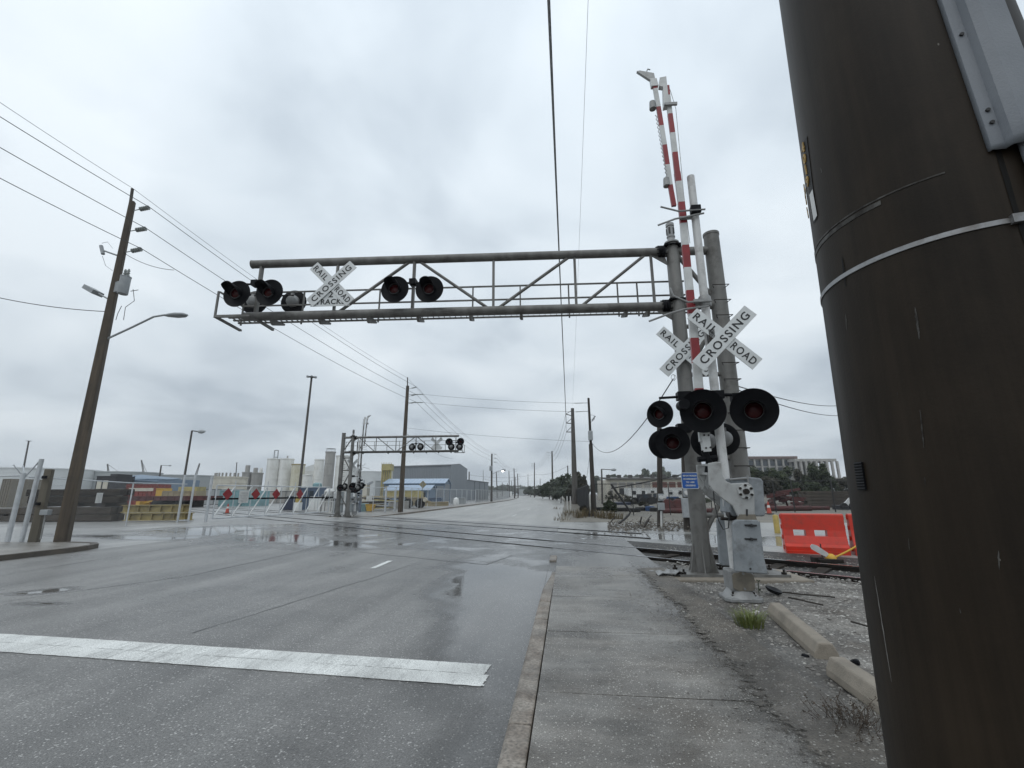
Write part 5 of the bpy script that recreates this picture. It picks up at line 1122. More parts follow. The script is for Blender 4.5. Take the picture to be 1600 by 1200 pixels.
# square wooden post beside it
Ps = G(53, 846); zt = UP(75, 733, Ps); qa = CAM + ray(78, 733) * ((Ps - CAM).dot(f0) / ray(78, 733).dot(f0))
t = thing('timber_post', 'short square grey wooden post beside the concrete utility pole', 'post', (Ps.x, Ps.y, 0)); b = B(); vs = []
for o, w in ((V((Ps.x, Ps.y, -.1)), .115), (qa, .095)):
    for a, c in ((-1, -1), (1, -1), (1, 1), (-1, 1)): vs.append(o + M45 @ V((a * w, c * w, 0)))
b.add(vs, [(3, 2, 1, 0), (4, 5, 6, 7), (0, 1, 5, 4), (1, 2, 6, 5), (2, 3, 7, 6), (3, 0, 4, 7)]); part('shaft', b, M_['stub'], t, smooth=False, bev=.015)
for px, py in ((79, 746), (69, 787)): b = B(); q = CAM + ray(px, py) * ((Ps - CAM).dot(f0) / ray(px, py).dot(f0)); b.box(q + V((0, -.18, 0)), (.14, .06, .09)); part('bracket', b, M_['signal'], t, smooth=False)

# --- other roadside poles. arms: list of (height fraction, length, side)
def util_pole(P, px_top, py_top, label, r0=.16, r1=.10, m='farpole', ins=3, side=1, group=None, insz=(.35, 1.0, 1.65), inl=.8, extra=None):
    H_ = UP(px_top, py_top, P); t = thing('utility_pole', label, 'utility pole', P, 0, group)
    d = ray(px_top, py_top); top = CAM + d * ((V(P) - CAM).dot(f0) / d.dot(f0)); ln_ = ((top.x - P[0]) / H_, (top.y - P[1]) / H_)
    b = B(); pole_shape(b, V(P), H_ / 1.0, r0, r1, 10, ln_); part('shaft', b, M_[m], t); tips = []
    for k in range(ins):
        z = H_ - insz[k]; o = V(P) + V((ln_[0] * z, ln_[1] * z, z)); e = o + V((side * inl, 0, .18)); b = B(); insulator(b, o, e, .06); part('insulator', b, M_['insul'], t); tips.append(e)
    return t, H_, tips, V(P) + V((ln_[0] * H_, ln_[1] * H_, H_))
XP = -14.6
P2 = AZ(627, 37.5); p2, H2, tips2, top2 = util_pole(P2, 637, 603, 'brown wooden utility pole between the far cantilever and the chain-link fence', .21, .13, 'concretepole', insz=(.3, .95, 1.6))
b = B(); b.cyl(top2 - V((0, 0, .4)), top2 + V((-.05, 0, .75)), .05, n=6); part('top_bracket', b, M_['farpole'], p2)
for z in (.75, 1.45):
    b = B(); insulator(b, top2 - V((0, 0, z)), top2 - V((-1.5, .2, z + .08)), .05); part('insulator', b, M_['insul'], p2)
P3 = AZ(768, 84); p3, H3, tips3, top3 = util_pole(P3, 768.5, 709, 'roadside utility pole with transformer can and lit street lamp by the grey fence', .2, .13, insz=(.3, 1.0, 1.7), inl=.9)
b = B(); q = CAM + ray(768, 732) * ((P3 - CAM).dot(f0) / ray(768, 732).dot(f0)); b.lathe([(.25, -.45), (.28, -.4), (.28, .4), (.1, .5)], q + V((-.05, -.35, 0)), (0, 0, 1), 12); b.box(q + V((0, -.15, 0)), (.15, .3, .3)); part('transformer', b, M_['metal_grey'], p3)
def q3(px, py): return CAM + ray(px, py) * ((P3 - CAM).dot(f0) / ray(px, py).dot(f0))
b = B(); b.tube([q3(769, 741), q3(776, 737), q3(784, 735)], .05, 6); part('lamp_arm', b, M_['metal_grey'], p3)
b = B(); b.lathe([(.06, 0), (.22, .2), (.25, .5), (.12, .8)], q3(783.5, 735) + V((0, 0, .05)), (1, 0, 0), 10); lh = part('lamp_head', b, M_['metal_grey'], p3)
b = B(); b.lathe([(.02, -.2), (.2, -.14), (.24, -.02)], q3(786, 735.5), (0, 0, 1), 10); part('lit_lens', b, M_['lit'], lh)
polesL = []
for px, pt, dep, lab, r_ in ((804, 732, 140, 'tall slim utility pole where the grey fence ends', .2), (809.5, 740, 165, 'slim utility pole just beyond the end of the grey fence', .2), (796, 735, 190, 'pale pole behind the grey screened fence near its end', .22),
                            (777, 737.5, 150, 'leaning utility pole behind the grey screened fence', .2), (806, 745, 240, 'distant thin pole on the left of the bending road', .2), (800, 751, 260, 'distant short pole behind the bend in the road', .2)):
    P = AZ(px, dep); u = util_pole(P, px - (.8 if px != 777 else 1.5), pt, lab, r_, .13, ins=2 if dep < 170 else 0, inl=1.0); polesL.append(u)
for px, pt, dep, lab in ((733, 737, 130, 'thin pole rising behind the low grey annex roof'), (755, 735, 300, 'faint mast far behind the low annex'), (825, 741, 330, 'faint distant pole above the far end of the road'), (784.7, 754, 230, 'stubby pale pole behind the screened fence'), (793, 755, 240, 'stubby grey pole behind the screened fence beside a taller pale one'), (844, 748, 300, 'faint pole above the far right trees')):
    P = AZ(px, dep); util_pole(P, px, pt, lab, .22, .15, ins=0)
# right-hand poles
PR = AZ(898, 62); pr, HR, tipsR, topR = util_pole(PR, 894.5, 638, 'tall tapered steel pole behind the black fence with three wire brackets', .42, .22, 'farpole', ins=0)
for k, (y0, x1, y1) in enumerate(((650, 884, 647), (662, 885, 661), (675, 885, 675))):
    def qr(px, py): return CAM + ray(px, py) * ((PR - CAM).dot(f0) / ray(px, py).dot(f0))
    b = B(); b.tube([qr(895, y0), qr(x1, y1)], .06, 6); b.tube([qr(894, y0 - 9), qr(x1, y1)], .04, 5); part('wire_bracket', b, M_['farpole'], pr); tipsR.append(qr(x1, y1))
polesR = []
for px, pt, dep, lab in ((862.5, 705, 105, 'slim utility pole standing among the dark roadside trees'), (835, 723, 170, 'slim utility pole beyond the roadside trees at the bend'), (887, 727.5, 130, 'short pole top just left of the tall steel pole')):
    P = AZ(px + (1 if px > 860 else 0), dep); polesR.append(util_pole(P, px, pt, lab, .24, .15, ins=3 if dep != 130 else 0, side=-1, inl=1.2))
# wooden pole with a grey box, at the lot corner
PW = G(927, 806); PW.z = -.03
pw = thing('utility_pole', 'black wooden pole with grey box at the end of the black fence', 'utility pole', PW); HW = UP(919.5, 622, PW)
def qw(px, py): return CAM + ray(px, py) * ((PW - CAM).dot(f0) / ray(px, py).dot(f0))
b = B(); b.tube([qw(928, 812), qw(926, 760), qw(923, 694)], [.155, .145, .13], 12); part('lower_shaft', b, M_['wood'], pw)
b = B(); b.tube([qw(923.5, 700), qw(921.5, 660), qw(919.5, 622)], [.09, .085, .075], 10); part('upper_shaft', b, M_['wood'], pw)
b = B(); b.box(qw(922.5, 681) + V((0, -.12, 0)), (.30, .22, .62)); part('transformer', b, M_['metal_grey'], pw, smooth=False, bev=.03)
b = B(); b.tube([qw(923, 660), qw(929, 655), qw(928, 649), qw(922, 648)], .015, 5); b.cyl(qw(925, 657), qw(930, 650), .05, n=8); part('fuse_cutout', b, M_['metal_grey'], pw)
WT = []
for y0, x1, y1 in ((629.5, 897, 630), (642.5, 899, 643.5)): b = B(); insulator(b, qw(920, y0), qw(x1, y1), .03); part('insulator', b, M_['insul'], pw); WT.append(qw(x1, y1))
b = B(); b.tube([qw(923, 700), qw(920, 722), qw(917, 745)], .012, 4); part('ground_wire', b, M_['wire'], pw)
# --- two meter poles behind the signals
def meter_pole(px, py, px_top, py_top, label, r_, meter, box, cond):
    P = G(px, py); P.z = -.03; t = thing('meter_pole', label, 'pole', P)
    def q(px_, py_): return CAM + ray(px_, py_) * ((P - CAM).dot(f0) / ray(px_, py_).dot(f0))
    b = B(); b.tube([q(px, py + 2), q(px_top, py_top)], [r_, r_ * .8], 12); part('shaft', b, M_['wood'], t)
    b = B(); o = q(*meter); b.box(o + V((0, -r_ - .05, 0)), (.2, .12, .3)); b2 = B(); b2.cyl(o + V((0, -r_ - .1, 0)), o + V((0, -r_ - .2, 0)), .085, n=16); part('meter_socket', b, M_['metal_grey'], t, smooth=False); part('meter', b2, M_['plastic'], t)
    b = B(); o = q(box[0], box[1]); b.box(o + V((0, -r_ - .09, 0)), (box[2], .18, box[3])); part('breaker_box', b, M_['metal_grey'], t, smooth=False, bev=.015)
    if cond: b = B(); b.cyl(q(cond[0], cond[1]) + V((0, -r_ - .03, 0)), q(cond[2], cond[3]) + V((0, -r_ - .03, 0)), .045, n=10); part('conduit', b, M_['plastic'], t)
    b = B(); b.cyl(q(meter[0], meter[1] - 8) + V((0, -r_ - .02, 0)), q(px_top, py_top + 20) + V((0, -r_ - .02, 0)), .03, n=8); part('service_mast', b, M_['wood'], t)
    return q
meter_pole(1031.5, 823, 1030, 650, 'dark wooden meter pole with pale conduit and small grey box', .125, (1031, 777), (1031.5, 791, .26, .30), (1032, 798, 1032.5, 824))
meter_pole(1074, 827, 1068, 690, 'dark wooden meter pole with large grey box behind the cantilever post', .14, (1070, 770), (1071, 793, .36, .74), None)
# --- lamp poles on the left
def lamp_pole(px, dep, px_top, py_top, label, r_, arm=0.0, fan=0):
    P = AZ(px, dep); H_ = UP(px_top, py_top, P); t = thing('street_lamp', label, 'lamp', P); top = CAM + ray(px_top, py_top) * ((P - CAM).dot(f0) / ray(px_top, py_top).dot(f0))
    b = B(); b.tube([P + V((0, 0, -.1)), top], [r_, r_ * .7], 10); part('shaft', b, M_['farpole'], t)
    if arm: b = B(); e = top + V((arm, 0, -.1)); b.tube([top, e], .05, 6); part('lamp_arm', b, M_['farpole'], t); b = B(); b.lathe([(.04, 0), (.14, .12), (.2, .45), (.08, .75)], e - V((.1, 0, 0)), (1, 0, 0), 8); part('lamp_head', b, M_['metal_grey'], t)
    if fan:
        b = B(); b.lathe([(.4, -.05), (.45, 0), (.4, .05)], top, (0, 0, 1), 16); part('lamp_ring', b, M_['farpole'], t)
        for k in range(6): a = k * PI / 3; b = B(); b.box(top + V((math.cos(a) * .6, math.sin(a) * .6, 0)), (.3, .25, .14), Matrix.Rotation(a, 3, 'Z')); part('floodlight', b, M_['metal_grey'], t, smooth=False)
lamp_pole(467, 64, 487, 589, 'tall slender floodlight mast with a crown of lamps behind the sliding gate', .2, fan=1)
lamp_pole(284, 42, 300, 673, 'dark yard pole rising behind the fence gate post', .11, .7)
lamp_pole(246, 110, 252, 727, 'dark leaning lamp pole behind the red rail car', .22, 2.0)
lamp_pole(30, 150, 45, 689, 'faint tall floodlight mast far behind the fence corner', .3, fan=1)
lamp_pole(367, 240, 370, 723, 'thin floodlight mast beside the grey concrete silos', .3, fan=1)
P = AZ(940, 60); lamp_pole(940.5, 62, 940, 733, 'small street lamp in front of the long cream building', .14, 1.3)

# --- overhead wires: each one is its own thing, hung through the insulators
def sag(p, q, s, n=14): return [V(p).lerp(V(q), t) + V((0, 0, -4 * s * t * (1 - t))) for t in lin(0, 1, n)]
def wire(spans, r_, label, m='wire', group='overhead wires'):
    pts = []
    for sp in spans: pts += sp if not pts else sp[1:]
    b = B(); b.tube(pts, r_, 5); return solo('overhead_wire', b, M_[m], label, 'wire', pts[0], group)
lab = ['thin ground wire over the top of the concrete utility pole', 'upper power wire running through the concrete pole\'s top insulator', 'middle power wire running through the concrete pole\'s second insulator', 'lower power wire running through the concrete pole\'s third insulator']
left_px = [(0, 155), (0, 177), (0, 225), (0, 273)]
for i in range(4):
    T1 = tipsA[i]; d = ray(*left_px[i]); dirn = V((-.12, -1, 0)).normalized(); nrm = V((-dirn.y, dirn.x, 0))
    E = CAM + d * ((T1 - CAM).dot(nrm) / d.dot(nrm)); far = T1 + (E - T1) * 1.9
    T2 = top2 + V((-.05, 0, .7)) if i == 0 else tips2[i - 1]; T3 = top3 if i == 0 else tips3[i - 1]
    T4 = polesL[0][3] - V((0, 0, .3 * max(0, i - 1)))
    r_ = .012 if i else .008
    spans = [sag(far, T1, .1), sag(T1, T2, .35), sag(T2, T3, .9), sag(T3, T4, .8)]
    wire(spans, r_, lab[i])
e = ax1(UP(160, 484, P1)); d = ray(0, 461); st = CAM + d * ((e - CAM).dot(f0) / d.dot(f0)); wire([sag(st + (st - e) * .3, e, .15)], .014, 'black service wire ending at the concrete pole below its floodlight')
e = Q1(272, 422); wire([sag(ax1(UP(205, 396, P1)), e, .15)], .010, 'short jumper wire drooping beside the concrete pole')
# conductors overhead along the right side
far1 = []
for k, (tip, x0) in enumerate(zip(tipsR, (856, 857.5, 858.5))):
    d = ray(x0, 0); hgt = (13.2, 12.0, 10.8)[k]; A_ = CAM + d * ((hgt - CH) / d.z); back = A_ + (A_ - tip) * .25
    nxt = polesR[0][2][min(k, 2)]
    wire([sag(back, A_, 0), sag(A_, tip, .25 + .1 * k, 24), sag(tip, nxt, 2.2), sag(nxt, polesR[1][2][min(k, 2)], 1.5)], .018, ['upper conductor hung along the brackets of the tall steel pole', 'middle conductor hung along the brackets of the tall steel pole', 'lower conductor hung along the brackets of the tall steel pole'][k], 'wirelight')
d = ray(919, 0); A_ = CAM + d * ((15 - CH) / d.z); wire([sag(A_ + (A_ - topR) * .2, A_, 0), sag(A_, topR + V((0, 0, .3)), .5, 24)], .006, 'hair-thin ground wire running to the top of the tall steel pole')
# across the road
cross = [((660, 620), WT[0]), ((660, 632.5), WT[1])]
for k, ((px, py), e) in enumerate(cross):
    a = top2 - V((-1.5, .2, (.83, 1.53)[k])); wire([sag(a, e, .12)], .009, ('upper' if k == 0 else 'lower') + ' thin wire crossing high over the road to the black wooden pole')
wire([sag(top2 - V((0, 0, 3.6)), qw(921, 690), .15)], .008, 'low thin wire crossing the road to the grey box pole')
wire([sag(top2 - V((0, 0, 4.0)), AZ(706, 80, 0) + V((0, 0, 7.4)), .5)], .014, 'service wire dropping from the brown wooden pole to the grey warehouse')
cP = CX(1052, 592, .2)
wire([sag(qw(925, 692), cP, 1.0, 20)], .012, 'black service wire sagging from the box pole to the cantilever post')
for k, (a, c) in enumerate((((1155, 604), (1330, 630)), ((1155, 610), (1330, 647)))):
    wire([sag(CX(*a, .3), AT(*c, 24), .25)], .011, ('upper' if k == 0 else 'lower') + ' thin wire running right from the cantilever post behind the big pole')
for a, c, da, dc, lab_ in (((733, 742), (836, 741), 130, 170, 'distant wire strung across the far end of the road'), ((836, 741), (887, 728), 170, 130, 'distant wire rising to the short pole by the tall steel pole'), ((755, 748), (812, 748), 160, 165, 'faint lower wire strung across far behind the grey annex')):
    p_ = CAM + ray(*a) * (da / ray(*a).dot(f0)); q_ = CAM + ray(*c) * (dc / ray(*c).dot(f0)); wire([sag(p_, q_, 1.0)], .03, lab_)
# ================================================================== FENCES
def fence(pts, h, spacing, label, mm, pm, barbs=True, toprail=True, group=None, r_=.03, mesh_h=None, closed_bottom=0.02, name='chain_link_fence', barb_arm=1, postlist=None):
    pts = [V(p) for p in pts]; t = thing(name, label, 'fence', pts[0], 0, group); mesh_h = mesh_h or h
    posts = []
    if postlist: posts = [V(p) for p in postlist]
    else:
        for i in range(len(pts) - 1):
            n = max(1, round((pts[i + 1] - pts[i]).length / spacing))
            for k in range(n): posts.append(pts[i].lerp(pts[i + 1], k / n))
        posts.append(pts[-1])
    for j, p in enumerate(posts):
        b = B(); b.cyl(p + V((0, 0, -.1)), p + V((0, 0, h)), r_, n=8); part('post', b, M_[pm], t)
        if barbs:
            d = (posts[min(j + 1, len(posts) - 1)] - posts[max(j - 1, 0)]).normalized(); nn = V((-d.y, d.x, 0))
            b = B()
            for s in ((-1, 1) if barb_arm == 2 else (1,)): b.bar(p + V((0, 0, h - .02)), p + nn * s * .26 + V((0, 0, h + .30)), .025, .025)
            part('barb_arm', b, M_[pm], t, smooth=False)
    b = B(); uvs = []; s = 0; vs = []
    for i in range(len(pts) - 1):
        a, c = pts[i], pts[i + 1]; L = (c - a).length
        b.add([a + V((0, 0, closed_bottom)), c + V((0, 0, closed_bottom)), c + V((0, 0, mesh_h)), a + V((0, 0, mesh_h))], [(0, 1, 2, 3)]); uvs += [(s, 0), (s + L, 0), (s + L, mesh_h), (s, mesh_h)]; s += L
    o = part('mesh_panel', b, M_[mm], t, smooth=False); uv = o.data.uv_layers.new(name='UVMap'); uv.data.foreach_set('uv', [q for p in uvs for q in p])
    if toprail: b = B(); b.tube([p + V((0, 0, h - .03)) for p in pts], .022, 6); part('top_rail', b, M_[pm], t)
    if barbs:
        for k in range(3):
            b = B()
            for sd in ((-1, 1) if barb_arm == 2 else (1,)):
                q = []
                for j, p in enumerate(posts):
                    d = (posts[min(j + 1, len(posts) - 1)] - posts[max(j - 1, 0)]).normalized(); nn = V((-d.y, d.x, 0)); q.append(p + nn * sd * (.08 + .085 * k) + V((0, 0, h + .07 + .1 * k)))
                b.tube(q, .004, 4)
            part('barbed_wire', b, M_[pm], t)
    return t
FC = G(20, 846); FC.z = -.02
G1 = G(283, 816, -.03); FM = G(196, 822, -.03)
# fence in front of the timber stacks
fence([FC, FM, G1], 2.05, 3.2, 'chain-link fence with barbed arms in front of the stacked timbers', 'link', 'fpost', True, True, barb_arm=2, postlist=[FM], r_=.03)
t = thing('fence_corner_post', 'galvanised double corner post of the chain-link fence by the square wooden post', 'post', FC)
for dx, h in ((-.15, 2.15), (.25, 2.6)):
    b = B(); b.cyl(FC + V((dx, .2 * dx, -.1)), FC + V((dx * 1.1, .2 * dx, h)), .065, n=10); part('post', b, M_['fpost'], t)
b = B(); b.bar(FC + V((-.15, 0, 2.0)), FC + V((.25, 0, 2.5)), .03, .03); b.bar(FC + V((-.15, 0, 2.0)), FC + V((-.45, .1, 2.4)), .03, .03); part('barb_arm', b, M_['fpost'], t, smooth=False)
fence([FC + V((-.2, -.05, 0)), FC + V((-3.2, .8, 0)), FC + V((-9, 2.4, 0))], 2.1, 3.0, 'chain-link fence running away from the double corner post', 'link', 'fpost', True, True, barb_arm=1)
q = G(154, 824, -.03); zt = UP(154, 778, q)
b = B(); nrm = (FM - FC).normalized(); o = FC.lerp(FM, .62) ; o = V((o.x, o.y, 0)); fr = ray(154, 778); nn = V((-nrm.y, nrm.x, 0)); hit = CAM + fr * ((FC - CAM).dot(nn) / fr.dot(nn)); b.box((0, 0, 0), (.5, .02, .42), Matrix.Rotation(math.atan2(nrm.y, nrm.x), 3, 'Z')); b.xf(Matrix.Translation(hit + nn * .02 * (1 if nn.dot(CAM - hit) > 0 else -1)))
sg = solo('fence_sign', b, M_['plastic'], 'small white notice wired to the fence before the dark timbers', 'sign', hit, smooth=False)
def blurb(root_hit, nn_, w, h, rows, parent):
    s = 1 if nn_.dot(CAM - root_hit) > 0 else -1; tx = V((0, 0, 1)).cross(nn_ * s)
    for i in range(rows):
        b = B(); y = h * (.3 - .6 * i / max(1, rows - 1)); c = root_hit + nn_ * s * .034 + V((0, 0, y)); b.bar(c - tx * w * .38, c + tx * w * .38, .004, h * .09, nn_); o = newobj('printed_line', b.mesh('printed_line', M_['insul'], False, Minv=Matrix.Translation(parent.location).inverted())); o.parent = parent
blurb(hit, nn, .5, .42, 3, sg)
# sliding rail gate with four red diamonds
ga0, ga1 = G(331, 815, -.03), G(512, 803, -.03)
gt = thing('sliding_gate', 'long galvanised sliding gate across the tracks with four red diamonds', 'gate', ga0)
hg0, hg1 = UP(340, 760, ga0), UP(512, 759, ga1); hg = (hg0 + hg1) / 2
def gl(t, z): return ga0.lerp(ga1, t) + V((0, 0, z))
for z in (.16, hg): b = B(); b.tube([gl(0, z), gl(1, z)], .035, 8); part('gate_rail', b, M_['fpost'], gt)
b = B(); b.bar(gl(-.02, hg * .62), gl(1.05, hg * .62), .05, .10); part('push_bar', b, M_['signal'], gt, smooth=False)
nb = 8
for k in range(nb + 1): b = B(); b.cyl(gl(k / nb, .16), gl(k / nb, hg + (.3 if k % 2 else 0)), .025 if k % nb else .04, n=8); part('gate_upright', b, M_['fpost'], gt)
for k in range(nb): b = B(); b.cyl(gl(k / nb, .18), gl((k + 1) / nb, hg - .02), .04, n=8); part('gate_brace', b, M_['bwhite'], gt)
gn = (ga1 - ga0).normalized(); gnn = V((gn.y, -gn.x, 0)); gnn = gnn if gnn.dot(CAM - ga0) > 0 else -gnn
def gpx(px): d = ray(px, 775); return CAM + d * ((ga0 - CAM).dot(gnn) / d.dot(gnn))
for px in (354, 398, 430, 467):
    o = gpx(px); o.z = UP(px, 772, o); b = B(); s = .34; b.prism([o + gnn * .06 + gn * x * s + V((0, 0, z * s)) for x, z in ((0, -1), (1, 0), (0, 1), (-1, 0))], gnn * .012); part('red_diamond', b, M_['red'], gt, smooth=False)
o = gpx(380); o.z = UP(380, 776, o); b = B(); b.prism([o + gnn * .05 + gn * x + V((0, 0, z)) for x, z in ((-.35, -.36), (.35, -.36), (.35, .36), (-.35, .36))], gnn * .01); nb_ = part('gate_notice', b, M_['plastic'], gt, smooth=False)
for i in range(4): b = B(); c = o + gnn * .066 + V((0, 0, .22 - .15 * i)); b.bar(c - gn * .25, c + gn * .25, .004, .05, gnn); part('printed_line', b, M_['insul'], nb_, smooth=False)
for P, zt_, lab in ((G1, 741, 'tall double galvanised gate post beside the yellow beams'), (ga0 + V((0, 0, 0)), 744, 'single galvanised gate post at the end of the sliding gate')):
    b = B(); pxx = 285 if zt_ == 741 else 337; z = UP(pxx, zt_, P); t = thing('gate_post', lab, 'post', P)
    if zt_ == 741:
        for d in (-.12, .22): b = B(); b.cyl(P + V((d, d, -.1)), P + V((d, d, z)), .055, n=10); part('post', b, M_['fpost'], t)
        for zz in (.1, z - .15): b = B(); b.bar(P + V((-.12, -.12, zz)), P + V((.22, .22, zz)), .05, .06); part('cross_bar', b, M_['fpost'], t, smooth=False)
    else: b.cyl(P + V((-.3, -.1, -.1)), P + V((-.3, -.1, z)), .075, n=10); part('post', b, M_['fpost'], t)
e0 = AZ(540, 36.5); fence([ga1 + V((.2, .5, 0)), AZ(561, 37.0), AZ(584, 37.5), AZ(603, 37.2)], 1.95, 2.6, 'chain-link fence between the equipment cabinets and the brown wooden pole', 'link', 'fpost', False, True)
# long fence along the far side of the road
fl = [AZ(604, 36.8)] + [V((XL(y) - 2.9 + bend(y), y, -.01)) for y in (46, 56, 66, 76)]
fence(fl, 2.0, 3.0, 'long chain-link fence along the road in front of the grey warehouse', 'link', 'fpost', False, True, r_=.035)
fl2 = [V((XL(y) - 2.9 + bend(y), y, -.01)) for y in (76.3, 90, 105, 120, 140, 165)]
fence(fl2, 2.1, 3.0, 'grey screened fence along the road beyond the warehouse', 'linkslat', 'fpost', False, True, r_=.04)
t = thing('fence_end_post', 'white fence end post at the curb beside the brown wooden pole', 'post', AZ(603, 36.6)); b = B(); P = AZ(603, 36.6); z = UP(605, 763, P); b.cyl(P + V((0, 0, -.1)), P + V((0, 0, z)), .07, n=10); part('post', b, M_['fpost'], t); b = B(); b.cyl(P + V((.55, .5, -.1)), P + V((.55, .5, z * .95)), .05, n=10); part('post', b, M_['fpost'], t)
for z_ in (z * .45, z * .9): b = B(); b.cyl(P + V((0, 0, z_)), P + V((.55, .5, z_)), .025, n=6); part('cross_bar', b, M_['fpost'], t)

# ================================================================== LEFT SIDE YARD
# stacked timbers behind the fence: each one its own thing
def face(px0, px1, dep): return AZ(px0, dep), AZ(px1, dep)
def timbers(px0, px1, dep, rows, label, m, group, z0=-.02):
    a, c = face(px0, px1, dep); d = (c - a).normalized(); nn = V((-d.y, d.x, 0)); z = z0; tier = 0
    tiers = ['the bottom tier'] + ['tier %s from the bottom' % w for w in ('two', 'three', 'four')]; tiers = tiers[:len(rows) - 1] + ['the top tier']
    for ri, (hgt, count, gap, inset) in enumerate(rows):
        if gap:
            for tt in (.12, .5, .85): p = a.lerp(c, tt) + V((0, 0, z + gap / 2)); b = B(); b.bar(p - nn * .15, p + nn * 1.4, .22, gap); solo('spacer_block', b, M_['timber2'], 'short spacer block between courses of ' + group, 'timber', p, 'spacer blocks in ' + group, smooth=False)
            z += gap
        for k in range(count):
            o = nn * (k * .52 + random.uniform(-.05, .03)); j = random.uniform(-.4, .1)
            p, q_ = a + o - d * (inset + j), c + o + d * random.uniform(-.25, .2); zz = z + hgt / 2 + random.uniform(-.01, .01); b = B(); b.bar(p + V((0, 0, zz)), q_ + V((0, 0, zz)), .44, hgt * .97)
            tier += 0; solo('timber', b, M_[m], '%s, %s row of %s' % (label, ('front', 'back')[k], tiers[ri]), 'timber', (p + q_) / 2 + V((0, 0, zz)), group, bev=.04, smooth=False)
        z += hgt
    return z
zt = timbers(36, 190, 26.6, [(.40, 2, 0, 0), (.40, 2, 0, .2)], 'weathered grey timber of the lower big stack', 'timber2', 'the lower timber stack')
timbers(45, 190, 26.6, [(.40, 2, .2, 0), (.38, 2, 0, .2)], 'black creosoted timber on the big stack', 'timber', 'the upper timber stack', z0=zt)
timbers(-4, 34, 27.2, [(.3, 2, 0, 0), (.3, 2, .1, .3)], 'short timber of the low pile beside the stack', 'timber2', 'the low timber pile')
a, c = face(200, 303, 26.6); d = (c - a).normalized(); nn = V((-d.y, d.x, 0))
for k, (z, inset, lab) in enumerate(((.22, .1, 'lower yellow steel beam lying behind the fence beside the timbers'), (.66, -.1, 'upper yellow steel beam lying on another behind the fence'))):
    t = thing('steel_beam', lab, 'beam', (a + c) / 2); p, q_ = a + d * inset, c + d * inset
    for nm, zz, w, h in (('web', z, .06, .36), ('flange', z + .19, .34, .04), ('flange', z - .19, .34, .04)): b = B(); b.bar(p + V((0, 0, zz)), q_ + V((0, 0, zz)), w, h); part(nm, b, M_['yellow'], t, smooth=False)
    for s in range(6): pp = p.lerp(q_, (s + .5) / 6); b = B(); b.box(pp + V((0, 0, z)), (.03, .3, .36), Matrix.Rotation(math.atan2(d.y, d.x), 3, 'Z')); part('stiffener', b, M_['yellow'], t, smooth=False)
# traffic cone by the gate
def cone(P, h, label, m='cone'):
    t = thing('traffic_cone', label, 'traffic cone', P); P = V(P); b = B(); b.box(P + V((0, 0, .02)), (h * .55, h * .55, .05)); part('base', b, M_['black'], t, smooth=False, bev=.01); b = B(); b.lathe([(h * .2, .04), (h * .05, h), (h * .035, h + .01)], P, (0, 0, 1), 14); part('body', b, M_[m], t); b = B(); b.lathe([(h * .128, h * .52), (h * .094, h * .72)], P + V((0, 0, .004)), (0, 0, 1), 14); part('reflective_collar', b, M_['plastic'], t)
Pc = AZ(359, 37); Pc.z = -.03; cone(Pc, UP(360, 787, Pc) + .02, 'faded orange traffic cone standing behind the sliding gate')
# hollow box on chord: front face between two pixel columns at a depth
def cbox(px0, px1, pyt, dep, thick, z0=-.05, pyb=None):
    a, c = AZ(px0, dep), AZ(px1, dep); m_ = (a + c) / 2; zt_ = UP((px0 + px1) / 2, pyt, m_); d = (c - a).normalized(); nn = V((-d.y, d.x, 0))
    if pyb is not None: z0 = UP((px0 + px1) / 2, pyb, m_)
    return a, c, d, nn, z0, zt_
def slab(b, a, c, nn, thick, z0, z1): b.prism([a + V((0, 0, z0)), c + V((0, 0, z0)), c + V((0, 0, z1)), a + V((0, 0, z1))], nn * thick); return b
def container(name, px0, px1, pyt, dep, thick, label, cat, m, pyb=None, ribs=0, group=None, trim=None, lid=None):
    a, c, d, nn, z0, z1 = cbox(px0, px1, pyt, dep, thick, pyb=pyb); t = thing(name, label, cat, (a + c) / 2 + nn * thick / 2, 0, group)
    b = B(); slab(b, a, c, nn, thick, z0, z1); o = part('body', b, M_[m], t, smooth=False, bev=.02)
    if ribs:
        for k in range(ribs + 1):
            p = a.lerp(c, k / ribs); b = B(); b.bar(p - nn * .03 + V((0, 0, z0 + .03)), p - nn * .03 + V((0, 0, z1 - .03)), .08, .07, d); part('rib', b, M_[trim or m], t, smooth=False)
    for z in (z0 + .05, z1 - .05): b = B(); b.bar(a - nn * .03 + V((0, 0, z)), c - nn * .03 + V((0, 0, z)), .08, .09); part('edge_rail', b, M_[trim or m], t, smooth=False)
    return t, a, c, d, nn, z0, z1
container('shipping_container', 344, 372, 766, 60, 2.4, 'pale teal container behind the sliding gate, end with louvres', 'container', 'teal', ribs=6)
container('shipping_container', 373, 407, 767, 61, 2.4, 'longer pale teal container behind the sliding gate', 'container', 'teal', ribs=9)
container('low_shed', 298, 345, 764, 70, 6, 'low grey metal shed behind the dark red pipes', 'shed', 'tankgrey', ribs=5, trim='whtrim')
container('low_shed', 408, 460, 767, 80, 6, 'low grey shed at the foot of the white silos', 'shed', 'silogrey', ribs=4, trim='whtrim')
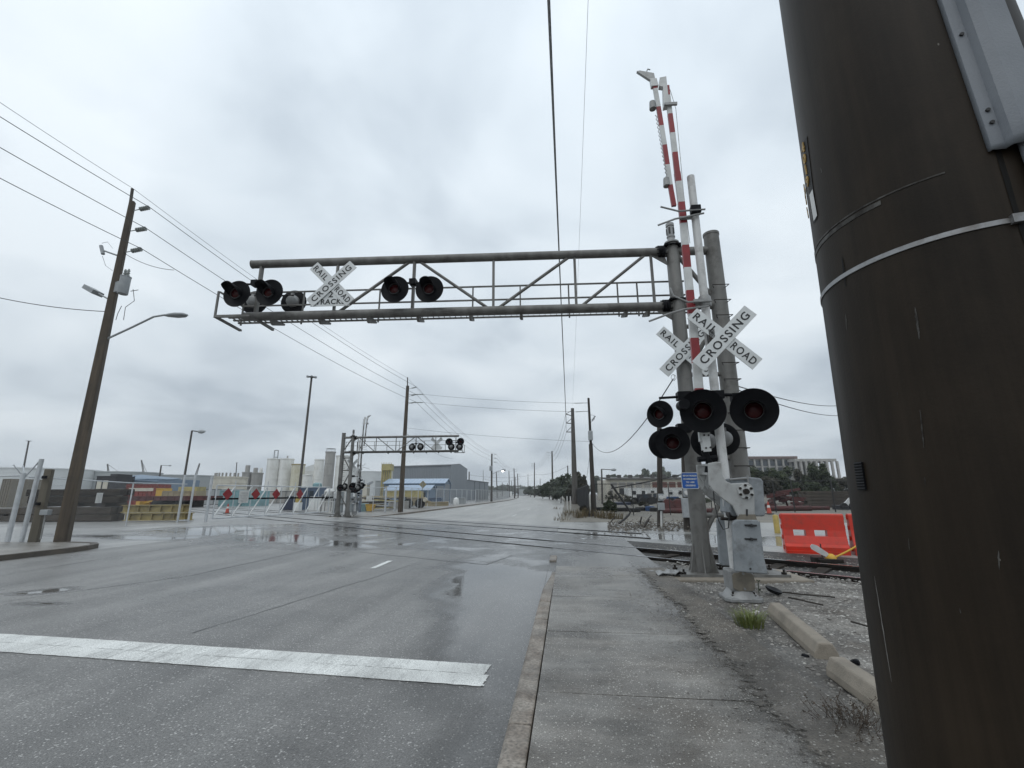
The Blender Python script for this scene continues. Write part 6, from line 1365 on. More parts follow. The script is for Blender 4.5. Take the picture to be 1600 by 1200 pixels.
# locomotive and rail cars
t, a, c, d, nn, z0, z1 = container('locomotive', 146, 178, 743.5, 62, 2.8, 'black diesel locomotive with big cab windows behind the timbers', 'locomotive', 'locoblack')
for u0_, u1_ in ((.08, .3), (.38, .62)):
    b = B(); slab(b, a.lerp(c, u0_) - nn * .02, a.lerp(c, u1_) - nn * .02, nn, -.03, z1 - 1.7, z1 - .6); part('cab_window', b, M_['cream'], t, smooth=False)
b = B(); slab(b, a.lerp(c, 1.0), a + (c - a) * 1.62, nn, 2.5, z0, UP(190, 755, c)); part('hood', b, M_['locoblack'], t, smooth=False, bev=.05)
b = B(); slab(b, a + (c - a) * .65, a + (c - a) * 1.02, nn, 2.4, z1 - .1, z1 + .25); part('roof_box', b, M_['locoblack'], t, smooth=False)
b = B(); slab(b, a + (c - a) * 1.12 - nn * .02, a + (c - a) * 1.45 - nn * .02, nn, -.03, z0 + 1.4, z0 + 2.3); part('number_panel', b, M_['cream'], t, smooth=False)
b = B(); b.bar(a - nn * .15 + V((0, 0, z0 + .9)), a + (c - a) * 1.62 - nn * .15 + V((0, 0, z0 + .9)), .2, .3); part('walkway', b, M_['locoblack'], t, smooth=False)
t, a, c, d, nn, z0, z1 = container('rail_car', 196, 243, 756.5, 61, 2.6, 'red rail car with pale lettering stripe behind the fence', 'rail car', 'carred', ribs=7)
b = B(); slab(b, a.lerp(c, .1) - nn * .06, a.lerp(c, .92) - nn * .06, nn, -.02, z1 - .9, z1 - .5); part('pale_stripe', b, M_['cream'], t, smooth=False)
t, a, c, d, nn, z0, z1 = container('warehouse', 176, 244, 748, 90, 12, 'low blue-grey roofed shed behind the locomotive and rail car', 'shed', 'bluewall', ribs=8)
b = B(); b.prism([a + V((0, 0, z1)) - nn * .4, c + V((0, 0, z1 - .6)) - nn * .4, c + V((0, 0, z1 + .1)) + nn * 6, a + V((0, 0, z1 + .9)) + nn * 6], (0, 0, .15)); part('roof', b, M_['bluewall'], t, smooth=False)
container('flat_car', 196, 330, 775, 56, 2.4, 'long low dark red flat car standing behind the yellow beams', 'rail car', 'rust', pyb=782, ribs=12)
for px in (205, 225, 300, 322):
    pass
# yellow loader
t, a, c, d, nn, z0, z1 = container('wheel_loader', 243, 254, 763, 60, 1.6, 'small orange-yellow loader beside the red rail car', 'loader', 'orangeyellow')
for u_ in (.15, .85): b = B(); p = a.lerp(c, u_) + V((0, 0, .4)); b.cyl(p - nn * .1, p + nn * .2, .4, n=14); part('wheel', b, M_['tyre'], t)
b = B(); b.bar(a + V((0, 0, .8)), a - d * 1.2 + V((0, 0, .4)), .2, .2); b.box(a - d * 1.4 + V((0, 0, .35)), (.5, 1.5, .6)); part('bucket', b, M_['orangeyellow'], t, smooth=False)
t, a, c, d, nn, z0, z1 = container('stacked_frames', 254, 306, 767, 58, 2, 'tan stacked steel frames behind the fence gate post', 'frames', 'tan', ribs=6, pyb=776)
b = B(); slab(b, a.lerp(c, .45), c, nn, 1.8, z1, z1 + .5); part('upper_frame', b, M_['paleyellow'], t, smooth=False); b = B(); slab(b, a, c, nn, 1.8, -.05, z0); part('cribbing', b, M_['timber'], t, smooth=False)
# tanks
def tank(px, pr, pyt, dep, label, m, name='storage_tank', dome=.0, rim=None, z0=-.3, cat='tank', extra=True, n=40):
    P = AZ(px, dep); r_ = (AZ(px + pr, dep) - P).length; h = UP(px, pyt, P); t = thing(name, label, cat, P)
    b = B(); b.lathe([(r_, z0), (r_, h)] + ([(r_ * .96, h + .05), (.05, h + dome * r_)] if dome else [(r_ * .98, h + .02), (.05, h + .05)]), P, (0, 0, 1), n); part('shell', b, M_[m], t)
    for k in (1, 2, 3):
        z = h * k / 4; b = B(); b.lathe([(r_ + .01, z - .08), (r_ + .06, z - .05), (r_ + .06, z + .05), (r_ + .01, z + .08)], P, (0, 0, 1), n); part('stiffening_ring', b, M_[m], t)
    b = B(); b.lathe([(r_ + .02, h - .3), (r_ + .12, h - .25), (r_ + .12, h + .05), (r_ - .1, h + .06)], P, (0, 0, 1), n); part('rim', b, M_[rim or m], t)
    return t, P, r_, h
tank(60, 70, 734, 120, 'very wide white storage tank behind the wooden post', 'tankwhite', dome=.02)
tank(193, 45, 738.5, 130, 'wide pale grey storage tank with roof vents behind the locomotive', 'tankgrey')
tank(283, 46, 743.5, 140, 'wide grey storage tank left of the dark yard pole', 'tankgrey')
tank(575, 28, 737.5, 200, 'huge white storage tank beside the cream tower', 'tankwhite')
t, P, r_, h = tank(357, 24, 745.5, 110, 'broad cream storage tank with pipes along its roof', 'cream')
for k in range(8): a = -2.2 + k * .25; b = B(); q = P + V((math.cos(a), math.sin(a), 0)) * r_ * .9 + V((0, 0, h)); b.cyl(q, q + V((0, 0, .9)), .2, n=8); part('roof_vent', b, M_['silogrey'], t)
t, a, c, d, nn, z0, z1 = container('brown_shed', 0, 15, 748, 60, 5, 'brown metal shed wall behind the fence corner', 'shed', 'boxcover', ribs=4)
# silos
def silo(px, pr, pyt, dep, label, m, top=None, rim=None): return tank(px, pr, pyt, dep, label, m, 'silo', dome=.12, rim=rim, cat='silo', n=28)
t, P, r_, h = silo(423, 10.2, 717, 150, 'tall white silo with a steel frame on its roof', 'silo')
b = B(); o = P + V((.3, 0, h)); w = r_ * .3; hh = UP(423, 703.5, P) - h
for s in (-1, 1): b.bar(o + V((s * w, 0, 0)), o + V((s * w, 0, hh)), .25, .25)
b.bar(o + V((-w, 0, hh)), o + V((w, 0, hh)), .25, .25); b.bar(o + V((-w, 0, hh * .2)), o + V((w, 0, hh * .2)), .25, .25); part('roof_frame', b, M_['metal_grey'], t, smooth=False)
t, P, r_, h = silo(443, 10.2, 717, 150, 'tall white silo standing right against the one with a frame', 'silo'); b = B(); b.cyl(P + V((0, 0, h)), P + V((0, 0, h + 1)), .25, n=8); part('roof_vent', b, M_['silogrey'], t)
silo(462, 9.8, 725.5, 148, 'cream stained silo with yellowish rim beside the tall white pair', 'silocream', rim='yellow')
silo(478, 7, 742, 140, 'short white silo under the white peaked roof', 'silo')
silo(494.5, 7.2, 718, 150, 'slim white silo left of the grey ringed silo', 'silo')
t, P, r_, h = silo(511, 7.4, 706, 130, 'tall grey concrete silo with railing on its roof', 'silogrey')
b = B()
for k in range(10): a = k * 2 * PI / 10; q = P + V((math.cos(a), math.sin(a), 0)) * r_ * .95 + V((0, 0, h)); b.cyl(q, q + V((0, 0, .9)), .03, n=5)
b.lathe([(r_ * .94, h + .85), (r_ * .97, h + .9), (r_ * .94, h + .95)], P, (0, 0, 1), 20); part('roof_railing', b, M_['metal_grey'], t)
silo(532, 11, 712, 155, 'broad white silo partly hidden by the far cantilever posts', 'silo')
for px, pr_, pyt, lab in ((382, 6.8, 738, 'dark grey concrete silo with a narrow drum on top'), (398.5, 8, 739, 'pale grey concrete silo with two vents on its roof')):
    t, P, r_, h = silo(px, pr_, pyt, 150, lab, 'silogrey')
    if px < 390: b = B(); b.lathe([(r_ * .5, h), (r_ * .5, UP(px, 727, P))], P, (0, 0, 1), 16); part('roof_drum', b, M_['silogrey'], t)
    else:
        b = B(); b.lathe([(r_ * .4, h), (r_ * .4, UP(px, 731, P))], P + V((-.8, 0, 0)), (0, 0, 1), 14); part('roof_drum', b, M_['silogrey'], t)
        b = B(); b.lathe([(r_ * .3, h), (r_ * .3, UP(px, 733, P)), (r_ * .15, UP(px, 731, P))], P + V((1.1, 0, 0)), (0, 0, 1), 14); part('roof_vent', b, M_['silo'], t)
t, a, c, d, nn, z0, z1 = container('white_gable_shed', 472, 488, 736, 160, 10, 'white peaked shed between the silos', 'shed', 'silo'); b = B(); zz = UP(481, 725, a); b.prism([a + V((0, 0, z1)), c + V((0, 0, z1)), c + V((0, 0, zz)), a + V((0, 0, zz - 1.2))], nn * 10); part('roof', b, M_['bwhite'], t, smooth=False)
# cranes far away
def crane(px, dep, tipx, tipy, midx, midy, label):
    P = AZ(px, dep); t = thing('crane', label, 'crane', P)
    def q(x, y): return CAM + ray(x, y) * ((P - CAM).dot(f0) / ray(x, y).dot(f0))
    b = B(); b.box(P + V((0, 0, 3)), (6, 6, 6)); part('cab', b, M_['metal_grey'], t, smooth=False)
    b = B(); f_, e = P + V((0, 0, 5)), q(tipx, tipy); s = (e - f_).cross(V((0, 1, 0))).normalized() * .9
    for o in (s, -s): b.tube([f_ + o, e + o * .3], .22, 4)
    for k in range(12): u_ = f_.lerp(e, k / 12); v_ = f_.lerp(e, (k + 1) / 12); b.tube([u_ + s * (1 - .7 * k / 12), v_ - s * (1 - .7 * k / 12)], .13, 4)
    part('lattice_boom', b, M_['farpole'], t); b = B(); b.tube([e, q(midx, midy), P + V((0, 0, 4))], .12, 4); part('hoist_cable', b, M_['farpole'], t)
crane(171, 300, 168, 725, 186, 738, 'distant crane with steep boom above the grey tank left of the second one')
crane(228, 320, 221, 719, 229, 737, 'distant crane with the tallest boom behind the wide grey tank')
crane(298, 300, 312, 724, 306, 740, 'distant crane with slanting boom right of the dark yard pole')
# equipment around the far signals
for px0, px1, pyt, dep, lab in ((526, 534, 768, 38, 'tall grey relay cabinet standing between the far cantilever posts'), (540.5, 548, 766, 38.5, 'tall grey relay cabinet right of the far cantilever posts'), (555, 562.5, 765, 38, 'blue-grey relay cabinet nearest to the fence by the far gate')):
    t, a, c, d, nn, z0, z1 = container('relay_cabinet', px0, px1, pyt, dep, .6, lab, 'cabinet', 'bluebox' if px0 > 550 else 'tankgrey', trim='tankgrey')
    b = B(); p = a.lerp(c, .8); b.box(p - nn * .02 + V((0, 0, z1 * .55)), (.04, .05, .14)); part('door_handle', b, M_['signal'], t, smooth=False)
t, a, c, d, nn, z0, z1 = container('pump_skid', 502, 521, 783, 37.5, 1.2, 'white pump skid with pipes and gauges beside the far cantilever', 'pump', 'plastic', ribs=3)
b = B(); o = a.lerp(c, .45) + nn * .5; b.lathe([(.35, z1), (.38, z1 + .3), (.38, z1 + .8), (.2, z1 + 1.0)], o, (0, 0, 1), 14); part('pressure_vessel', b, M_['plastic'], t)
for k in range(4): b = B(); p = a.lerp(c, .1 + .27 * k); b.tube([p + V((0, 0, .1)), p + V((0, 0, z1 + .5 + .2 * (k % 2))), p + nn * .6 + V((0, 0, z1 + .6 + .2 * (k % 2)))], .05, 7); part('pipe', b, M_['galv'], t)
for k in range(3): b = B(); p = a.lerp(c, .3 + .2 * k) - nn * .05 + V((0, 0, z1 + .25)); b.cyl(p, p - nn * .08, .12, n=12); part('gauge', b, M_['signal'], t)
t, a, c, d, nn, z0, z1 = container('hose_frame', 516, 527, 770, 39.5, .8, 'white equipment frame with coiled hoses behind the far posts', 'frame', 'bwhite')
for k in range(2): b = B(); p = a.lerp(c, .3 + .4 * k) - nn * .1 + V((0, 0, z1 * .5)); b.lathe([(.22, -.06), (.32, -.06), (.32, .06), (.22, .06)], p, -nn, 16); part('hose_coil', b, M_['black'], t)
container('blue_crate', 563, 572, 787, 40, 1.0, 'pale blue crate on the ground left of the yellow hopper', 'crate', 'teal')
P0 = AZ(578, 39.5); t = thing('hopper', 'small orange-yellow hopper on the ground by the fence', 'hopper', P0); b = B(); a, c = AZ(572, 39.5), AZ(585, 39.5); d = (c - a).normalized(); nn = V((-d.y, d.x, 0)); zz = UP(578, 788, P0)
b.prism([a + d * .15 + V((0, 0, 0)), c - d * .2, c + V((0, 0, zz)), a + V((0, 0, zz))], nn * .7); part('bin', b, M_['orangeyellow'], t, smooth=False); b = B(); b.bar(a + V((0, 0, zz)), c + V((0, 0, zz)), .06, .06); part('lip', b, M_['orangeyellow'], t, smooth=False)
# navy skip, blue booth, yellow drum behind the gate
P0 = AZ(450, 44); t = thing('skip', 'dark navy sloping steel skip behind the sliding gate', 'skip', P0); a, c = AZ(440, 44), AZ(460.5, 44); d = (c - a).normalized(); nn = V((-d.y, d.x, 0)); zz = UP(450, 776, P0)
b = B(); b.prism([a, c, c + V((0, 0, zz)), a + d * .65 + V((0, 0, zz))], nn * 1.6); part('hull', b, M_['navy'], t, smooth=False, bev=.03); b = B(); b.bar(a + d * .6 + V((0, 0, zz)), c + V((0, 0, zz)), .1, .08); part('top_rail', b, M_['navy'], t, smooth=False)
t, a, c, d, nn, z0, z1 = container('control_booth', 469, 497, 762, 45, 2.0, 'slate blue control booth with a teal drum on its roof', 'booth', 'bluebox', ribs=2)
b = B(); o = (a + c) / 2 + nn + d * .3; b.lathe([(.4, z1), (.45, z1 + .1), (.42, z1 + .4), (.2, z1 + .5)], o, (0, 0, 1), 14); part('roof_drum', b, M_['teal'], t)
b = B(); slab(b, a.lerp(c, .35) - nn * .03, a.lerp(c, .75) - nn * .03, nn, -.02, z1 * .55, z1 * .85); part('window', b, M_['glass'], t, smooth=False)
container('white_panel_box', 485, 501, 776, 43.5, .5, 'white open-framed panel box beside the slate blue booth', 'box', 'bwhite', ribs=2)
P0 = AZ(467.5, 41); b = B(); zz = UP(467, 776, P0); z0_ = UP(467, 785, P0); t = thing('drum', 'yellow drum on a pale stand behind the sliding gate', 'drum', P0); b.lathe([(.25, z0_), (.26, zz - .02), (.2, zz)], P0, (0, 0, 1), 14); part('drum_shell', b, M_['bollard'], t); b = B(); b.box(P0 + V((0, 0, z0_ / 2)), (.5, .5, z0_)); part('stand', b, M_['bwhite'], t, smooth=False)
# mixer-like machine behind
P0 = AZ(568, 75); t = thing('mixing_machine', 'pale machine with chute rising behind the far signals', 'machine', P0); a, c = AZ(562, 75), AZ(573, 75); zz = UP(568, 757, P0); d = (c - a).normalized(); nn = V((-d.y, d.x, 0)); b = B(); slab(b, a, c, nn, 1.5, -.05, zz); part('body', b, M_['cream'], t, smooth=False); b = B(); b.bar(c + V((0, 0, zz)), c + d * .9 + V((0, 0, zz + .4)), .4, .3); part('chute', b, M_['metal_grey'], t, smooth=False); b = B(); b.cyl((a + c) / 2 + V((0, 0, zz)), (a + c) / 2 + V((0, 0, UP(568, 750, P0))), .1, n=6); part('stack', b, M_['metal_grey'], t)
# cream tower on columns
P0 = AZ(601, 78); t = thing('hopper_tower', 'cream yellow tower of columns with a boxed head beside the grey warehouse', 'tower', P0); a, c = AZ(593.5, 78), AZ(609, 78); d = (c - a).normalized(); nn = V((-d.y, d.x, 0)); zt_ = UP(601, 725, P0); zm = UP(601, 735, P0)
b = B(); slab(b, a, c, nn, 1.7, zm, zt_); part('head', b, M_['paleyellow'], t, smooth=False)
for k in range(5): b = B(); p = a.lerp(c, .06 + .22 * k); b.cyl(p + nn * .3 + V((0, 0, -.1)), p + nn * .3 + V((0, 0, zm)), .13, n=8); part('column', b, M_['paleyellow'], t)
b = B(); slab(b, a + d * .1, c - d * .1, nn, 1.2, -.1, zm); b.xf(Matrix.Translation(nn * .6)); part('core', b, M_['cream'], t, smooth=False)
for z in (zm * .35, zm * .7): b = B(); b.bar(a + nn * .2 + V((0, 0, z)), c + nn * .2 + V((0, 0, z)), .1, .12); part('girt', b, M_['paleyellow'], t, smooth=False)
b = B()
for k in range(7): p = a.lerp(c, k / 6); b.cyl(p + V((0, 0, zt_)), p + V((0, 0, zt_ + .25)), .04, n=5)
part('roof_railing', b, M_['paleyellow'], t)
container('grey_block', 585.5, 593, 751, 82, 2, 'small grey block building left of the cream tower', 'building', 'tankgrey')
# grey warehouse with annex
P0 = AZ(704, 92); t = thing('warehouse', 'large plain grey metal warehouse with low-pitched roof behind the long fence', 'warehouse', P0)
cA, cL, cR = AZ(704, 92), AZ(596, 98), AZ(729.5, 104); zA = UP(704, 727, cA)
u1, u2 = cL - cA, cR - cA; zR = UP(729.5, 733, cR); zL = UP(606, 727, AZ(606, 97.5))
b = B()
def quadwall(b, p, q, zp, zq): b.add([p + V((0, 0, -.1)), q + V((0, 0, -.1)), q + V((0, 0, zq)), p + V((0, 0, zp))], [(0, 1, 2, 3)])
quadwall(b, cL, cA, zA, zA); part('side_wall', b, M_['warehouse'], t, smooth=False)
b = B(); mid = cA.lerp(cR, .5); zr = zA + .55; b.add([cA + V((0, 0, -.1)), cR + V((0, 0, -.1)), cR + V((0, 0, zA - .2)), mid + V((0, 0, zr)), cA + V((0, 0, zA))], [(0, 1, 2, 3, 4)]); part('end_wall', b, M_['warehouse'], t, smooth=False)
b = B(); b.prism([cA + V((0, 0, zA)), mid + V((0, 0, zr)), mid + u1 + V((0, 0, zr)), cL + V((0, 0, zA))], (0, 0, .12)); b.prism([mid + V((0, 0, zr)), cR + V((0, 0, zA - .2)), cR + u1 + V((0, 0, zA - .2)), mid + u1 + V((0, 0, zr))], (0, 0, .12)); rf = part('roof', b, M_['whtrim'], t, smooth=False)
d1 = u1.normalized(); n1_ = V((-d1.y, d1.x, 0)); n1_ = n1_ if n1_.dot(CAM - cA) > 0 else -n1_
for k in range(40): b = B(); p = cA + u1 * (k + .5) / 40 + n1_ * .03; b.bar(p + V((0, 0, 0)), p + V((0, 0, zA - .12)), .06, .05, d1); part('wall_rib', b, M_['warehouse'], t, smooth=False)
b = B(); b.bar(cA + n1_ * .06 + V((0, 0, zA - .06)), cL + n1_ * .06 + V((0, 0, zA - .06)), .1, .16); part('eave_trim', b, M_['whtrim'], t, smooth=False)
P0 = AZ(745, 106); t = thing('warehouse_annex', 'lower grey annex with dark door seams joined to the warehouse', 'warehouse', P0); a, c = AZ(729, 105), AZ(763, 121); za, zc = UP(730, 750, a), UP(763, 754, c); bk_ = V((-8, 4, 0))
b = B(); b.add([a, c, c + V((0, 0, zc)), a + V((0, 0, za)), a + bk_, c + bk_, c + bk_ + V((0, 0, zc)), a + bk_ + V((0, 0, za))], [(0, 1, 2, 3), (1, 5, 6, 2), (2, 6, 7, 3)]); part('wall', b, M_['warehouse'], t, smooth=False)
d = (c - a).normalized(); nn = V((d.y, -d.x, 0))
for u_ in (.33, .56, .8): p = a.lerp(c, u_) + nn * .03; b = B(); b.bar(p, p + V((0, 0, za + (zc - za) * u_ - .1)), .12, .06, d); part('door_seam', b, M_['whtrim'], t, smooth=False)
b = B(); b.bar(a + nn * .06 + V((0, 0, za)), c + nn * .06 + V((0, 0, zc)), .12, .18); part('eave_trim', b, M_['whtrim'], t, smooth=False)
# blue roofed canopy and hut
def gable(name, px0, px1, pye, pyr, dep, depth, label, open_=False):
    a, c = AZ(px0, dep), AZ(px1, dep); d = (c - a).normalized(); nn = V((-d.y, d.x, 0)); ze = UP((px0 + px1) / 2, pye, a); zr = UP((px0 + px1) / 2, pyr, a); t = thing(name, label, 'building', (a + c) / 2)
    b = B(); m1, m2 = a + nn * depth / 2 - d * .2, c + nn * depth / 2 + d * .2
    b.prism([a - nn * .4 - d * .2 + V((0, 0, ze)), c - nn * .4 + d * .2 + V((0, 0, ze)), m2 + V((0, 0, zr)), m1 + V((0, 0, zr))], (0, 0, .08)); b.prism([m1 + V((0, 0, zr)), m2 + V((0, 0, zr)), c + nn * (depth + .4) + d * .2 + V((0, 0, ze)), a + nn * (depth + .4) - d * .2 + V((0, 0, ze))], (0, 0, .08)); ro = part('roof', b, M_['blueroof'], t, smooth=False)
    k = 16
    for i in range(k + 1): u_ = i / k; b = B(); b.bar((a - nn * .4 - d * .2).lerp(c - nn * .4 + d * .2, u_) + V((0, 0, ze + .1)), m1.lerp(m2, u_) + V((0, 0, zr + .1)), .05, .05); part('roof_seam', b, M_['blueroof'], ro, smooth=False)
    b = B(); b.prism([c + V((0, 0, ze)), c + nn * depth + V((0, 0, ze)), c + nn * depth / 2 + V((0, 0, zr))], d * -.1); part('gable_panel', b, M_['bluewall'], t, smooth=False)
    if open_:
        for i in range(5):
            for o in (0, depth): b = B(); p = a.lerp(c, i / 4) + nn * o; b.bar(p + V((0, 0, -.05)), p + V((0, 0, ze)), .16, .16, d); part('column', b, M_['bluewall'], t, smooth=False)
        b = B(); b.bar(a + V((0, 0, ze - .15)), c + V((0, 0, ze - .15)), .15, .4); part('fascia', b, M_['bluewall'], t, smooth=False)
    else:
        b = B(); slab(b, a, c, nn, depth, -.05, ze); part('wall', b, M_['bluewall'], t, smooth=False)
        for i in range(3): b = B(); p = a.lerp(c, .2 + .25 * i) - nn * .03; slab(b, p, p + d * 1.2, nn, -.03, ze - 1.1, ze - .3); part('window', b, M_['dark'], t, smooth=False)
    return t
gable('blue_roof_canopy', 600, 694, 756, 748, 74, 7, 'open canopy with pale blue metal roof before the grey warehouse', True)
gable('blue_roof_hut', 603, 671, 766.5, 758.5, 62, 5, 'small blue-grey hut with bright blue roof behind the fence')
# yellow gantry beam and machines behind the fence
t, a, c, d, nn, z0, z1 = container('gantry_beam', 602, 655, 766.5, 52, .8, 'long pale yellow gantry beam before the blue-roofed hut', 'beam', 'paleyellow', pyb=776.5, ribs=6)
for u_ in (.12, .5, .85): b = B(); p = a.lerp(c, u_); b.bar(p + nn * .4 + V((0, 0, -.05)), p + nn * .4 + V((0, 0, z0)), .3, .3, d); part('trestle', b, M_['tankgrey'], t, smooth=False)
t, a, c, d, nn, z0, z1 = container('yellow_tractor', 636, 662, 777, 48, 1.6, 'faded yellow tractor with round tyres behind the chain-link fence', 'tractor', 'tan', pyb=790)
for u_ in (.1, .8): b = B(); p = a.lerp(c, u_) + V((0, 0, .45)); b.cyl(p - nn * .15, p + nn * .25, .5, n=16); part('wheel', b, M_['tyre'], t)
b = B(); slab(b, a.lerp(c, .55), a.lerp(c, .85), nn, 1.2, z1, z1 + .6); part('cab', b, M_['paleyellow'], t, smooth=False); b = B(); b.bar(c + V((0, 0, z1 * .7)), c + d * .8 + V((0, 0, .5)), .25, .25); part('loader_arm', b, M_['tan'], t, smooth=False)
b = B(); p = AZ(664, 47.5) + V((0, 0, UP(664, 781, AZ(664, 47.5)))); b.cyl(p, p + nn * .5, .2, n=16); part('fuel_tank', b, M_['cream'], t)
container('concrete_block', 610, 637, 783, 46, .8, 'row of grey concrete blocks behind the fence by the brown pole', 'block', 'concrete', ribs=3)
container('concrete_block', 665, 700, 784, 56, .8, 'low tan block wall behind the long fence', 'wall', 'tan', ribs=5)
container('parked_truck', 671, 690, 777.5, 60, 2, 'dark box truck parked behind the long fence', 'truck', 'bluebox', ribs=1); container('grey_tank_box', 706, 726, 778, 66, 2.2, 'grey utility box by a white propane dome behind the fence', 'box', 'tankgrey', ribs=2)
P0 = AZ(713, 60); b = B(); b.lathe([(.36, 0), (.38, .5), (.3, .8), (.05, .95)], P0, (0, 0, 1), 14); solo('propane_dome', b, M_['bwhite'], 'white rounded propane tank behind the long fence', 'tank', P0)
# warning sign seen from behind
Pw = AZ(658.5, 45); t = thing('warning_sign', 'diamond warning sign seen from its tan back beside the long fence', 'sign', Pw); zc = UP(660.5, 757, Pw); b = B(); b.cyl(Pw + V((0, 0, -.1)), Pw + V((.1, 0, zc + .3)), .035, n=6); part('post', b, M_['galv'], t); s = (AZ(666.5, 45) - AZ(660.5, 45)).length
b = B(); o = Pw + V((.08, .06, zc)); b.prism([o + V((x * s, 0, z * s)) for x, z in ((0, -1), (1, 0), (0, 1), (-1, 0))], (0, .02, 0)); part('sign_panel', b, M_['signtan'], t, smooth=False)
# pallets and scrap by the far fence
for px, dep, n, lab in ((588, 44, 5, 'heap of flat boards and scrap behind the fence near the yellow hopper'),):
    P0 = AZ(px, dep); t = thing('board_heap', lab, 'boards', P0)
    for k in range(8): b = B(); o = P0 + V((random.uniform(-1.2, .8), random.uniform(-.3, .3), .1 + k * .15)); b.box(o, (3.2, 1.2, .12), Matrix.Rotation(random.uniform(-.15, .15), 3, 'Z') @ Matrix.Rotation(random.uniform(-.08, .08), 3, 'Y')); part('board', b, M_[random.choice(('timber2', 'tan', 'paleyellow', 'timber'))], t, smooth=False)
o = AZ(577.5, 38); sgp = solo('fence_sign', B().box((o.x, o.y, UP(578, 779, o)), (.5, .02, .45)), M_['plastic'], 'small white notice on the fence right of the relay cabinets', 'sign', (o.x, o.y, UP(578, 779, o)), smooth=False)
# ================================================================== RIGHT SIDE
def crown(b, P, rx, ry, rz, n, leaf, clumps=24, seed=0):
    rnd = random.Random(seed); cs = []
    for _ in range(clumps):
        a = rnd.uniform(0, 2 * PI); u_ = rnd.uniform(-.7, 1); s = math.sqrt(max(0, 1 - u_ * u_)); q = rnd.uniform(.35, .95); cs.append((V((math.cos(a) * s * rx * q, math.sin(a) * s * ry * q, u_ * rz * q)), rnd.uniform(.14, .36)))
    for _ in range(n):
        c, k = rnd.choice(cs); d = V((rnd.gauss(0, 1), rnd.gauss(0, 1), rnd.gauss(0, 1))).normalized() * rnd.random() ** .4
        o = V(P) + c + V((d.x * rx * k, d.y * ry * k, d.z * rz * k)); s = V((rnd.uniform(-1, 1), rnd.uniform(-1, 1), rnd.uniform(-1, 1))).normalized() * leaf * rnd.uniform(.6, 1.3); w = s.orthogonal().normalized() * leaf * .55
        b.add([o - s - w * .2, o + w, o + s, o - w], [(0, 1, 2, 3)])
def tree(px, dep, pyt, hw, label, m='leaf', n=2600, leaf=None, trunk=True, group=None, seed=0, low=.25):
    P = AZ(px, dep, -.05); H_ = UP(px, pyt, P); rx = (AZ(px + hw, dep) - P).length; t = thing('tree', label, 'tree', P, 0, group); zc = H_ * (low + (1 - low) / 2); rz = H_ * (1 - low) / 2
    b = B(); b.tube([P + V((0, 0, -.1)), P + V((rx * .05, 0, H_ * .3)), P + V((-rx * .03, 0, H_ * .75))], [H_ * .03, H_ * .022, H_ * .008], 8)
    rnd = random.Random(seed)
    for k in range(6): a = rnd.uniform(0, 6.28); z = H_ * rnd.uniform(.25, .55); b.tube([P + V((0, 0, z)), P + V((math.cos(a) * rx * .35, math.sin(a) * rx * .35, z + H_ * .15)), P + V((math.cos(a) * rx * .7, math.sin(a) * rx * .7, z + H_ * .24))], [H_ * .012, H_ * .008, H_ * .003], 5)
    part('trunk', b, M_['bark'], t); b = B(); crown(b, P + V((0, 0, zc)), rx, rx * .8, rz, n, leaf or max(.13, dep * .0034), seed=seed); part('crown', b, M_[m], t, smooth=False)
    return t
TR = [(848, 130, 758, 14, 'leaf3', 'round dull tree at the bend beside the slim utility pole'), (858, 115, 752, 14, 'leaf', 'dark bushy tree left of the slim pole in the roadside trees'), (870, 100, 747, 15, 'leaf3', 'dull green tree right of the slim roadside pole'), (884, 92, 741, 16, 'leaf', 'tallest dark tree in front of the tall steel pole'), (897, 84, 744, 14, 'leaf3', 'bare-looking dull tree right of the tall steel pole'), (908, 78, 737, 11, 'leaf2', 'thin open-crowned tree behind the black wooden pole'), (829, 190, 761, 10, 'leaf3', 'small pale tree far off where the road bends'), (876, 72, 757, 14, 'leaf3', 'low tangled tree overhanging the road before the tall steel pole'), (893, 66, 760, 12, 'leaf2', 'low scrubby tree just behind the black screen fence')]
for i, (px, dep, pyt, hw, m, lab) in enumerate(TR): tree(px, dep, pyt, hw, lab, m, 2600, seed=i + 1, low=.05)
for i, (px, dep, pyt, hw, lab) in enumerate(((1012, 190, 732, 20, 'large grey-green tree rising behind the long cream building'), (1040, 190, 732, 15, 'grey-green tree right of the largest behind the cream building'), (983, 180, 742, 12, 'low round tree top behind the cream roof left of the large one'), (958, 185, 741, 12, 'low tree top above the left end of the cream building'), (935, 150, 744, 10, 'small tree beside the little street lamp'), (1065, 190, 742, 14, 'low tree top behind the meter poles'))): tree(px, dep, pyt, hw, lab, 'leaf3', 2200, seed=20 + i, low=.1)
for i, (px, dep, pyt, hw, lab, m) in enumerate(((1185, 62, 722, 26, 'broad dark tree behind the fence nearest to the cantilever post', 'leaf'), (1222, 60, 726, 28, 'dense dark green tree below the red-roofed building', 'leaf'), (1255, 64, 730, 26, 'dark tree before the gap between building and bare frame', 'leaf2'), (1284, 60, 722, 26, 'tallest dark tree behind the fence beside the bare frame', 'leaf'), (1318, 62, 738, 26, 'low spreading tree behind the fence by the big pole', 'leaf2'), (1203, 56, 742, 22, 'low dark bush-like tree behind the black fence', 'leaf2'), (1262, 54, 745, 30, 'wide low tree filling the fence line', 'leaf'))): tree(px, dep, pyt, hw, lab, m, 3600, seed=40 + i, low=.02)
# black screened fence along the road
bf = [V((XR + 1.75 + bend(y), y, -.03)) for y in (29.6, 38, 48, 60, 75, 95, 120)]
fence(bf, 1.95, 3.0, 'black screened fence along the right edge of the road', 'screenblack', 'fblack', False, True, r_=.035)
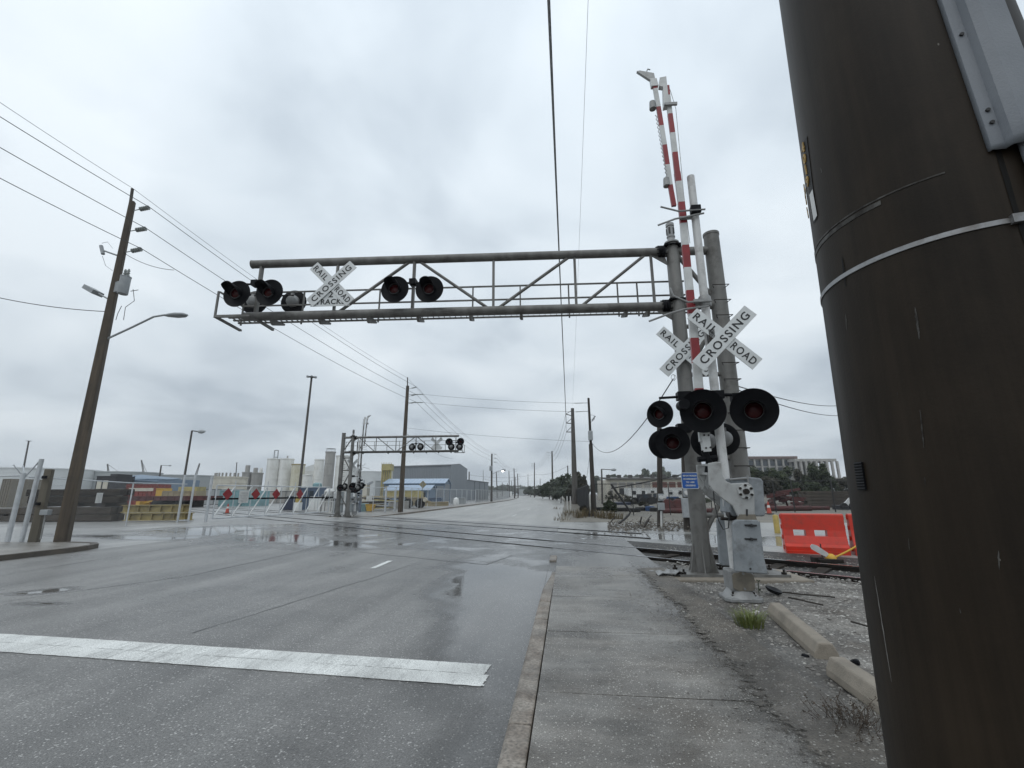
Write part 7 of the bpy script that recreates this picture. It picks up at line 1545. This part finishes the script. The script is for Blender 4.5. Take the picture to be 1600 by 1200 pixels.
# black chain-link fence of the right lot
f1_ = [AZ(930, 30.2), AZ(988, 30.5), AZ(1045, 31), AZ(1110, 31.5)]
fence(f1_, 2.0, 2.4, 'black chain-link fence behind the bent pipe', 'linkblack', 'fblack', False, True, r_=.03)
f2_ = [AZ(1180, 34), AZ(1210, 34), AZ(1300, 34.2), AZ(1360, 34.5)]
zz = UP(1210, 751, AZ(1210, 34)); fence(f2_, zz, 4, 'tall black chain-link fence behind the orange barrier', 'linkblack', 'fblack', True, True, r_=.045, postlist=[AZ(1180, 34), AZ(1209, 34), AZ(1238, 34), AZ(1301, 34.2), AZ(1345, 34.4)])
# bent fence pipe and fallen rail
P0 = G(966, 818); dd = (P0 - CAM).dot(f0)
def q0(px, py): return CAM + ray(px, py) * (dd / ray(px, py).dot(f0))
b = B(); b.tube([q0(966, 818), q0(975, 812), q0(983, 804), q0(985, 800), q0(970, 778), q0(955, 756.5)], .05, 8); solo('bent_pipe', b, M_['fblack'], 'bent black fence pipe leaning over the rubble', 'pipe', q0(966, 818))
b = B(); b.tube([q0(955, 763), q0(985, 758), q0(1020, 751), q0(1082, 738)], .03, 6); solo('loose_rail', b, M_['fblack'], 'loose black fence rail sloping up from the bent pipe', 'rail', q0(955, 763))
M_['rubble'] = mat('rubble_brown', (0.15, 0.13, 0.105), (0.05, 0.044, 0.036), 3, 0.85, lo=.4, hi=.6)
# rubble heap along the lot edge
b = B(); rnd = random.Random(3)
for _ in range(1500):
    px = rnd.uniform(950, 1110); p = G(px, rnd.gauss(823, 4), -.03); p.z = -.02 + rnd.random() ** 3 * .16; stone(b, p, rnd.uniform(.02, .06))
o = struct('rubble', b, M_['rubble'], kind='stuff', smooth=False); tag(o, 'low strip of broken rubble and dirt along the lot edge', 'rubble')
for i, (x0, y0, x1, y1) in enumerate(((1004, 822, 1018, 810), (1000, 818, 1003, 813), (952, 818, 962, 812), (1006, 824, 1015, 818))): b = B(); b.tube([G(x0, y0, .05), G(x1, y1 + 4, .1) + V((0, 0, .25))], .03, 6); solo('broken_branch', b, M_['wood'], ['forked dark branch sticking up from the rubble', 'short stub of branch in the rubble left of the fork', 'blackened stick at the left end of the rubble', 'small stick leaning under the forked branch'][i], 'branch', G(x0, y0, .05))
# dry grass and shrubs at the pole foot
b = B()
for px, py, n, h in ((905, 808, 60, .5), (915, 806, 90, .7), (935, 808, 60, .6), (948, 809, 80, .6), (958, 810, 60, .5), (893, 801, 30, .4), (882, 806, 24, .3), (887, 803, 24, .3), (876, 812, 20, .25), (872, 795, 20, .3), (968, 810, 40, .4)):
    p = G(px, py); p.z = -.04; blades(b, p, n, .9, h, .03, .8)
o = struct('dry_grass', b, M_['drygrass'], kind='stuff', smooth=False); tag(o, 'dry brown grass growing around the black wooden pole', 'grass')
for i, (px, dep, pyt, hw, lab, m) in enumerate(((947, 34, 779, 12, 'rounded green shrub behind the black wooden pole', 'leaf'), (912, 33, 788, 7, 'small dull shrub at the foot of the black fence', 'leaf2'), (975, 60, 770, 14, 'dark leafless shrub before the white trailer', 'leaf2'), (958, 33, 785, 7, 'small green shrub against the larger rounded one', 'leaf'), (958, 66, 764, 12, 'tall dark shrub at the left end of the cream building', 'leaf2'), (985, 52, 778, 12, 'low dark shrub behind the bent pipe', 'leaf2'), (1006, 50, 782, 10, 'low scrub before the parked machines', 'leaf2'), (1040, 56, 779, 9, 'low dull shrub between the two meter poles', 'leaf2'), (1095, 60, 770, 16, 'broad dark shrub behind the cantilever post', 'leaf'), (1130, 64, 760, 20, 'tall dark shrub behind the gate mast', 'leaf'))):
    P = AZ(px, dep, -.05); H_ = UP(px, pyt, P); rx = (AZ(px + hw, dep) - P).length; t = thing('shrub', lab, 'shrub', P); b = B(); crown(b, P + V((0, 0, H_ * .48)), rx, rx * .8, H_ * .5, 1500, .07, seed=70 + i); part('foliage', b, M_[m], t, smooth=False); b = B()
    for k in range(5): b.tube([P, P + V((random.uniform(-.4, .4) * rx, random.uniform(-.3, .3) * rx, H_ * .6))], .02, 5)
    part('stem', b, M_['bark'], t)
# long low building
t, a, c, d, nn, z0, z1 = container('long_building', 948, 1112, 749, 95, 10, 'long low cream building with brown window panels behind the lot', 'building', 'cream')
for k in range(12):
    u_ = .04 + k * .08; b = B(); slab(b, a.lerp(c, u_) - nn * .05, a.lerp(c, u_ + .062) - nn * .05, nn, -.03, z1 - 1.7, z1 - .55); part('window_panel', b, M_['brick' if 4 < k else 'silogrey'], t, smooth=False)
for k in range(0, 12):
    u_ = .03 + k * .08 + .01 * (k % 3); b = B(); slab(b, a.lerp(c, u_) - nn * .05, a.lerp(c, u_ + .03 + .02 * (k % 2)) - nn * .05, nn, -.03, .1 + 1.0 * (k % 2), 2.3); part('doorway' if k % 2 == 0 else 'window', b, M_['dark' if k % 3 else 'silogrey'], t, smooth=False)
b = B(); b.prism([a - nn * .6 + V((0, 0, z1)), c - nn * .6 + V((0, 0, z1)), c + nn * 10 + V((0, 0, z1 + .6)), a + nn * 10 + V((0, 0, z1 + .6))], (0, 0, .22)); part('roof', b, M_['roofdark'], t, smooth=False)
for k in range(9): b = B(); p = a.lerp(c, .05 + k * .11) + nn * 3 + V((0, 0, z1 + .6)); b.box(p, (.8, .8, .9)); part('roof_vent', b, M_['roofdark'], t, smooth=False)
t, a, c, d, nn, z0, z1 = container('white_trailer', 982, 1112, 762, 78, 3, 'long white trailer with small windows before the cream building', 'trailer', 'bwhite')
for k in range(8): u_ = .05 + .11 * k; b = B(); slab(b, a.lerp(c, u_) - nn * .05, a.lerp(c, u_ + .04) - nn * .05, nn, -.03, z1 * .5, z1 * .78); part('window', b, M_['dark'], t, smooth=False)
b = B(); b.bar(a - nn * .1 + V((0, 0, .3)), c - nn * .1 + V((0, 0, .3)), .1, .5); part('skirt', b, M_['silogrey'], t, smooth=False)
# lot clutter
def wheelset(P, r_, label):
    t = thing('tyre', label, 'tyre', P, 0, 'loose tyres in the lot'); b = B(); o = V(P) + V((0, 0, r_ * .35)); b.lathe([(r_ * .5, -r_ * .3), (r_, -r_ * .3), (r_ * 1.04, 0), (r_, r_ * .3), (r_ * .5, r_ * .3), (r_ * .5, -r_ * .3)], o, (0, 0, 1), 18); part('tread', b, M_['tyre'], t)
for px, py in ((940, 796), (950, 795), (962, 797), (975, 797), (992, 798), (1001, 796), (1024, 797)): P = G(px, py + 2, -.03); wheelset(P, .42, 'black tyre lying among the dry grass behind the bent pipe')
for px, pyt, pyb, dep, lab, m in ((1014, 791, 799, 38, 'blue plastic drum in the lot behind the loose rail', 'bluedrum'), (1021, 793, 800, 37, 'dark drum beside the blue one', 'locoblack')):
    P = AZ(px, dep); z = UP(px, pyt, P); b = B(); b.lathe([(.38, -.05), (.4, z * .33), (.38, z * .36), (.4, z * .66), (.38, z * .7), (.38, z), (.1, z + .02)], P, (0, 0, 1), 16); solo('drum', b, M_[m], lab, 'drum', P)
def pipe(px0, px1, py, dep, r_, label, m='rust'):
    a, c = AZ(px0, dep), AZ(px1, dep); z = r_ - .04; t = thing('steel_pipe', label, 'pipe', (a + c) / 2); b = B(); b.cyl(a + V((0, 0, z)), c + V((0, 0, z)), r_, n=18); part('barrel', b, M_[m], t); b = B()
    for e in (a, c): dd_ = (c - a).normalized(); b.cyl(e - dd_ * .04 + V((0, 0, z)), e + dd_ * .04 + V((0, 0, z)), r_ * 1.15, n=18)
    part('flange', b, M_[m], t); return t
pipe(1034, 1112, 800, 33.5, .17, 'dark red steel pipe lying behind the two meter poles'); pipe(1196, 1262, 800, 36.5, .20, 'dark red pipe lying behind the tall black fence', 'rust'); pipe(1240, 1290, 799, 38, .16, 'thin dark red pipe farther behind the tall black fence', 'rust')
for i, (px, lab) in enumerate(((1042, 'dark red valve wheel on the ground behind the first meter pole'), (1058, 'dark red valve wheel on the ground between the meter poles'))):
    P = AZ(px, 35); b = B(); z = UP(px, 794, P) * .6; b.lathe([(.2, -.1), (.45, -.1), (.5, 0), (.45, .1), (.2, .1)], P + V((0, 0, .45)), (0, -1, .15), 18); b.box(P + V((0, 0, .1)), (.3, .25, .3)); solo('valve', b, M_['rust'], lab, 'valve', P)
# small tractor and parked machines in the lot
t, a, c, d, nn, z0, z1 = container('small_tractor', 1047, 1060, 776, 52, 1.4, 'small blue tractor with canopy standing in the lot', 'tractor', 'bluedrum', pyb=785)
for u_ in (.1, .9): b = B(); p = a.lerp(c, u_) + V((0, 0, .4)); b.cyl(p - nn * .1, p + nn * .25, .45, n=14); part('wheel', b, M_['tyre'], t)
b = B(); zz = UP(1053, 768, a); b.box((a + c) / 2 + nn * .5 + V((0, 0, zz)), (1.2, 1.2, .08)); b.cyl((a + c) / 2 + nn * .5 + V((0, 0, z1)), (a + c) / 2 + nn * .5 + V((0, 0, zz)), .04, n=6); part('canopy', b, M_['bwhite'], t, smooth=False)
for px0, px1, pyt, dep, lab, m in ((990, 1000, 778, 60, 'pale flatbed truck parked before the white trailer', 'bwhite'), (1001, 1018, 772, 58, 'dark machine parked before the white trailer', 'locoblack'), (1018, 1030, 770, 62, 'dark grey loader parked left of the first meter pole', 'silogrey')):
    t, a, c, d, nn, z0, z1 = container('parked_machine', px0, px1, pyt, dep, 2, lab, 'vehicle', m, pyb=786)
    for u_ in (.15, .85): b = B(); p = a.lerp(c, u_) + V((0, 0, .4)); b.cyl(p - nn * .1, p + nn * .25, .45, n=14); part('wheel', b, M_['tyre'], t)
    b = B(); slab(b, a.lerp(c, .2) - nn * .04, a.lerp(c, .6) - nn * .04, nn, -.03, z0 + (z1 - z0) * .55, z0 + (z1 - z0) * .9); part('window', b, M_['glass'], t, smooth=False)
container('low_trailer', 960, 985, 785, 45, 2, 'low black trailer bed behind the bent pipe', 'trailer', 'navy', pyb=789)
P = AZ(1041, 50); cone(P, UP(1041, 786, P), 'small orange cone in the lot behind the meter poles'); P = AZ(1198, 36); P = AZ(1198, 31); cone(P, UP(1197, 784, P), 'orange and white cone seen just right of the gate mechanism')
t = thing('delineator', 'white delineator post at the roadside before the black fence', 'post', AZ(888, 40)); P = AZ(888, 40)
for dx in (-.12, .16): b = B(); b.box(P + V((dx, 0, UP(888, 777, P) / 2)), (.1, .03, UP(888, 774, P))); part('panel', b, M_['plastic'], t, smooth=False)
# red scrap heap, timber wall
P0 = AZ(1222, 40); t = thing('scrap_heap', 'heap of dark red scrap steel behind the tall black fence', 'scrap', P0); rnd = random.Random(5)
for k in range(26):
    o = AZ(rnd.uniform(1198, 1246), 40 + rnd.uniform(-1, 2)); h = rnd.random() * (1.6 - abs(o.x - P0.x) * .5); h = max(.1, h); b = B(); a_ = rnd.uniform(0, 3.14); dv_ = V((math.cos(a_), math.sin(a_) * .4, rnd.uniform(-.3, .3))) * rnd.uniform(.4, 1.1)
    b.bar(o + V((0, 0, h)) - dv_, o + V((0, 0, h)) + dv_, rnd.uniform(.12, .5), rnd.uniform(.05, .25)); part('scrap_piece', b, M_['rust'], t, smooth=False)
timbers(1252, 1340, 44, [(.3, 2, 0, 0), (.3, 2, 0, .1), (.3, 2, 0, 0), (.3, 2, 0, .2), (.28, 2, 0, 0)], 'dark brown timber behind the tall black fence', 'timber2', 'the timber stack behind the black fence')
t, a, c, d, nn, z0, z1 = container('small_boat_trailer', 1312, 1332, 790, 38, 1.2, 'small dark trailer with tilted pale panel behind the tall fence', 'trailer', 'locoblack', pyb=797)
b = B(); b.prism([a + V((0, 0, z1)), c + V((0, 0, z1)), c - (c - a) * .2 + V((0, 0, z1 + .7))], nn * .1); part('pale_panel', b, M_['bwhite'], t, smooth=False)
for u_ in (.2, .8): b = B(); p = a.lerp(c, u_) + V((0, 0, .25)); b.cyl(p - nn * .05, p + nn * .15, .28, n=12); part('wheel', b, M_['tyre'], t)
# big building with red roof edge, and the stripped frame beside it
t, a, c, d, nn, z0, z1 = container('office_building', 1150, 1252, 717, 170, 16, 'large pale office block with dark window bays and red roof edge', 'building', 'silogrey')
b = B(); b.prism([a - nn * 1 + V((0, 0, z1)), c - nn * 1 + V((0, 0, z1)), c - nn * 1 + V((0, 0, UP(1200, 711.5, a))), a - nn * 1 + V((0, 0, UP(1200, 711.5, a)))], nn * 17); part('roof_edge', b, M_['rooflight'], t, smooth=False)
nb = 9; rows = 5; fh = (z1 - .4) / rows
for r_ in range(rows):
    for k in range(nb):
        u_ = (k + .12) / nb; b = B(); slab(b, a.lerp(c, u_) - nn * .1, a.lerp(c, u_ + .76 / nb) - nn * .1, nn, -.06, z1 - .5 - (r_ + .78) * fh, z1 - .5 - r_ * fh); w_ = part('window', b, M_['glass'], t, smooth=False)
for k in range(nb + 1): b = B(); p = a.lerp(c, k / nb) - nn * .4; b.bar(p + V((0, 0, 0)), p + V((0, 0, z1 - .05)), .7, .6, d); part('pilaster', b, M_['concrete'], t, smooth=False)
t, a, c, d, nn, z0, z1 = cbox(1250, 1316, 717, 160, 14) if False else (thing('gutted_building', 'stripped concrete building frame with open columns beside the office block', 'building', AZ(1283, 165)),) + cbox(1250, 1316, 717, 165, 14)[:4] + (0, UP(1283, 716.5, AZ(1283, 165)))
b = B(); slab(b, a, c, nn, 14, z1 - .9, z1); part('roof_slab', b, M_['concrete'], t, smooth=False); b = B(); slab(b, a, c, nn, 14, z1 * .44, z1 * .49); part('floor_slab', b, M_['concrete'], t, smooth=False)
for k in range(9):
    for o in (0, 6, 13): b = B(); p = a.lerp(c, k / 8) + nn * o; b.bar(p, p + V((0, 0, z1 - .9)), .7, .7, d); part('column', b, M_['concrete'], t, smooth=False)
b = B(); slab(b, a.lerp(c, .02) + nn * 8, a.lerp(c, .55) + nn * 8, nn, .3, z1 * .5, z1 - 1); part('inner_wall', b, M_['silogrey'], t, smooth=False)
# far end of the road: pale low buildings
container('far_building', 812, 822, 764.5, 330, 20, 'pale low building at the far end of the road', 'building', 'tankgrey'); container('far_building', 832, 842, 762, 240, 10, 'small white house beside the far bend in the road', 'building', 'bwhite'); container('far_building', 770, 800, 768, 230, 8, 'white trailers parked behind the screened fence', 'trailer', 'bwhite', ribs=3)
# far wood closing the horizon
b = B()
for k, (x0, x1, dep, h) in enumerate(((-300, 330, 420, 7), (700, 830, 430, 9), (1330, 1900, 300, 9), (840, 1160, 330, 8))):
    for i in range(26):
        u_ = (i + random.random()) / 26; P = AZ(x0 + (x1 - x0) * u_, dep + random.uniform(-20, 20)); crown(b, P + V((0, 0, h * .45)), 12, 8, h * .55 * random.uniform(.7, 1.2), 160, 1.1, clumps=8, seed=100 + k * 30 + i)
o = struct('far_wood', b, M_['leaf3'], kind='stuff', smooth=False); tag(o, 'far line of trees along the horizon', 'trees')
# ================================================================== damp air
b = B(); b.box((0, 240, 20.4), (1500, 1000, 43.6)); hz_ = B().box((0, 240, 20.4), (1500, 1000, 43.6))
m = bpy.data.materials.new('haze'); m.use_nodes = True; tt = m.node_tree; tt.nodes.clear(); ou = N(tt, 'ShaderNodeOutputMaterial'); pv = N(tt, 'ShaderNodeVolumePrincipled'); pv.inputs['Density'].default_value = .0005; pv.inputs['Color'].default_value = (.93, .96, 1, 1); pv.inputs['Anisotropy'].default_value = .2; tt.links.new(pv.outputs[0], ou.inputs['Volume'])
o = struct('haze', hz_, m, kind='stuff', smooth=False); tag(o, 'thin damp haze in the air', 'haze')
